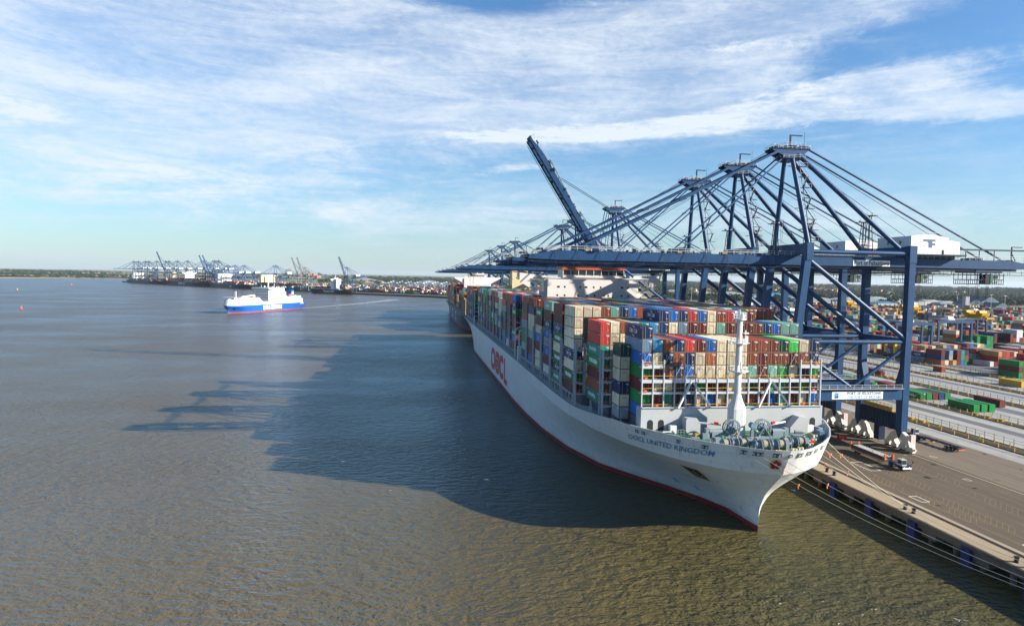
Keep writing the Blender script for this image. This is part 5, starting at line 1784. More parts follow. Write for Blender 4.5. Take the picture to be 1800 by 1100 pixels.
    for s in (-1, 1):
        mb = MB()
        a = (X(101.0), s*2.3, Z(88.2)); a2 = (X(103.2), s*2.2, Z(87.0))
        if not raised:
            b = (X(44.8), s*gy, Z(60.2))
            m_ = tuple((a[i]+b[i])/2 for i in range(3)); 
            m_ = (m_[0], m_[1], m_[2]-.35)
            mb.beam(a, m_, .30, .62); mb.beam(m_, b, .30, .62)
            mb.beam((m_[0]-.9, m_[1], m_[2]-.35), (m_[0]+.9, m_[1], m_[2]+.45), .5, .9)
            b2 = (X(73.2), s*gy, Z(60.2)); m2 = tuple((a2[i]+b2[i])/2 for i in range(3))
            mb.beam(a2, m2, .24, .4); mb.beam(m2, b2, .24, .4); mb.beam((m2[0]-.6, m2[1], m2[2]-.4), (m2[0]+.6, m2[1], m2[2]+.4), .4, .6)
            mb.tube((X(101), s*1.6, Z(89.4)), (X(52), s*2.4, Z(60)), .06, 0, 4)
        else:
            for (px, pz, aa) in ((X(44.8), Z(60.2), a), (X(73.2), Z(60.2), a2)):
                bx, bz = T(px, pz)
                # folded links hang between head and boom
                mx, mz = (aa[0]*.42+bx*.58), min(aa[2], bz)-16
                if px == X(73.2):
                    mb.beam(aa, (aa[0]-2.2, aa[1], aa[2]-22), .24, .4); mb.beam((aa[0]-2.2, aa[1], aa[2]-22), (bx, s*gy, bz), .24, .4)
                else:
                    mb.beam(aa, (aa[0]-4.2, aa[1], aa[2]-24), .26, .5); mb.beam((aa[0]-4.2, aa[1], aa[2]-24), (bx, s*gy, bz), .26, .5)
            bx, bz = T(X(52), Z(60))
            for dy in (0, .5):
                mb.tube((X(101), s*(1.2+dy), Z(89.8)), (bx, s*(1.5+dy), bz), .09, 0, 4)
        P.append(('forestay', mb.mesh('forestay', mats), None))
    return P
def trolley_meshes(x):
    X = lambda v: v-XS; Z = lambda z: z-ZQ
    mb = MB()
    x0, x1, y0, y1 = X(x-4.4), X(x+4.4), -4.4, 4.2
    mb.box(x0, x1, -3.9, 3.9, Z(55.2), Z(56.0), 0)
    for z in (51.9, 53.2): 
        for (a, b) in (((x0, y0), (x1, y0)), ((x1, y0), (x1, y1)), ((x0, y0), (x0, y1)), ((x0, y1), (x1, y1))):
            mb.beam((a[0], a[1], Z(z)), (b[0], b[1], Z(z)), .16, .22, 0)
    for i in range(13):
        xx = x0+(x1-x0)*i/12
        for yy in (y0, y1): mb.beam((xx, yy, Z(51.9)), (xx, yy, Z(55.2 if i % 2 == 0 else 53.2)), .12, .12, 0)
    mb.beam((x0+1, y0, Z(55)), (x0+3.2, y0, Z(52)), .3, .15, 0)
    mb.box(x0, x1, y0, y1, Z(51.8), Z(51.9), 0)
    cab = MB()
    cab.box(X(x-1.8), X(x-.2), -4.6, -2.4, Z(52.0), Z(54.8), 1); cab.box(X(x-.25), X(x+.6), -4.7, -2.3, Z(52.3), Z(54.9), 0)
    cab.box(X(x+1.2), X(x+3.4), -3.5, -1.5, Z(52.2), Z(54.4), 2)
    rp = MB()
    for dx in (-2.2, -1.6, 1.6, 2.2):
        for dy in (-1.6, 1.6): rp.tube((X(x+dx), dy, Z(55)), (X(x+dx*.8), dy, Z(43.6)), .045, 0, 4)
    return [('trolley', mb.mesh('trolley', [M_CRANE_D]), None), ('operator_cab', cab.mesh('operator_cab', [mat('green_cab_glass', (.05, .14, .10), .15), M_DARK, mat('grey_cabinet', (.35, .38, .36), .5)]), 'trolley'), ('hoist_rope', rp.mesh('hoist_rope', [M_DARK]), None)]
FLAT = crane_meshes(False)
UP = crane_meshes(True)
NEAR = [(178, 0, 168.6, ''), (207.5, 0, 170.5, ''), (241.5, 0, 170, ''), (345, 1, 128, ''), (428, 0, 120, ''), (471, 0, 124, ''), (699, 0, 60, ''), (806, 0, 70, ''), (945, 0, 118, '')]
def spreader(x, y, z, label):
    r = root('container_spreader', (x, y, z), label, 'spreader', 'yellow spreaders hanging from the quay cranes')
    M_SY = mat('spreader_yellow', (.48, .27, .02), .45, 0, .25, 1.5, (.12, .07, .02), .6)
    mb = MB()
    mb.box(-1.1, 1.1, -3.0, 3.0, 0, .45); mb.box(-.35, .35, -5, 5, .05, .4)
    for s in (-1, 1):
        mb.box(-1.22, 1.22, s*5-.3, s*5+.3, -.05, .45)
        mb.box(-1.2, 1.2, s*2.2-.7, s*2.2+.7, .45, 1.1)
    mb.build('frame', M_SY, r)
    mb = MB()
    for s in (-1, 1):
        mb.prism([(s*2.4-1.1, .9), (s*2.4-1.2, 1.7), (s*2.4-.5, 1.7), (s*2.4-.3, 2.3), (s*2.4+.3, 2.3), (s*2.4+.5, 1.7), (s*2.4+1.2, 1.7), (s*2.4+1.1, .9)], 'x', -1.3, 1.3)
        for dx in (-1.5, 1.5): mb.tube((dx-.1, s*2.4, 1.8), (dx+.1, s*2.4, 1.8), .65, 0, 10)
    mb.box(-1.0, 1.0, -1.2, 1.2, .46, 1.3)
    mb.build('head_block', M_SY, r)
    mb = MB()
    for sx in (-1, 1):
        for sy in (-1, 1): mb.prism([(sx*1.2-.12, -.45), (sx*1.2+.12, -.45), (sx*1.2+.15, .1), (sx*1.2-.15, .1)], 'y', sy*5.05-.1, sy*5.05+.1)
    mb.build('flipper', M_SY, r)
def make_crane(parts, loc, label, group, rz=0, cat='gantry crane'):
    r = root('gantry_crane', loc, label, cat, group, rz)
    made = {}
    for name, me, par in parts:
        o = put(name, me, made.get(par, r))
        made.setdefault(name, o)
    return r
G1 = 'blue gantry cranes along the near quay'
def near_cranes():
    labs = ['nearest blue gantry crane, boom lowered over the bow half of the pale ship',
            'second blue gantry crane from the camera, boom lowered, yellow spreader behind its landward legs',
            'third blue gantry crane from the camera, boom lowered in front of the white bridge block',
            'blue gantry crane with its long boom raised steeply above the near quay',
            'fifth blue gantry crane from the camera, first one behind the raised boom',
            'sixth blue gantry crane from the camera, close beside the fifth behind the raised boom',
            'seventh blue gantry crane from the camera, boom lowered over the second ship',
            'eighth blue gantry crane from the camera, low on the near quay skyline',
            'farthest blue gantry crane on near quay, its boom tip nearest open water']
    for i, ((y, up, tx, _), lab) in enumerate(zip(NEAR, labs)):
        parts = list(UP if up else FLAT) + trolley_meshes(tx)
        make_crane(parts, (XS, y, ZQ), lab, G1)
        if i == 0: spreader(168.6, y, 41.6, 'yellow spreader hanging from the nearest crane over the yard beyond the landward leg')
        if i == 1: spreader(170.5, y, 42.0, 'yellow spreader seen between the legs of the nearest crane')
        if i == 2: spreader(170.0, y, 42.4, 'small yellow spreader seen between crane legs above the ship containers')
near_cranes()
# ---------------------------------------------------------------- the second ship on the near quay
def ship2():
    hs = Hull(375., 25.5, 16.5, 13.5, 18.0)
    r = root('container_ship', (70.5, 572, 0), 'black hulled container ship with white bridge wings, moored astern of the pale ship', 'container ship')
    M_H = mat('charcoal_hull_paint', (.045, .055, .065), .45, 0, .12, .15)
    h = hs.build('hull', [M_H, mat('dull_red_boot', (.22, .05, .06), .6, 0, .2, .2)], r, 2.6)
    mb = MB()
    vs, fs = text_geo('MSC', 62, 8.2, .0)
    mb.add([(-hs.half(120+u*1.0, 8)-.08, 268-u, 5.2+v) for u, v in vs], fs)
    # three letters spread along the side
    mb = MB()
    for k, ch in enumerate('MSC'):
        vs, fs = text_geo(ch, 16, 9.5, .006)
        mb.add([(-25.6, 268-k*56-u, 4.6+v) for u, v in vs], fs)
    mb.build('side_lettering', M_WHT, h)
    hs.deck('main_deck', M_STEEL, r, .3, 375, 16.6, .1)
    mb = MB(); mb.box(-22.5, 22.5, 30, 366, 16.6, 19); mb.build('hatch_coaming', MATS['dark_grey_steel'], r)
    y = 743-572
    mb = MB()
    mb.box(-15, 15, y, y+11, 17, 49.4)
    mb.prism([(-26, 50.6), (-26, 49.4), (-15, 43.5), (15, 43.5), (26, 49.4), (26, 50.6)], 'y', y+1, y+5)
    mb.box(-9.8, 9.8, y+.5, y+9, 50.6, 53.6); mb.box(-8, 8, y+2, y+8, 53.6, 55); mb.tube((0, y+4, 55), (0, y+4, 61), .4)
    mb.box(-3, 3, y+3.8, y+4.2, 57.5, 58); mb.cbox(-6, y+3, 55, 1, 1, 2.2); mb.cbox(6, y+3, 55, 1, 1, 1.8)
    o = mb.build('superstructure', M_WHITE, r)
    mb = MB()
    mb.box(-7.6, 7.6, y+.4, y+.6, 51.6, 52.6); mb.box(-14.5, -8.5, y+.9, y+1.05, 46.2, 48.0); mb.box(9, 14, y+.9, y+1.05, 46.2, 48)
    for k in range(12): mb.box(-13.5+k*2.3, -13.0+k*2.3, y-.05, y+.1, 41.8, 42.4)
    mb.build('window', M_GLASS, o)
    mb = MB(); mb.box(-9.9, 9.9, y+.35, y+.5, 53.5, 53.9); mb.build('bridge_stripe', M_RED, o)
    mb = MB(); mb.box(-6, 6, 290, 302, 17, 52); mb.build('funnel', MATS['cream_paint'], r)
    mb = MB()
    for yy in (24, 38.5, 53, 68, 83, 98, 113, 128, 143, 158, 188, 203, 218, 233, 248, 263, 278, 310, 325, 340):
        for s in (-1, 1):
            mb.box(min(s*24.6, s*19), max(s*24.6, s*19), yy, yy+.5, 24, 24.5); mb.box(min(s*24.6, s*19), max(s*24.6, s*19), yy, yy+.5, 29, 29.5)
            for x in (24.4, 19.2): mb.box(s*x-.25, s*x+.25, yy, yy+.5, 16.6, 32)
        
    mb.build('lashing_bridge', mat('tan_lashing_steel', (.42, .33, .17), .6), r)
    rng = random.Random(9)
    W2 = [('red', 9), ('maroon', 9), ('brown', 7), ('orange', 5), ('greyblue', 3), ('navy', 3), ('grey', 3), ('yellow', 1), ('tan', 2), ('teal', 2), ('cream', 2), ('darkgreen', 2)]
    bays = [(26, 15, 5), (40.5, 17, 6), (55, 19, 6), (70, 19, 7), (85, 19, 6), (100, 20, 5), (115, 20, 2), (130, 20, 2), (145, 20, 7), (190, 20, 8), (205, 20, 8), (220, 20, 7), (235, 20, 8), (250, 20, 8), (265, 20, 8), (280, 20, 7), (312, 20, 8), (327, 20, 7), (342, 20, 7)]
    cells = {}
    for b, (yy, nc, nt) in enumerate(bays):
        for i in range(nc):
            t_ = max(1, nt - rng.choice((0, 0, 0, 1)))
            for t in range(t_):
                cells[(b, i+(20-nc)//2, t)] = (70.5-(nc-1)*1.25+i*2.5, 572+yy, 19.1+CH*t, 40, rcol(rng, W2))
    add_grid(cells, None, lambda b, r_, t, c: '%%s container on the black hulled ship, %s row from its bow, column %s, tier %s' % (ordw(b), ordw(r_), ordw(t)))
ship2()
# ---------------------------------------------------------------- ferry
def ferry():
    dirv = Vector((-168+235.7, 1026-864.9, 0)).normalized()
    rz = math.atan2(dirv.y, dirv.x) - math.pi/2              # local +y runs aft
    r = root('cargo_ferry', (-229.5, 858, 0), 'blue and white cargo ferry under way with company name on its side', 'ferry', None, rz)
    r.rotation_euler = (0, 0, rz)
    r.scale = (.92, .895, .92)
    L_ = 180.
    hs = Hull(L_, 13.2, 10.8, 8.5, 11.0, .42)
    M_FW = mat('ferry_white_paint', (.60, .60, .58), .5, 0, .05, .1)
    M_B = mat('ferry_blue_paint', (.010, .085, .34), .4, 0, .05, .2)
    h = hs.build('hull', [M_B, mat('ferry_red_boot', (.24, .05, .04), .5)], r, 1.7)
    hs.deck('deck', M_STEEL, r, .3, L_, 10.85, .05)
    # the camera sees the side on local +x
    mb = MB()
    vs, fs = text_geo('DFDS SEAWAYS', 46, 6.2, .035)
    mb.add([(13.2*1.0+.08, 66+u, 3.2+v) for u, v in vs], fs)
    mb.build('side_lettering', M_WHT, h); mb = MB()
    vs, fs = text_geo('SEAWAYS', 9, 1.4, .02)
    mb.add([(13.2+.08, 163+u, 8.4+v) for u, v in vs], fs)
    mb.build('stern_lettering', M_WHT, h)
    mb = MB()
    B = 13.0
    mb.add([], [])
    # forward house follows the bow
    def ring(z, y0, y1, k, off=0):
        pts = []
        for i in range(9):
            y = y0 + (y1-y0)*i/8
            pts.append((hs.half(max(y, .6), 10.8)*k if i else 1.5*k, y, z))
        return pts
    n = 9
    lo = ring(10.8, 1.5, 60, 1.0); mi = ring(17.5, 3.5, 60, 1.0); hi = ring(20.5, 9, 60, .82)
    vs = []
    for rr in (lo, mi, hi):
        vs += rr + [(-x, y, z) for x, y, z in rr]
    m_ = 2*n
    for k in range(2):
        for i in range(n-1):
            a = k*m_+i; mb.f.append([a, a+1, a+1+m_, a+m_]); mb.m.append(0); mb.smooth.append(False)
            a = k*m_+n+i; mb.f.append([a+1, a, a+m_, a+1+m_]); mb.m.append(0); mb.smooth.append(False)
        a = k*m_; mb.f.append([a, a+m_, a+m_+n, a+n]); mb.m.append(0); mb.smooth.append(False)
    for i in range(n-1): mb.f.append([2*m_+i, 2*m_+i+1, 2*m_+n+i+1, 2*m_+n+i]); mb.m.append(0); mb.smooth.append(False)
    mb.f.append([n-1, m_+n-1, 2*m_+n-1, 2*m_+2*n-1, m_+2*n-1, 2*n-1]); mb.m.append(0); mb.smooth.append(False)
    mb.v.extend(vs)
    for s in (-1, 1):
        a, b = sorted((s*B, s*(B-.4)))
        mb.prism([(60, 10.8), (60, 17.5), (66, 14.6), (80, 14.6), (80, 10.8)], 'x', a, b)
    mb.box(-B, B, 80, 170, 10.8, 17.0); mb.box(-B+.6, B-.6, 114, 166, 17.0, 20.8)
    mb.box(-1.5, 1.5, 20, 20.9, 20.5, 30); 
    mb.box(-8, 8, 8, 12, 20, 21.6)
    o = mb.build('deckhouse', M_FW, r)
    mb = MB()
    mb.box(-B+1, B-1, 80, 112, 17, 31.2); mb.box(-B-1.2, B+1.2, 77.5, 91, 31.2, 34.6); mb.box(-B+1, B-3, 91, 124, 28.5, 33.6); mb.box(-B+3, B-3, 112, 128, 17, 28)
    o = mb.build('superstructure', M_FW, r)
    mb = MB()
    for z in (19.6, 23.4, 27.4):
        for k in range(8):
            y = 83+k*3.6
            mb.box(B-1.02, B-.94, y, y+1.2, z, z+1.1)
        for k in range(7): mb.box(-9+k*3, -7.8+k*3, 79.92, 80.02, z, z+1.0)
    mb.box(-B-1.1, B+1.25, 77.4, 90, 31.4, 32.1)
    mb.build('window', M_GLASS, o)
    mb = MB()
    mb.tube((0, 97, 33), (0, 97, 48), 1.1, 0, 8, .7); mb.box(-4, 4, 96.6, 97.4, 43, 44); mb.tube((0, 88, 34.5), (0, 88, 37), 1.0)
    mb.box(-.3, .3, 112, 112.6, 33, 40); mb.box(-.2, .2, 80, 80.4, 34.6, 38); mb.tube((4, 128, 28), (4, 128, 33), .4)
    mb.build('mast', M_WHITE, r)
    mb = MB()
    for (xa, ya, xb, yb, z) in ((13.8, 78, 13.8, 91, 34.6), (12, 114, 12, 166, 20.8), (12.5, 91, 9.5, 124, 33.6), (12.8, 66, 12.8, 80, 14.6), (-10, 9.5, -10, 60, 20.5), (10, 9.5, 10, 60, 20.5)):
        n_ = max(3, int(abs(yb-ya)/2.2))
        for i in range(n_+1):
            t = i/n_
            mb.beam((xa+(xb-xa)*t, ya+(yb-ya)*t, z), (xa+(xb-xa)*t, ya+(yb-ya)*t, z+1.2), .12, .12)
        mb.beam((xa, ya, z+1.2), (xb, yb, z+1.2), .12, .12)
    mb.build('deck_railing', M_RAIL, r)
    mb = MB()
    rr = random.Random(3); GM = mat('ferry_deck_gear', (.36, .37, .36), .6)
    for i in range(26): mb.cbox(rr.uniform(-9, 9), rr.uniform(84, 160), 20.8 if i > 12 else 33.6, rr.uniform(.8, 3), rr.uniform(.8, 4), rr.uniform(.8, 2.4)); mb.build('deck_gear', GM, r); mb = MB()
    for y in (100, 106): mb.tube((11.2, y, 26), (11.2, y+4.5, 26), 1.2, 0, 8); mb.build('life_raft', GM, r); mb = MB()
    mb.box(-2, 2, 30, 33, 20.5, 22)
    mb.build('deck_gear', mat('ferry_deck_gear', (.36, .37, .36), .6), r)
    mb = MB()
    for i in range(16): mb.box(13.0*.999, 13.06, 84+i*5, 84+i*5+.9, 14.2, 15.0)
    for i in range(4): mb.box(12.0, 12.08, 118+i*9, 121+i*9, 18, 19.2)
    mb.build('side_opening', M_DARK, r)
    mb = MB()
    mb.prism([(139, 20.8), (150, 20.8), (149, 30.5), (142, 30.5)], 'x', 3.5, 10.5)
    f = mb.build('funnel', M_B, r)
    mb = MB()
    n = 12
    mb.add([(10.56, 145.3+2.0*math.cos(t*2*math.pi/n), 25.6+2.4*math.sin(t*2*math.pi/n)) for t in range(n)], [tuple(range(n))])
    mb.build('funnel_emblem', M_WHT, f)
    mb = MB(); mb.tube((5.5, 143, 30.5), (5.5, 143, 34), .6); mb.tube((8.5, 146, 30.5), (8.5, 146, 35), .6)
    mb.build('exhaust_pipe', M_DARK, f)
    mb = MB(); mb.tube((B+.3, 129.5, 22.6), (B+.3, 135.5, 22.6), 1.7, 0, 8)
    mb.build('rescue_boat', M_ORANGE, r)
    mb = MB()
    mb.box(-1.3, 1.3, 60.5, 63.5, 10.8, 24.5); mb.beam((0, 62, 24), (0, 38, 22.0), 2.0, 1.6); mb.box(-1.5, 1.5, 34.5, 38.5, 20.6, 23.2)
    mb.build('deck_crane', M_CREAM, r)
    mb = MB(); mb.box(-9, 9, 168.5, 174.5, 10.9, 20.5); mb.build('stern_ramp', mat('dark_ramp_steel', (.03, .04, .05), .6), r)
    mb = MB()
    hs.patch(mb, 8.5, 11.5, 5.0, 8.2, .07, 0, 3, -.5)
    mb.build('anchor_pocket', M_DARK, h)
    # wake
    mb = MB()
    c, s = math.cos(rz), math.sin(rz)
    pts = []
    Rw = random.Random(2)
    for i in range(40):
        t = i/39
        y = 159 + t*430
        xo = -.0011*(t*430)**2*.2
        w = 9 + 20*t
        for sgn in (-1, 1):
            lx, ly = xo+sgn*w*.5+Rw.uniform(-1.4, 1.4)*t, y
            pts.append((-229.5+lx*c-ly*s, 858+lx*s+ly*c, .06))
    mb.add(pts, [(2*i, 2*i+1, 2*i+3, 2*i+2) for i in range(39)])
    # foam at the bow and along the side
    pts = []
    for i in range(26):
        y = 3 + i*6.2
        b0 = hs.half(y/.895, 0)*.92
        for k in (b0-.5, b0+1.2+Rw.uniform(0, 1.4)+(3 if i < 3 else 0)):
            pts.append((-229.5+k*c-y*s, 858+k*s+y*c, .07))
    mb.add(pts, [(2*i, 2*i+1, 2*i+3, 2*i+2) for i in range(25)])
    m = bpy.data.materials.new('wake_foam'); m.use_nodes = True
    nt = m.node_tree; n_ = nt.nodes; Lk = nt.links.new
    b = n_['Principled BSDF']; b.inputs['Base Color'].default_value = (.5, .52, .5, 1); b.inputs['Roughness'].default_value = .7
    tc = n_.new('ShaderNodeTexCoord'); t = n_.new('ShaderNodeTexNoise'); t.inputs['Scale'].default_value = .22; t.inputs['Detail'].default_value = 7; t.inputs['Roughness'].default_value = .7
    Lk(tc.outputs['Object'], t.inputs['Vector'])
    mr = n_.new('ShaderNodeMapRange'); Lk(t.outputs['Fac'], mr.inputs[0]); mr.inputs[1].default_value = .38; mr.inputs[2].default_value = .6; mr.inputs[4].default_value = .6
    Lk(mr.outputs[0], b.inputs['Alpha'])
    tag(mb.build('wake', m), 'thin white foam wake trailing behind the ferry', kind='stuff')
ferry()
# ---------------------------------------------------------------- distant ships and cranes along the far quay
def at_px(x, y, z=0.0):
    """metres on the plane z for a place read off the survey of the view"""
    hy = 471+.0178*900
    roll = math.atan(.0178); pitch = math.atan((550-hy)*math.cos(roll)/FPX); yaw = math.atan((900-727)/FPX*math.cos(pitch))
    F = Vector((math.sin(yaw)*math.cos(pitch), math.cos(yaw)*math.cos(pitch), -math.sin(pitch)))
    R0 = Vector((math.cos(yaw), -math.sin(yaw), 0)); U0 = R0.cross(F)
    c, s = math.cos(roll), math.sin(roll)
    d = F + (R0*c+U0*s)*((x-900)/FPX) - (-R0*s+U0*c)*((y-550)/FPX)
    t = (z-H)/d.z
    return Vector((0, 0, H)) + d*t
def far_ship(x0, x1, base_y0, base_y1, label, hullc, boot, bridge, funnel, nbays, tiers, letters=None, dk=13., brc=None, colors=None, bow_right=True, flip=False):
    A = at_px(x0, base_y0); B_ = at_px(x1, base_y1)
    a, b = (B_, A) if bow_right else (A, B_)        # a = bow
    d = (b-a); L_ = d.length; d.normalize()
    rz = math.atan2(d.y, d.x)-math.pi/2
    # shift away from the viewer by half a beam
    hs = Hull(L_, min(25, L_*.075+3), dk, dk-3, dk+2, max(.5, L_/432))
    nrm = Vector((d.y, -d.x, 0))
    if nrm.dot(Vector((a.x, a.y, 0))) < 0: nrm = -nrm
    o_ = a + nrm*hs.B*.9
    r = root('container_ship', (o_.x, o_.y, 0), label, 'container ship', None, rz)
    h = hs.build('hull', [hullc, boot], r, 1.6)
    hs.deck('main_deck', M_STEEL, r, .3, L_, dk+.1, .1)
    side = 1 if Vector((math.cos(rz), math.sin(rz), 0)).dot(nrm) < 0 else -1
    if letters:
        mb = MB()
        word, u0, w, hh = letters
        vs, fs = text_geo(word, w, hh, .008)
        yy = L_*u0
        for u, v in vs: pass
        mb.add([(side*(hs.B+.1), (yy+u if side > 0 else yy-u), dk*.30+v) for u, v in vs], fs)
        mb.build('side_lettering', M_WHT, h)
    yb = L_*bridge
    mb = MB()
    bw = hs.B
    top = dk+ (30 if L_ > 250 else 24)
    mb.box(-bw*.62, bw*.62, yb, yb+10, dk, top); mb.prism([(-bw, top+2.5), (-bw, top+.8), (-bw*.62, top-4), (bw*.62, top-4), (bw, top+.8), (bw, top+2.5)], 'y', yb+1, yb+6)
    mb.box(-bw*.4, bw*.4, yb+1, yb+8, top+2.5, top+6); mb.tube((0, yb+4, top+6), (0, yb+4, top+13), .6)
    o = mb.build('superstructure', brc or M_WHITE, r)
    mb = MB(); mb.box(-bw*.38, bw*.38, yb+.85, yb+1.1, top+3.6, top+5); mb.box(bw*.4 if side > 0 else -bw*.4-.1, bw*.4+.1 if side > 0 else -bw*.4, yb+2, yb+7, top+3.6, top+5); mb.build('window', M_GLASS, o)
    yf = L_*funnel
    mb = MB(); mb.box(-7, 7, yf, yf+12, dk, top+2); mb.tube((-2, yf+5, top+2), (-2, yf+5, top+6), .9); mb.tube((2, yf+5, top+2), (2, yf+5, top+5), .9)
    mb.build('funnel', brc if brc and False else (M_CREAM if funnel in (.74, .9) else M_STEEL), r)
    rng = random.Random(int(x0))
    W2 = colors or [('red', 6), ('maroon', 6), ('brown', 5), ('orange', 6), ('navy', 3), ('grey', 3), ('cream', 3), ('tan', 4), ('white', 2), ('green', 1)]
    c, s = math.cos(rz), math.sin(rz)
    nb = int((L_-30)/14.5)
    cells = {}
    nc = int(bw*2/2.5)-1
    for b_ in range(nb):
        y = 22+b_*14.5
        if abs(y+6-yb-5) < 13 or abs(y+6-yf-6) < 13: continue
        base = tiers(b_/nb)
        for i in range(nc):
            if y < 60 and (i < 3 or i > nc-4): continue
            for t in range(max(0, base+rng.choice((-2, -1, 0, 0)))):
                lx, ly = -(nc-1)*1.25+i*2.5, y+6
                cells[(b_, i, t)] = (o_.x+lx*c-ly*s, o_.y+lx*s+ly*c, dk+1+CH*t, rcol(rng, W2))
    for (b_, i, t), v in cells.items():
        if (b_, i, t+1) in cells and (b_, i+1, t) in cells and (b_, i-1, t) in cells and (b_-1, i, t) in cells: continue
        PLACED.append(dict(x=v[0], y=v[1], z=v[2], kind=40, col=v[3], top=0, side=0, front=0, where='', rz=rz+math.pi/2))
M_NAVYH = mat('dark_navy_hull', (.018, .035, .05), .5)
M_BLACKH = mat('black_hull', (.02, .025, .03), .5)
M_TEALH = mat('turquoise_hull', (.02, .22, .32), .5)
M_BOOT2 = mat('faded_boot_paint', (.2, .07, .06), .6)
far_ship(222, 276, 496.5, 500, 'smallest dark hulled container ship at the far left end of the far quay', M_NAVYH, M_NAVYH, .72, .93, 12, lambda u: 3 if u < .62 else 2, None, 12)
far_ship(277, 360, 499, 504.5, 'dark hulled container ship with cream funnel block on the far quay', M_BLACKH, M_BOOT2, .42, .74, 14, lambda u: 4 if .2 < u < .8 else 2, ('MSC', .50, 70, 8), 15, None)
far_ship(362, 431, 504, 508.5, 'dark green hulled container ship with white house, below three slim blue cranes', mat('dark_green_hull', (.012, .04, .045), .5), M_BOOT2, .62, .80, 14, lambda u: 3 if u < .5 else 1, ('APL', .35, 18, 6), 13)
far_ship(444, 515, 507.5, 512, 'turquoise hulled container ship half hidden behind the white ferry', M_TEALH, M_TEALH, .72, .9, 12, lambda u: 3, None, 12, M_CREAM)
far_ship(545, 612, 515, 518.5, 'black container ship with white company name, nearest on the far quay', M_BLACKH, M_BOOT2, .42, .36, 12, lambda u: 4 if u < .35 else 2, ('Hapag-Lloyd', .62, 46, 7), 12, None, [('orange', 9), ('brown', 7), ('green', 2), ('grey', 2), ('maroon', 4), ('tan', 3)])
# one simplified crane mesh set for the distance
def far_crane_meshes(up, body, house, light=1.0, low=False):
    Z = lambda z: z-ZQ
    X = lambda x: x-XS
    t = 1.15*light
    mb = MB()
    k = .82 if low else 1.0
    for x in (105, 138):
        for s in (-9, 9): mb.box(X(x)-.9*t, X(x)+.9*t, s-.9*t, s+.9*t, 0, Z(61*k))
        mb.box(X(x)-.7*t, X(x)+.7*t, -9, 9, Z(8), Z(12)); mb.box(X(x)-.7*t, X(x)+.7*t, -9, 9, Z(58*k), Z(61*k))
    for s in (-9, 9):
        mb.beam((X(105), s, Z(20)), (X(138), s, Z(20)), 1.3*t, 2.6); mb.beam((X(107), s, Z(57*k)), (X(138), s, Z(36*k)), 1.1*t, 1.1*t)
        mb.beam((X(105), s, Z(35*k)), (X(138), s, Z(35*k)), 1*t, 1.1*t)
        mb.beam((X(106), s, Z(61*k)), (X(105.5), s*.25, Z(88*k)), 1.0*t, 1.0*t); mb.beam((X(107), s*.25, Z(88*k)), (X(136), s, Z(60*k)), 1.0*t, 1.0*t)
    mb.box(X(100), X(186 if not low else 172), -4, -2.7, Z(56.3*k), Z(58.9*k)); mb.box(X(100), X(186 if not low else 172), 2.7, 4, Z(56.3*k), Z(58.9*k))
    for s in (-3, 3): mb.beam((X(112), s, Z(88*k)), (X(172 if not low else 160), s, Z(59*k)), .6*t, .6*t)
    mb.box(X(99.5), X(112.5), -4, 4, Z(87*k), Z(89*k)); mb.box(X(105), X(109), -.4, .4, Z(89*k), Z(92*k))
    mb.box(X(104), X(107), -8, 8, Z(4.4), Z(7.5)); mb.box(X(137), X(140), -8, 8, Z(4.4), Z(7.5))
    fr = mb.mesh('frame', [body])
    mb = MB()
    ang = math.radians(72 if low else 69) if up else 0
    c, s_ = math.cos(ang), math.sin(ang)
    hx, hz = X(101), Z(57.5*k)
    Lb = 72 if not low else 46
    ex, ez = hx-Lb*c, hz+Lb*s_
    for s in (-3.3, 3.3): mb.beam((hx, s, hz), (ex, s, ez), 1.2*t, 2.5)
    for q in (.2, .45, .7, .97): mb.box(hx+(ex-hx)*q-.5, hx+(ex-hx)*q+.5, -3.3, 3.3, hz+(ez-hz)*q-.5, hz+(ez-hz)*q+.5)
    for s in (-3, 3):
        mb.beam((X(101), s, Z(88*k)), (hx+(ex-hx)*.78, s, hz+(ez-hz)*.78+1.5), .55*t, .55*t); 
        if not up: mb.beam((X(103), s, Z(87*k)), (hx+(ex-hx)*.4, s, hz+1.5), .5*t, .5*t)
    bm = mb.mesh('boom', [body])
    mb = MB(); mb.box(X(141), X(157), -5.4, 8.6, Z(60.2*k), Z(60.2*k)+5.6); hm = mb.mesh('machinery_house', [house])
    return [('frame', fr, None), ('boom', bm, None), ('machinery_house', hm, None)]
M_FC = mat('distant_crane_blue', (.018, .048, .10), .6)
M_FC2 = mat('distant_crane_bright_blue', (.022, .07, .17), .6)
M_FG = mat('distant_crane_grey', (.10, .12, .12), .6)
M_REDW = mat('faded_red_paint', (.45, .12, .08), .6)
FC_D = far_crane_meshes(False, M_FC, M_WHITE); FC_U = far_crane_meshes(True, M_FC, M_WHITE)
FB_D = far_crane_meshes(False, M_FC2, M_WHITE, .9, True); FB_U = far_crane_meshes(True, M_FC2, M_WHITE)
FG_U = far_crane_meshes(True, M_FG, M_REDW); FG_D = far_crane_meshes(False, M_FG, M_REDW, 1, True)
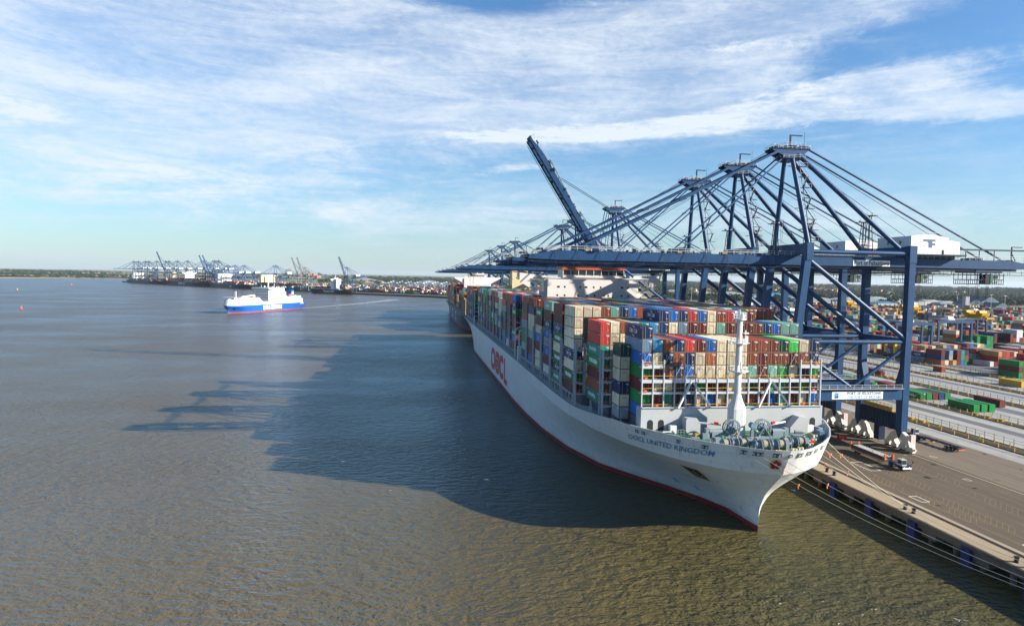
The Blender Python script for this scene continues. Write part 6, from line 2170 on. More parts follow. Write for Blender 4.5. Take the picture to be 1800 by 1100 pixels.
def far_cranes():
    # distance along the far quay is read from where each mast stands
    p0 = Vector((-1260, 3110, 0)); p1 = Vector((-146, 1735, 0)); d = (p1-p0)
    ez = math.atan2(d.y, d.x)
    nrm = Vector((-d.y, d.x, 0)).normalized()
    if nrm.x < 0: nrm = -nrm                              # inland
    def crossing(px):
        # point of the quay line seen in column px
        q = at_px(px, 495); q = Vector((q.x, q.y, 0))
        # solve p0 + t d = k q
        den = d.x*q.y - d.y*q.x
        t = (p0.y*q.x - p0.x*q.y)/den
        return p0 + d*t, t
    rzb = math.atan2(nrm.y, nrm.x)
    specs = [(233, FC_D, 'd'), (241, FC_D, 'd'), (253, FC_D, 'd'), (259, FC_D, 'd'), (273, FC_D, 'd'), (288, FC_U, 'u'), (294, FC_D, 'd'), (309, FC_D, 'd'), (327, FC_D, 'd'), (356, FC_D, 'd'), (361, FB_U, 'u'), (367, FB_U, 'u'), (374, FC_D, 'd'), (381, FC_D, 'd'),
             (398, FB_D, 's'), (410, FB_D, 's'), (426, FB_D, 's'), (481, FB_D, 's'), (504, FG_D, 'g'), (523, FG_U, 'gu'), (532, FG_U, 'gu'), (537, FG_D, 'g'), (606, FC_U, 'u')]
    words = {'d': 'blue gantry crane with boom lowered', 'u': 'blue gantry crane with boom raised', 's': 'short bright blue gantry crane', 'g': 'grey gantry crane with reddish machine house', 'gu': 'grey gantry crane with boom raised'}
    for i, (px, parts, k) in enumerate(specs):
        p, t = crossing(px)
        p = p + nrm*5
        sc = {288: 1.0, 361: .86, 367: .86, 523: .76, 532: .76, 537: .8, 504: .85, 606: .76}.get(px, 1.0)
        r = make_crane(parts, (p.x, p.y, ZQ), '%s on far quay, %s from its seaward end' % (words[k], ordw(i)), 'gantry cranes on the far quay', rzb)
        r.scale = (sc, sc, sc)
far_cranes()
def buoys():
    for (x, y, c, lab, s) in ((37.5, 543, M_RED, 'red channel buoy, nearest of the buoys on the open water', 1.05), (126, 500.5, M_RED, 'small red buoy far out near the opposite shore', 1.4), (30.5, 509.5, M_YEL, 'yellow topped buoy between the two red buoys', 1.3)):
        p = at_px(x, y)
        r = root('channel_buoy', (p.x, p.y, 0), lab, 'buoy', 'channel buoys')
        mb = MB()
        mb.tube((0, 0, -.4), (0, 0, .9*s), 1.2*s, 0, 12); mb.tube((0, 0, .9*s), (0, 0, 2.6*s), .8*s, 0, 10, .4*s)
        cm = mat('buoy_red', (.75, .06, .05), .5) if c is M_RED else c
        mb.build('float', cm, r)
        mb = MB(); mb.tube((0, 0, 2.6*s), (0, 0, 3.1*s), .3*s, 0, 8); mb.build('lantern', M_WHITE, r)
buoys()
# ---------------------------------------------------------------- container yard
def yard():
    rng = random.Random(33)
    z0 = ZQ+.08
    cells = {}
    W3 = [('maroon', 22), ('brown', 14), ('red', 3), ('orange', 5), ('green', 6), ('tan', 9), ('cream', 9), ('grey', 9), ('navy', 7), ('blue', 2), ('teal', 4), ('darkgreen', 5), ('white', 3), ('greyblue', 4)]
    nb = 0
    def fence(): pass
    # blocks: six to seven wide, lanes every ~26 m, running away from the camera
    bx = 307.0
    blocks = []
    while bx < 960:
        blocks.append(bx); bx += 26.5
    for bi, bx in enumerate(blocks):
        y = 296 if bi == 0 else 300 + rng.uniform(-6, 10)
        y1 = 1010 if bx > 340 else 980
        j = 0
        while y < y1:
            base = rng.choice((0, 1, 2, 2, 3, 3, 4, 4, 5))
            if bi == 0 and y > 300: base = 0 if y < 345 else rng.choice((1, 2, 3, 3))
            if bi == 0 and y < 300: base = 3
            if bi < 3: base = min(base, 3)
            if (j % 9) == 8: y += 14; j += 1; continue
            for i in range(7):
                h_ = max(0, base + rng.choice((-2, -1, 0, 0, 0)))
                if bi == 0 and y < 300: h_ = 3 if i < 4 else 4
                long_ = rng.random() < .75
                lc = rcol(rng, W3)
                for t in range(min(h_, 5)):
                    c = lc if rng.random() < .5 else rcol(rng, W3)
                    if bi == 0 and y < 300:
                        c = [['green', 'maroon', 'green'], ['brown', 'green', 'brown'], ['green', 'brown', 'brown'], ['brown', 'maroon', 'maroon'], ['green', 'green', 'brown', 'red'], ['maroon', 'brown', 'green', 'maroon'], ['brown', 'green', 'maroon', 'brown']][i][t]
                    cells[(bi*100-j, i, t, bi)] = (bx+1.3+i*2.62, y, z0+CH*t, 40, c)
            y += 12.7
            j += 1
    for (b, i, t, bi), (x, y, z, k, c) in cells.items():
        top = (b, i, t+1, bi) not in cells
        side = (b, i-1, t, bi) not in cells
        front = (b+1, i, t, bi) not in cells
        if not (top or side or front): continue
        j = bi*100-b
        lab = '%%s container, %s tier, %s column, %s stack, yard block %s' % (ordw(t), ordw(i), ordw(j), ordw(bi))
        PLACED.append(dict(x=x, y=y, z=z, kind=k, col=c, top=top, side=side, front=front, boost=2.5 if (bi == 0 and y < 330) else 1, where=lab, grp='containers stacked in the yard'))
    # loose containers on the pale lanes
    def loose(x, y, col, lab, kind=40, z=z0):
        PLACED.append(dict(x=x, y=y, z=z, kind=kind, col=col, top=True, side=True, front=True, boost=6, where=lab, grp='loose containers on the yard lanes'))
    for i, c in enumerate(('green', 'green', 'maroon', 'navy', 'green')):
        loose(206.5+i*2.85, 241.5, c, '%%s container, %s in the row of five behind the nearest crane leg' % ordw(i))
    for i, c in enumerate(('green', 'green', 'green')):
        loose(207.6+i*3.5, 216.5+i*.2, c, '%%s container, %s of three green ones side by side on the pale lane' % ordw(i))
    loose(226.5, 224.5, 'maroon', '%s container lying just behind the three green ones on the pale lane')
    loose(281.5, 268.5, 'yellow', '%s container lying alone at the edge of the yard')
    loose(283.5, 318, 'brown', 'short %s container standing alone on a pale lane', 20)
    loose(314.5, 398, 'brown', '%s container alone beyond the crane legs')
    loose(238, 306, 'maroon', '%s container standing behind the crane portal beam')
    loose(210.5, 262, 'maroon', '%s container behind the row of five')
    loose(213.4, 262, 'brown', '%s container beside another behind the row of five')
    loose(207.8, 286, 'green', '%s container between the legs of the nearest crane')
    loose(204.8, 268, 'green', 'lower %s container between the crane legs')
    # far yard behind the far quay
    p0 = Vector((60, 1560, 0)); p1 = Vector((-1260, 3110, 0)); d = (p1-p0); Lq = d.length; d.normalize()
    nrm = Vector((d.y, -d.x, 0))
    rz = math.atan2(d.y, d.x)
    for row in range(12):
        s = -60.0
        off = 62 + row*30
        while s < Lq-60:
            if rng.random() < .9:
                w = 5
                base = rng.choice((1, 2, 3, 3, 4))
                for i in range(w):
                    hh = max(0, base-rng.choice((0, 0, 1)))
                    for t in range(hh):
                        if i not in (0, w-1) and t < hh-1 and rng.random() < .7: continue
                        p = p0 + d*s + nrm*(off+i*2.7)
                        PLACED.append(dict(x=p.x, y=p.y, z=z0+CH*t, kind=40, col=rcol(rng, W3+[('white', 8), ('blue', 6)]), top=0, side=0, front=0, where='', rz=rz))
            s += 12.9 if s < 700 else 14
    # corner yard between the two quays
    for row in range(9):
        x = 150+row*30
        y = 1040.
        while y < 1580+row*20:
            if rng.random() < .8:
                base = rng.choice((1, 2, 3, 4))
                for i in range(6):
                    for t in range(max(0, base-rng.choice((0, 1)))):
                        PLACED.append(dict(x=x+i*2.6, y=y, z=z0+CH*t, kind=40, col=rcol(rng, W3), top=0, side=0, front=0, where=''))
            y += 12.8
yard()
M_RTG = mat('yard_crane_navy', (.020, .055, .12), .5, 0, .15, .4)
def rtg_meshes(yellow=False):
    mb = MB(); my = MB()
    w = 25.5; hgt = 22
    for x in (0, w):
        for y in (-4.2, 4.2):
            mb.box(x-.6, x+.6, y-.6, y+.6, 1.6, hgt-1)
            if yellow and x == 0: my.box(x-.75, x+.75, y-.75, y+.75, 3.2, 11.5)
            for q in (-1.3, 1.3): mb.tube((x-.5, y+q, .8), (x+.5, y+q, .8), .8, 1, 10)
        mb.box(x-.7, x+.7, -5.6, 5.6, 1.5, 2.8)
    for y in (-4.2, 4.2): mb.box(-1.2, w+2.0, y-.7, y+.7, hgt-1, hgt+.8); mb.box(-1.2, w+2, y-.1, y+.1, hgt+1.6, hgt+1.7, 2)
    out = [('frame', mb.mesh('frame', [M_RTG, M_RUBBER, M_RAIL]), None)]
    if yellow: out.append(('leg_guard', my.mesh('leg_guard', [mat('bright_yellow_paint', (.68, .48, .03), .5)]), None))
    mb = MB()
    mb.box(8, 13, -3.6, 3.6, hgt+.8, hgt+2.2); mb.box(8.6, 10.5, -2.6, .8, hgt+2.2, hgt+3.6, 0); mb.box(11, 13.4, -2, 2, hgt+2.2, hgt+3.2, 0); mb.box(9, 11, -4.6, -3.0, hgt-3.4, hgt-.8, 1)
    out.append(('trolley', mb.mesh('trolley', [M_WHITE, M_GLASS]), None))
    mb = MB(); mb.box(-1.6, .0, -1.8, 1.8, 2.81, 5.6); out.append(('power_unit', mb.mesh('power_unit', [mat('unit_grey_blue', (.22, .28, .33), .5)]), None))
    return out
def rtgs():
    a = rtg_meshes(True); b = rtg_meshes(False)
    spots = [(304.8, 386, a, 'navy yard crane with bright yellow leg guards, nearest of the yard cranes'), (357.8, 352+60, b, 'navy yard crane just inland of the one with yellow guards'), (411, 455, b, 'navy yard crane beyond the first two, over the stacks'), (304.8, 520, a, 'navy yard crane with yellow leg guards seen between the crane legs'),
             (517, 560, b, 'navy yard crane toward the inland side of the yard'), (331.3, 640, b, 'navy yard crane far down the first yard blocks'), (384.3, 700, b, 'navy yard crane far down the third yard block'), (437, 800, b, 'navy yard crane near the sheds, seaward one'), (570, 700, b, 'navy yard crane near the sheds, inland one'), (304.8, 820, b, 'navy yard crane far off behind the white bridge block'), (600, 880, b, 'navy yard crane at the back of the yard before the sheds')]
    for x, y, parts, lab in spots:
        make_crane(parts, (x, y, ZQ), lab, 'yard cranes straddling the stacks', 0, 'yard crane')
    # the far yard has a long rank of them
    Rr = random.Random(8)
    c = rtg_meshes(False)
    i = 0
    for k in range(22):
        px = 676+k*5.2
        p = at_px(px, 511.5-(k % 3)*3+ (px-680)*.012, ZQ)
        d = math.hypot(p.x, p.y)
        o = make_crane(c, (p.x, p.y, ZQ), 'small blue and white yard crane in the distant rank, %s from its seaward end' % ordw(k), 'distant yard cranes', Rr.choice((.0, .3)), 'yard crane')
rtgs()
# ---------------------------------------------------------------- sheds, silo, houses
M_ROOFS = [mat('pale_metal_roof', (.27, .29, .30), .5, 0, .08, .05), mat('dark_metal_roof', (.06, .09, .11), .55), mat('blue_metal_roof', (.03, .17, .33), .5), mat('red_tile_roof', (.30, .10, .06), .8), mat('brown_tile_roof', (.17, .09, .06), .8)]
M_WALLS = [mat('pale_cladding', (.33, .35, .34), .6, 0, .06, .1), mat('grey_green_cladding', (.16, .22, .23), .6), mat('brick_wall', (.26, .14, .09), .8), mat('cream_render', (.55, .50, .40), .8)]
def shed(x, y, w, d, h, wall, roof, label, cat='shed', rz=0, gable=.25, group=None, doors=True):
    r = root('warehouse' if cat == 'shed' else cat.replace(' ', '_'), (x, y, ZQ), label, cat, group, rz)
    mb = MB(); mb.box(-w/2, w/2, -d/2, d/2, 0, h); o = mb.build('wall', wall, r)
    mb = MB()
    g = h+w*gable*.5
    mb.prism([(-w/2-.4, h-.05), (w/2+.4, h-.05), (w/2+.4, h+.2), (0, g+.25), (-w/2-.4, h+.2)], 'y', -d/2-.5, d/2+.5)
    mb.build('roof', roof, r)
    if doors:
        mb = MB()
        n = max(1, int(w/9))
        for i in range(n):
            xx = -w/2+w*(i+.5)/n
            mb.box(xx-1.8, xx+1.8, -d/2-.06, -d/2+.02, 0, min(h*.65, 4.5))
        n = max(2, int(d/10))
        for i in range(n):
            yy = -d/2+d*(i+.5)/n
            mb.box(-w/2-.06, -w/2+.02, yy-1.8, yy+1.8, 0, min(h*.6, 4.5))
        mb.build('door', M_GLASS, r)
    return r
def buildings():
    Rb = random.Random(14)
    W_, Rf = M_WALLS, M_ROOFS
    S = lambda px, py: at_px(px, py, ZQ)
    data = [(1450, 537, 90, 50, 9, 0, 0, 'long pale shed seen between crane legs'), (1500, 535, 70, 40, 10, 0, 0, 'pale shed beside the long one between the crane legs'), (1545, 533, 60, 45, 10, 1, 0, 'grey green shed with pale roof beside the trees'),
            (1582, 534, 40, 30, 9, 0, 2, 'low shed with blue roof at the tree line'), (1605, 541, 22, 20, 12, 0, 0, 'small white building just right of the nearest crane leg'), (1618, 540, 20, 20, 12, 0, 1, 'small grey building near the crane leg'), (1640, 540, 46, 26, 12, 0, 0, 'white low building with pale roof, second inland from the crane leg'),
            (1668, 541, 50, 26, 10, 1, 0, 'grey building with shallow roof before the silo'), (1716, 545, 40, 40, 12, 1, 1, 'dark gabled shed, first of the three beside the silo'), (1740, 543, 46, 46, 15, 1, 1, 'dark gabled shed, tallest of the three beside the silo'), (1762, 547, 34, 40, 9, 1, 1, 'dark gabled shed, lowest of the three beside the silo'),
            (1790, 553, 60, 30, 8, 0, 0, 'pale shed at the inland edge of the yard'), (1238, 521, 60, 40, 9, 0, 0, 'pale shed above the ship containers'), (1290, 525, 80, 40, 10, 0, 0, 'long pale shed behind the third crane'), (1365, 529, 110, 60, 9, 0, 2, 'long shed with bright blue roof behind the crane legs'), (1325, 529, 60, 40, 8, 3, 0, 'cream shed beside the blue roofed one'), (1185, 518, 60, 30, 8, 0, 0, 'pale shed left of the crane legs'),
            (1420, 531, 60, 40, 8, 3, 0, 'cream shed in the middle of the row'), (1560, 539, 50, 30, 7, 0, 2, 'blue roofed low shed beyond the hanging spreader'), (640, 497, 80, 40, 9, 3, 0, 'cream shed behind the distant quay'), (755, 503, 90, 60, 9, 0, 0, 'white shed at the foot of the wooded ridge'), (560, 494, 60, 30, 7, 1, 1, 'dark shed behind the grey cranes')]
    for px, py, w, d, h, a, b, lab in data:
        p = S(px, py)
        shed(p.x, p.y+d/2, w*(p.y/1400), d, h, W_[a], Rf[b], lab, 'shed', Rb.uniform(-.1, .1), .5 if b == 1 else .18)
    p = S(1697, 545)
    r = root('silo_tower', (p.x, p.y, ZQ), 'square white silo tower rising above the dark gabled sheds', 'silo')
    mb = MB(); mb.box(-4, 4, -4, 4, 0, 25, 0); mb.box(-4.3, 4.3, -4.3, 4.3, 25, 26, 1); mb.build('wall', [M_WALLS[0], M_ROOFS[0]], r)
    mb = MB()
    for k in range(3): mb.tube((-6+k*3.4, -8, 0), (-6+k*3.4, -8, 10-(k % 2)*2), 1.4, 0, 10)
    mb.build('tank', M_WALLS[0], r)
    p = S(1682, 541)
    r = root('chimney', (p.x, p.y, ZQ), 'slim pale chimney left of the square silo', 'chimney')
    mb = MB(); mb.tube((0, 0, 0), (0, 0, 24), .9, 0, 10, .6); mb.build('shaft', M_WALLS[0], r); mb = MB(); mb.tube((0, 0, 24), (0, 0, 24.6), .9, 0, 10); mb.build('cap', M_WALLS[0], r)
    for i, (px, py, h) in enumerate(((1741, 552, 32), (1765, 556, 32), (1476, 560, 30), (1215, 530, 30), (1537, 556, 28))):
        p = S(px, py)
        r = root('floodlight_mast', (p.x, p.y, ZQ), 'tall floodlight mast standing in the yard, %s from the inland side' % ordw(i), 'light mast', 'floodlight masts in the yard')
        mb = MB(); mb.tube((0, 0, 0), (0, 0, h), .5, 0, 6, .3); mb.build('pole', M_STEEL, r)
        mb = MB(); mb.box(-2.4, 2.4, -.4, .4, h, h+.4); [mb.cbox(k*1.1, 0, h-.6, .7, .7, .6) for k in (-2, -1, 0, 1, 2)]; mb.build('lamp_cluster', M_STEEL, r)
    # houses among the trees
    hm = {}
    for k in range(4):
        mb = MB(); mb.box(-5, 5, -4, 4, 0, 5.4); wl = mb.mesh('wall', [M_WALLS[2 if k % 2 else 3]])
        mb = MB(); mb.prism([(-4.5, 5.3), (4.5, 5.3), (0, 9)], 'x', -5.4, 5.4); rf = mb.mesh('roof', [M_ROOFS[3 + k % 2]])
        hm[k] = (wl, rf)
    n = 0
    for i in range(70):
        if i < 46: p = S(Rb.uniform(1180, 1800), Rb.uniform(508.5, 517)+0)
        else: p = S(Rb.uniform(1420, 1500), Rb.uniform(507, 514))
        dd = math.hypot(p.x, p.y)
        k = Rb.randrange(4)
        r = root('house', (p.x, p.y, ZQ+9), '%s house with tiled roof among the inland trees, %s from the camera side' % ('brick' if k % 2 else 'cream', ordw(i)), 'house', 'houses beyond the woods', Rb.uniform(-1, 1))
        put('wall', hm[k][0], r); put('roof', hm[k][1], r)
buildings()
# ---------------------------------------------------------------- trees
M_LEAF = [mat('leaf_dark', (.012, .030, .017), .8, 0, .35, .3), mat('leaf_mid', (.021, .043, .018), .8, 0, .35, .3), mat('leaf_olive', (.042, .055, .022), .8, 0, .35, .3)]
M_BARK = mat('bark', (.09, .07, .05), .9)
def crown_mesh(seed, n=150, simple=False):
    rng = random.Random(seed)
    mb = MB()
    lobes = [(rng.uniform(-.5, .5), rng.uniform(-.5, .5), rng.uniform(.35, .95), rng.uniform(.28, .5)) for _ in range(7 if not simple else 4)]
    for k in range(n):
        lx, ly, lz, lr = rng.choice(lobes)
        th, ph = rng.uniform(0, 2*math.pi), math.acos(rng.uniform(-.7, 1))
        rr = lr*rng.uniform(.75, 1.08)
        c = Vector((lx+rr*math.sin(ph)*math.cos(th), ly+rr*math.sin(ph)*math.sin(th), lz+rr*math.cos(ph)*.9))
        s = rng.uniform(.07, .15) if not simple else rng.uniform(.14, .26)
        a = Vector((rng.gauss(0, 1), rng.gauss(0, 1), rng.gauss(0, 1))).normalized()
        b = a.orthogonal().normalized(); a2 = a.cross(b)
        m = rng.choices((0, 1, 2), (5, 4, 2))[0]
        mb.add([c+b*s, c-b*s*.5+a2*s*.85, c-b*s*.5-a2*s*.85, c+a*s*.9], [(0, 1, 2), (0, 3, 1), (1, 3, 2), (2, 3, 0)], m)
    return mb
def trees():
    Rt = random.Random(77)
    protos = [crown_mesh(s, 420).mesh('crown', M_LEAF) for s in range(5)]
    mb = MB(); mb.tube((0, 0, -.02), (0, 0, .55), .05, 0, 6, .03)
    for k in range(4):
        a = k*1.6; mb.tube((0, 0, .3+k*.05), (.3*math.cos(a), .3*math.sin(a), .65+.05*k), .025, 0, 5, .012)
    tm = mb.mesh('trunk', [M_BARK])
    spots = []
    for i, px in enumerate((1612, 1626, 1640, 1652, 1664, 1676, 1690, 1702, 1716, 1729, 1742, 1756, 1768, 1781, 1794, 1590, 1576, 1560, 1545, 1530, 1462, 1447, 1433, 1380, 1366, 1340, 1262, 1246, 1224)):
        spots.append((px, Rt.uniform(531, 537)-(1800-px)*.012, Rt.uniform(11, 19)))
    for i, (px, py, h) in enumerate(spots):
        p = at_px(px, py, ZQ)
        r = root('tree', (p.x, p.y, ZQ), 'leafy tree at the near edge of the inland wood, %s in line' % ordw(i), 'tree', 'trees along the near edge of the wood', Rt.uniform(0, 6))
        o = put('crown', protos[i % 5], r); o.scale = (h*.62, h*.62, h*.62); o.location = (0, 0, h*.22)
        o = put('trunk', tm, r); o.scale = (h*.62, h*.62, h*.7)
    # woods as masses: tens of thousands of leaf clumps in overlapping crowns
    tmpl = [crown_mesh(100+s, 46, True) for s in range(6)]
    def wood(name, n, region, hr, label, seed):
        rng = random.Random(seed)
        mb = MB()
        for k in range(n):
            x, y, z = region(rng)
            h = rng.uniform(*hr)
            t = rng.choice(tmpl)
            rz = rng.uniform(0, 6.28); c, s = math.cos(rz)*h*.7, math.sin(rz)*h*.7
            o = len(mb.v)
            mb.v.extend([(x+a*c-b*s, y+a*s+b*c, z+q*h*.75-h*.1) for a, b, q in t.v])
            mb.f.extend([[i+o for i in f] for f in t.f]); mb.m.extend(t.m); mb.smooth.extend([False]*len(t.f))
        tag(mb.build(name, M_LEAF), label, None, kind='stuff')
    def inland(rng):
        px = rng.uniform(1150, 1815); py = 507.5 + (px-1400)*.017 + 24*rng.random()**1.4
        if rng.random() < .25: py = 506.5+(px-1400)*.017 + rng.random()*4
        p = at_px(px, py, ZQ)
        return p.x, p.y, ZQ-.5
    wood('woodland', 2600, inland, (11, 20), 'dense wood filling the land beyond the sheds', 1)
    def midl(rng):
        px = rng.uniform(560, 1160); py = 494.0 + (px-700)*.017 + 7*rng.random()**1.5
        p = at_px(px, py, ZQ); return p.x, p.y, ZQ
    wood('woodland', 700, midl, (14, 26), 'low wooded ridge behind the distant quay', 2)
    def leftl(rng):
        while True:
            x = rng.uniform(-5200, -1300); y = rng.uniform(3900, 7200)
            if (math.sin(x*.0041+y*.0023)+math.sin(y*.0051-x*.0017)) > .25: break
        return x, y, 2+22*min(1, max(0, (y-4300)/3200))*.9
    wood('woodland', 1500, leftl, (16, 34), 'scattered dark woods on the far shore at the left', 3)
    def farl(rng):
        px = rng.uniform(430, 1800)
        d = rng.uniform(4500, 9000)
        dr = at_px(px, 560); dr = Vector((dr.x, dr.y, 0)).normalized()
        return dr.x*d, dr.y*d, ZQ+2
    wood('woodland', 1600, farl, (20, 42), 'hazy line of distant woods on the horizon', 4)
trees()
# ---------------------------------------------------------------- things on the quay
def wheel(mb, x, y, z, r, w, m=0):
    mb.tube((x-w/2, y, z), (x+w/2, y, z), r, m, 12)
def terminal_tractor(x, y, rz, label, hub):
    """front towards -y"""
    r = root('terminal_tractor', (x, y, ZQ+.07), label, 'tractor', 'terminal tractors on the quay', rz)
    M_T = mat('tractor_dark_blue', (.02, .035, .075), .4)
    mb = MB(); mb.box(-.9, .9, -2.9, 2.6, .75, 1.15); mb.box(-1.25, 1.25, -3.0, -1.2, .6, 1.35); mb.box(-.7, .7, .6, 2.4, 1.15, 1.4)
    mb.prism([(-3.0, .55), (-3.0, 1.3), (-2.4, 1.55), (-1.3, 1.55), (-1.3, .55)], 'x', .1, 1.3)
    mb.build('chassis', M_T, r)
    mb = MB()
    mb.prism([(-2.7, 1.36), (-2.55, 2.9), (-.9, 2.9), (-.8, 1.36)], 'x', -1.2, .15)
    cab = mb.build('cab', mat('tractor_cab_grey', (.35, .40, .42), .4), r)
    mb = MB()
    mb.prism([(-2.73, 1.75), (-2.62, 2.75), (-2.6, 2.75), (-2.7, 1.75)], 'x', -1.1, .05)
    mb.box(-1.23, -1.2, -2.45, -1.05, 1.7, 2.7); mb.box(.15, .18, -2.45, -1.05, 1.7, 2.7); mb.box(-1.1, .05, -.86, -.8, 1.75, 2.7)
    mb.build('window', M_GLASS, cab)
    mb = MB(); mb.box(-1.25, 1.25, -3.06, -3.0, .55, 1.0); mb.build('bumper', M_WHITE, r)
    for s in (-.85, .6): 
        mb = MB(); mb.box(s-.12, s+.12, -3.09, -3.06, .95, 1.2); mb.build('headlight', M_WHT, r)
    for xx in (-1.05, 1.05):
        for yy in (-2.1, 1.5):
            mb = MB(); wheel(mb, xx, yy, .52, .52, .4 if yy < 0 else .6); w = mb.build('wheel', M_RUBBER, r)
            mb = MB(); wheel(mb, xx+math.copysign(.05, xx), yy, .52, .26, .5 if yy < 0 else .62); mb.build('rim', mat('blue_wheel_hub', (.05, .12, .3), .5), w)
    mb = MB(); mb.beam((.9, -2.9, 1.5), (1.5, -3.1, 2.4), .05, .05); mb.cbox(1.5, -3.1, 2.1, .12, .3, .5); mb.tube((-.5, -1.5, 2.9), (-.5, -1.5, 3.15), .12, 1, 8)
    mb.build('mirror', [M_DARK, M_ORANGE], r)
    mb = MB(); mb.tube((.8, -.7, 1.2), (.8, -.7, 3.0), .1, 0, 6); mb.build('exhaust_stack', M_STEEL, r)
    return r
def vehicles():
    terminal_tractor(123.6, 151.6, 0, 'dark blue tractor with pale cab pulling the orange cornered trailer towards the camera', 1)
    r = root('trailer', (123.4, 161.8, ZQ+.07), 'long low cradle trailer with orange corner posts on the dark apron', 'trailer', 'trailers on the quay', -.02)
    M_TR = mat('trailer_dark_frame', (.03, .04, .06), .5)
    mb = MB(); mb.box(-1.2, 1.2, -7.2, 7.0, 1.0, 1.35); mb.box(-1.25, -1.05, -7.2, 7.0, 1.35, 2.0); mb.box(1.05, 1.25, -7.2, 7.0, 1.35, 2.0)
    mb.build('chassis', M_TR, r)
    mb = MB(); mb.box(-1.28, -1.255, -6.9, 6.6, .55, .98); mb.build('side_guard', mat('tan_side_guard', (.25, .2, .14), .6), r)
    for sx in (-1.15, 1.15):
        for sy in (-7.1, 6.9):
            mb = MB(); mb.box(sx-.2, sx+.2, sy-.2, sy+.2, 1.3, 2.7); mb.build('corner_post', M_ORANGE, r)
    mb = MB()
    Rv = random.Random(6)
    mb.box(-1.0, 1.0, -6.8, 6.6, 1.36, 1.5, 0)
    for i in range(13):
        y = -6.4+i*1.0
        mb.box(-1.15, 1.15, y, y+.15, 1.9, 2.1, 0)
        if i % 2 == 0: mb.box(-1.26, -1.1, y, y+.1, 1.5, 2.3, 1)
    for i in range(9): mb.beam((Rv.uniform(-.9, .9), -5+i*1.2, 1.7), (Rv.uniform(-.9, .9), -4+i*1.2, 2.1), .15, .12, 0)
    mb.build('cradle', [mat('galvanised_frame', (.40, .42, .42), .5), M_ORANGE], r)
    for sx in (-.95, .95):
        for sy in (3.6, 4.9): 
            mb = MB(); wheel(mb, sx, sy, .5, .5, .5); mb.build('wheel', M_RUBBER, r)
    rz = math.pi
    terminal_tractor(152.9, 180.2, math.pi+.03, 'dark tractor facing away, coupled to the empty skeletal trailer on the brown road', 1)
    r = root('trailer', (153.2, 171.6, ZQ+.07), 'empty black skeletal trailer behind the tractor on the brown road', 'trailer', 'trailers on the quay', .02)
    mb = MB()
    for s in (-.45, .45): mb.box(s-.12, s+.12, -7.4, 6.4, 1.05, 1.45)
    for y in (-7.3, -5, -2.5, 0, 2.5, 5.4): mb.box(-1.2, 1.2, y-.14, y+.14, 1.12, 1.4)
    mb.build('chassis', M_TR, r)
    for sx in (-.95, .95):
        for sy in (-5.6, -4.3, -3.0):
            mb = MB(); wheel(mb, sx, sy, .52, .52, .5); w = mb.build('wheel', M_RUBBER, r)
            mb = MB(); wheel(mb, sx, sy, .52, .24, .54); mb.build('rim', M_STEEL, w)
    mb = MB(); mb.box(-.35, .35, 2.6, 3.6, .5, 1.0, 0); mb.box(-1.1, 1.1, -7.5, -7.42, .6, .9, 1)
    mb.build('tail_bar', [M_YEL, M_ORANGE], r)
    for x, y, lab in ((128.5, 181.5, 'red crate on the apron, nearer of the two beside the crane legs'), (127.2, 190, 'red crate on the apron, farther of the two beside the crane legs')):
        r = root('crate', (x, y, ZQ+.07), lab, 'crate', 'red crates on the apron')
        M_RC = mat('crate_red', (.45, .02, .02), .5)
        mb = MB(); mb.box(-1.1, 1.1, -.8, .8, .05, .2)
        for s in (-1, 1):
            for zz in (.2, .55, .9): mb.box(-1.1, 1.1, s*.78-.03, s*.78+.03, zz, zz+.22); mb.box(s*1.08-.03, s*1.08+.03, -.75, .75, zz, zz+.22)
        mb.build('panel', M_RC, r)
        mb = MB(); mb.box(-1.0, 1.0, -.7, .7, .2, .3); mb.build('base', M_DARK, r)
vehicles()
BOLL = []
def bollards():
    ys = [150.2, 147.3, 123.4, 121.0, 97.3, 95.0, 72, 69.6, 176, 173.5, 202, 199.5]
    for i, y in enumerate(ys):
        mb = MB()
        mb.tube((0, 0, 0), (0, 0, .35), .55, 0, 10, .36); mb.tube((0, 0, .35), (0, 0, .75), .34, 0, 10); mb.tube((0, 0, .75), (0, 0, .95), .34, 0, 10, .5); mb.tube((0, 0, .95), (0, 0, 1.05), .5, 0, 10, .3)
        o = mb.build('bollard', M_BLACKH); o.location = (102.7, y, ZQ+.06)
        pair = ('at the bow of the pale ship', 'where steep mooring ropes end', 'toward the lower right corner of the apron', 'nearest the camera', 'behind the bow', 'well behind the bow')[i//2]
        tag(o, 'black bollard on quay edge %s, %s of pair' % (pair, 'farther' if i % 2 == 0 else 'nearer'), 'bollard', 'mooring bollards')
bollards()
def rat(mb, p, q, r=.45):
    pass
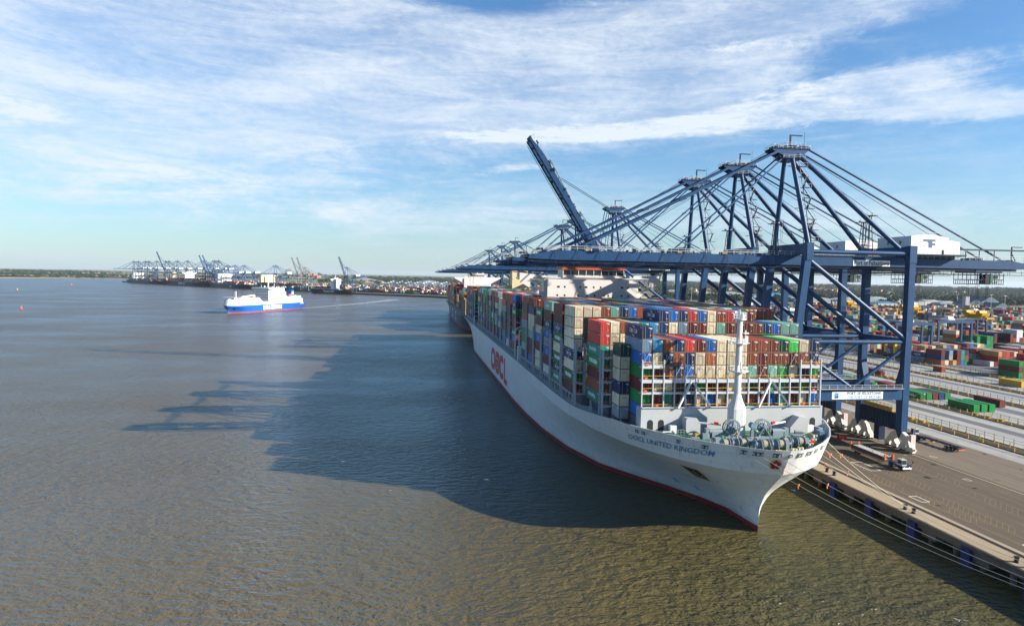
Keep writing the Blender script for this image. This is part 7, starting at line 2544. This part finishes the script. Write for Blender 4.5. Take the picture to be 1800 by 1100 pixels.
def ropes():
    def bow(a, z=18.7): 
        t = HUGE.arc(z)
        p = HUGE.at_arc(t, a, z, .12)
        return Vector((p[0]+CX, p[1]+YB, p[2]))
    data = [(-8.4, (102.7, 69.6), 5.2, 'pale mooring rope from the outermost port fairlead running low toward the camera'), (-5.7, (102.7, 72.0), 4.6, 'pale mooring rope from the second port fairlead running toward the camera'), (-2.4, (102.7, 72.4), 3.4, 'pale mooring rope passing the flower emblem toward the camera'),
            (5.3, (102.7, 97.3), 3.0, 'pale mooring rope from the starboard bow to the bollards lower right'), (8.4, (102.7, 95.0), 2.6, 'thin pale mooring rope just above the one to the lower right bollards'), (11.8, (102.7, 121.0), 1.4, 'pale mooring rope dropping steeply from the starboard bow, outer of two'), (17.5, (102.7, 123.4), 1.0, 'pale mooring rope dropping steeply from the starboard bow, inner of two')]
    for i, (a, (bx, by), sag, lab) in enumerate(data):
        p = bow(a); q = Vector((bx, by, ZQ+.7))
        mb = MB()
        n = 24
        pts = []
        for k in range(n+1):
            t = k/n
            v = p.lerp(q, t); v.z -= sag*4*t*(1-t)*.6
            pts.append(v)
        for u, v in zip(pts, pts[1:]): mb.tube(u, v, .045, 0, 5, cap=False)
        o = mb.build('mooring_rope', M_ROPE)
        tag(o, lab, 'rope', 'mooring ropes at the bow')
        t = .12 if i % 2 else .17
        v = pts[int(t*n)]; w = pts[int(t*n)+1]
        d = (w-v).normalized()
        mb = MB(); mb.tube(v, v+d*.12, .3, 0, 10); mb.beam(v-d*.1+Vector((0, 0, -.2)), v+Vector((0, 0, -.7)), .14, .14)
        mb.build('rat_guard', mat('pale_orange_plastic', (.72, .26, .12), .6), o)
ropes()
def fenders():
    ys = [144.3, 131.5, 118.6, 105.2, 92.4, 80, 67.5]
    for i, y in enumerate(ys):
        r = root('fender', (XE-.1, y, 0), 'blue panel fender on the quay face, %s from the ship bow toward the camera' % ordw(i), 'fender', 'blue fenders on the quay face')
        mb = MB(); mb.box(-1.0, -.35, -1.0, 1.0, -.6, 3.5)
        mb.build('panel', mat('fender_blue', (.014, .022, .09), .5, 0, .2, .8), r)
        mb = MB(); mb.tube((-.35, 0, 2.2), (.1, 0, 2.2), .5, 0, 10); mb.tube((-.35, 0, .6), (.1, 0, .6), .5, 0, 10); mb.beam((-.6, .9, 3.4), (-.2, 1.8, 3.6), .06, .06)
        mb.build('rubber_cone', M_RUBBER, r)
fenders()
def gulls():
    for (px, py, d, lab, fl) in ((1686, 1090, 62, 'white gull flying low near the lower right corner', 1), (603, 811, 150, 'small gull flying over the ship shadow on the water', 1), (855, 843, 118, 'small gull flying near the edge of the ship shadow', 1), (1395, 862, 118, 'pale gull beneath the mooring ropes by the bow', 1), (357, 960, 95, 'small dark gull over the open water at lower left', 1), (686, 862, 125, 'small gull just below the shadow edge', 1), (743, 1050, 80, 'small dark gull near the bottom edge', 1)):
        q = at_px(px, py)
        v = (q-Vector((0, 0, H)))
        p = Vector((0, 0, H)) + v.normalized()*d
        if p.z < 1: p = Vector((0, 0, H)) + v*((H-1.5)/H)
        mb = MB()
        secs = [(-.28, .015), (-.2, .05), (0, .08), (.16, .06), (.24, .045), (.32, .01)]
        n = 6
        vs = [(k*math.cos(2*math.pi*i/n), y, k*math.sin(2*math.pi*i/n)) for y, k in secs for i in range(n)]
        mb.add(vs, [(j*n+i, j*n+(i+1) % n, (j+1)*n+(i+1) % n, (j+1)*n+i) for j in range(5) for i in range(n)])
        for s in (-1, 1):
            mb.add([(s*.05, .12, .04), (s*.05, -.06, .04), (s*.38, -.02, .16), (s*.36, .14, .17), (s*.72, -.12, .10), (s*.70, -.04, .11),
                    (s*.05, .12, .02), (s*.05, -.06, .02), (s*.38, -.02, .145), (s*.36, .14, .155), (s*.72, -.12, .09), (s*.70, -.04, .1)],
                   [(0, 1, 2, 3), (3, 2, 4, 5), (7, 6, 9, 8), (8, 9, 11, 10), (1, 7, 8, 2), (2, 8, 10, 4), (3, 9, 6, 0), (5, 11, 9, 3), (4, 10, 11, 5)])
        o = mb.build('gull', mat('gull_dark', (.06, .06, .06), .7) if 'dark' in lab else mat('gull_white', (.22, .22, .22), .7)); o.location = p; o.rotation_euler = (0, .2, px); o.scale = (.75, .75, .75)
        tag(o, lab, 'gull')
gulls()
# ---------------------------------------------------------------- place the containers: the 300 that show largest as things, the rest as one mass
def place_containers():
    PL = [c for c in PLACED]
    for c in PL: c['a'] = proj_area(c)*c.get('boost', 1)
    PL.sort(key=lambda c: -c['a'])
    seen = set()
    big = []
    rest = []
    for c in PL:
        if len(big) < 300 and c['a'] > 0: big.append(c)
        else: rest.append(c)
    for c in big:
        cw = CWORD.get(c['col'], c['col'])
        o = put('shipping_container', ctemplate(c['kind'], c['col']), None, (c['x'], c['y'], c['z']))
        tag(o, c['where'] % cw, 'container', 'containers loaded on the pale ship' if c.get('grp') is None else c['grp'])
        k = None
        if c['side'] and c['kind'] == 40:
            k = {'green': 'green', 'navy': 'navy', 'teal': 'teal', 'cream': 'cream', 'blue': 'blue', 'grey': 'grey', 'darkgreen': None}.get(c['col'])
            if c['col'] == 'mint' : k = 'teal'
        elif c['front']:
            k = {'cream': 'endred', 'brightgreen': 'endgreen'}.get(c['col'])
            if c['col'] in ('maroon', 'brown') and R.random() < .2: k = 'endwhite'
        if c.get('grp') is not None and k not in ('green', 'grey', 'navy'): k = None
        if k: put('lettering', logo(k), o)
    mb = MB()
    mats = [CM[k] for k in CKEYS]
    for c in rest:
        L_ = 12.19 if c['kind'] == 40 else 6.06
        rz = c.get('rz', 0)
        m = CKEYS.index(c['col'])
        x, y, z = c['x'], c['y'], c['z']
        if rz:
            mb.cbox(x, y, z, L_, 2.44, 2.86, m, rz)
        else:
            mb.add([(x-1.22, y, z), (x+1.22, y, z), (x+1.22, y+L_, z), (x-1.22, y+L_, z), (x-1.22, y, z+2.86), (x+1.22, y, z+2.86), (x+1.22, y+L_, z+2.86), (x-1.22, y+L_, z+2.86)],
                   [(4,5,6,7),(0,1,5,4),(1,2,6,5),(2,3,7,6),(3,0,4,7)], m)
    o = mb.build('shipping_containers', mats)
    tag(o, 'mass of smaller stacked containers on the ships and across the yard', 'containers', kind='stuff')
    print('containers', len(big), len(rest))
place_containers()
# ---------------------------------------------------------------- haze
def haze():
    m = bpy.data.materials.new('haze_air')
    m.use_nodes = True
    nt = m.node_tree
    for n in list(nt.nodes):
        if n.type == 'BSDF_PRINCIPLED': nt.nodes.remove(n)
    v = nt.nodes.new('ShaderNodeVolumePrincipled')
    v.inputs['Color'].default_value = (.72, .86, 1, 1)
    v.inputs['Density'].default_value = 2.4e-5
    v.inputs['Anisotropy'].default_value = .2
    nt.links.new(v.outputs[0], nt.nodes['Material Output'].inputs['Volume'])
    mb = MB()
    mb.box(-9500, 22500, -3100, 24500, -4, 175)
    o = mb.build('haze', m)
    tag(o, 'thin bluish sea haze over the estuary', kind='stuff')
haze()
print('objects', len(bpy.data.objects))

for o in bpy.data.objects:
    if o.parent is None and 'label' in o and len(o['label'].split()) > 16: print('LONG', o.name, o['label'])
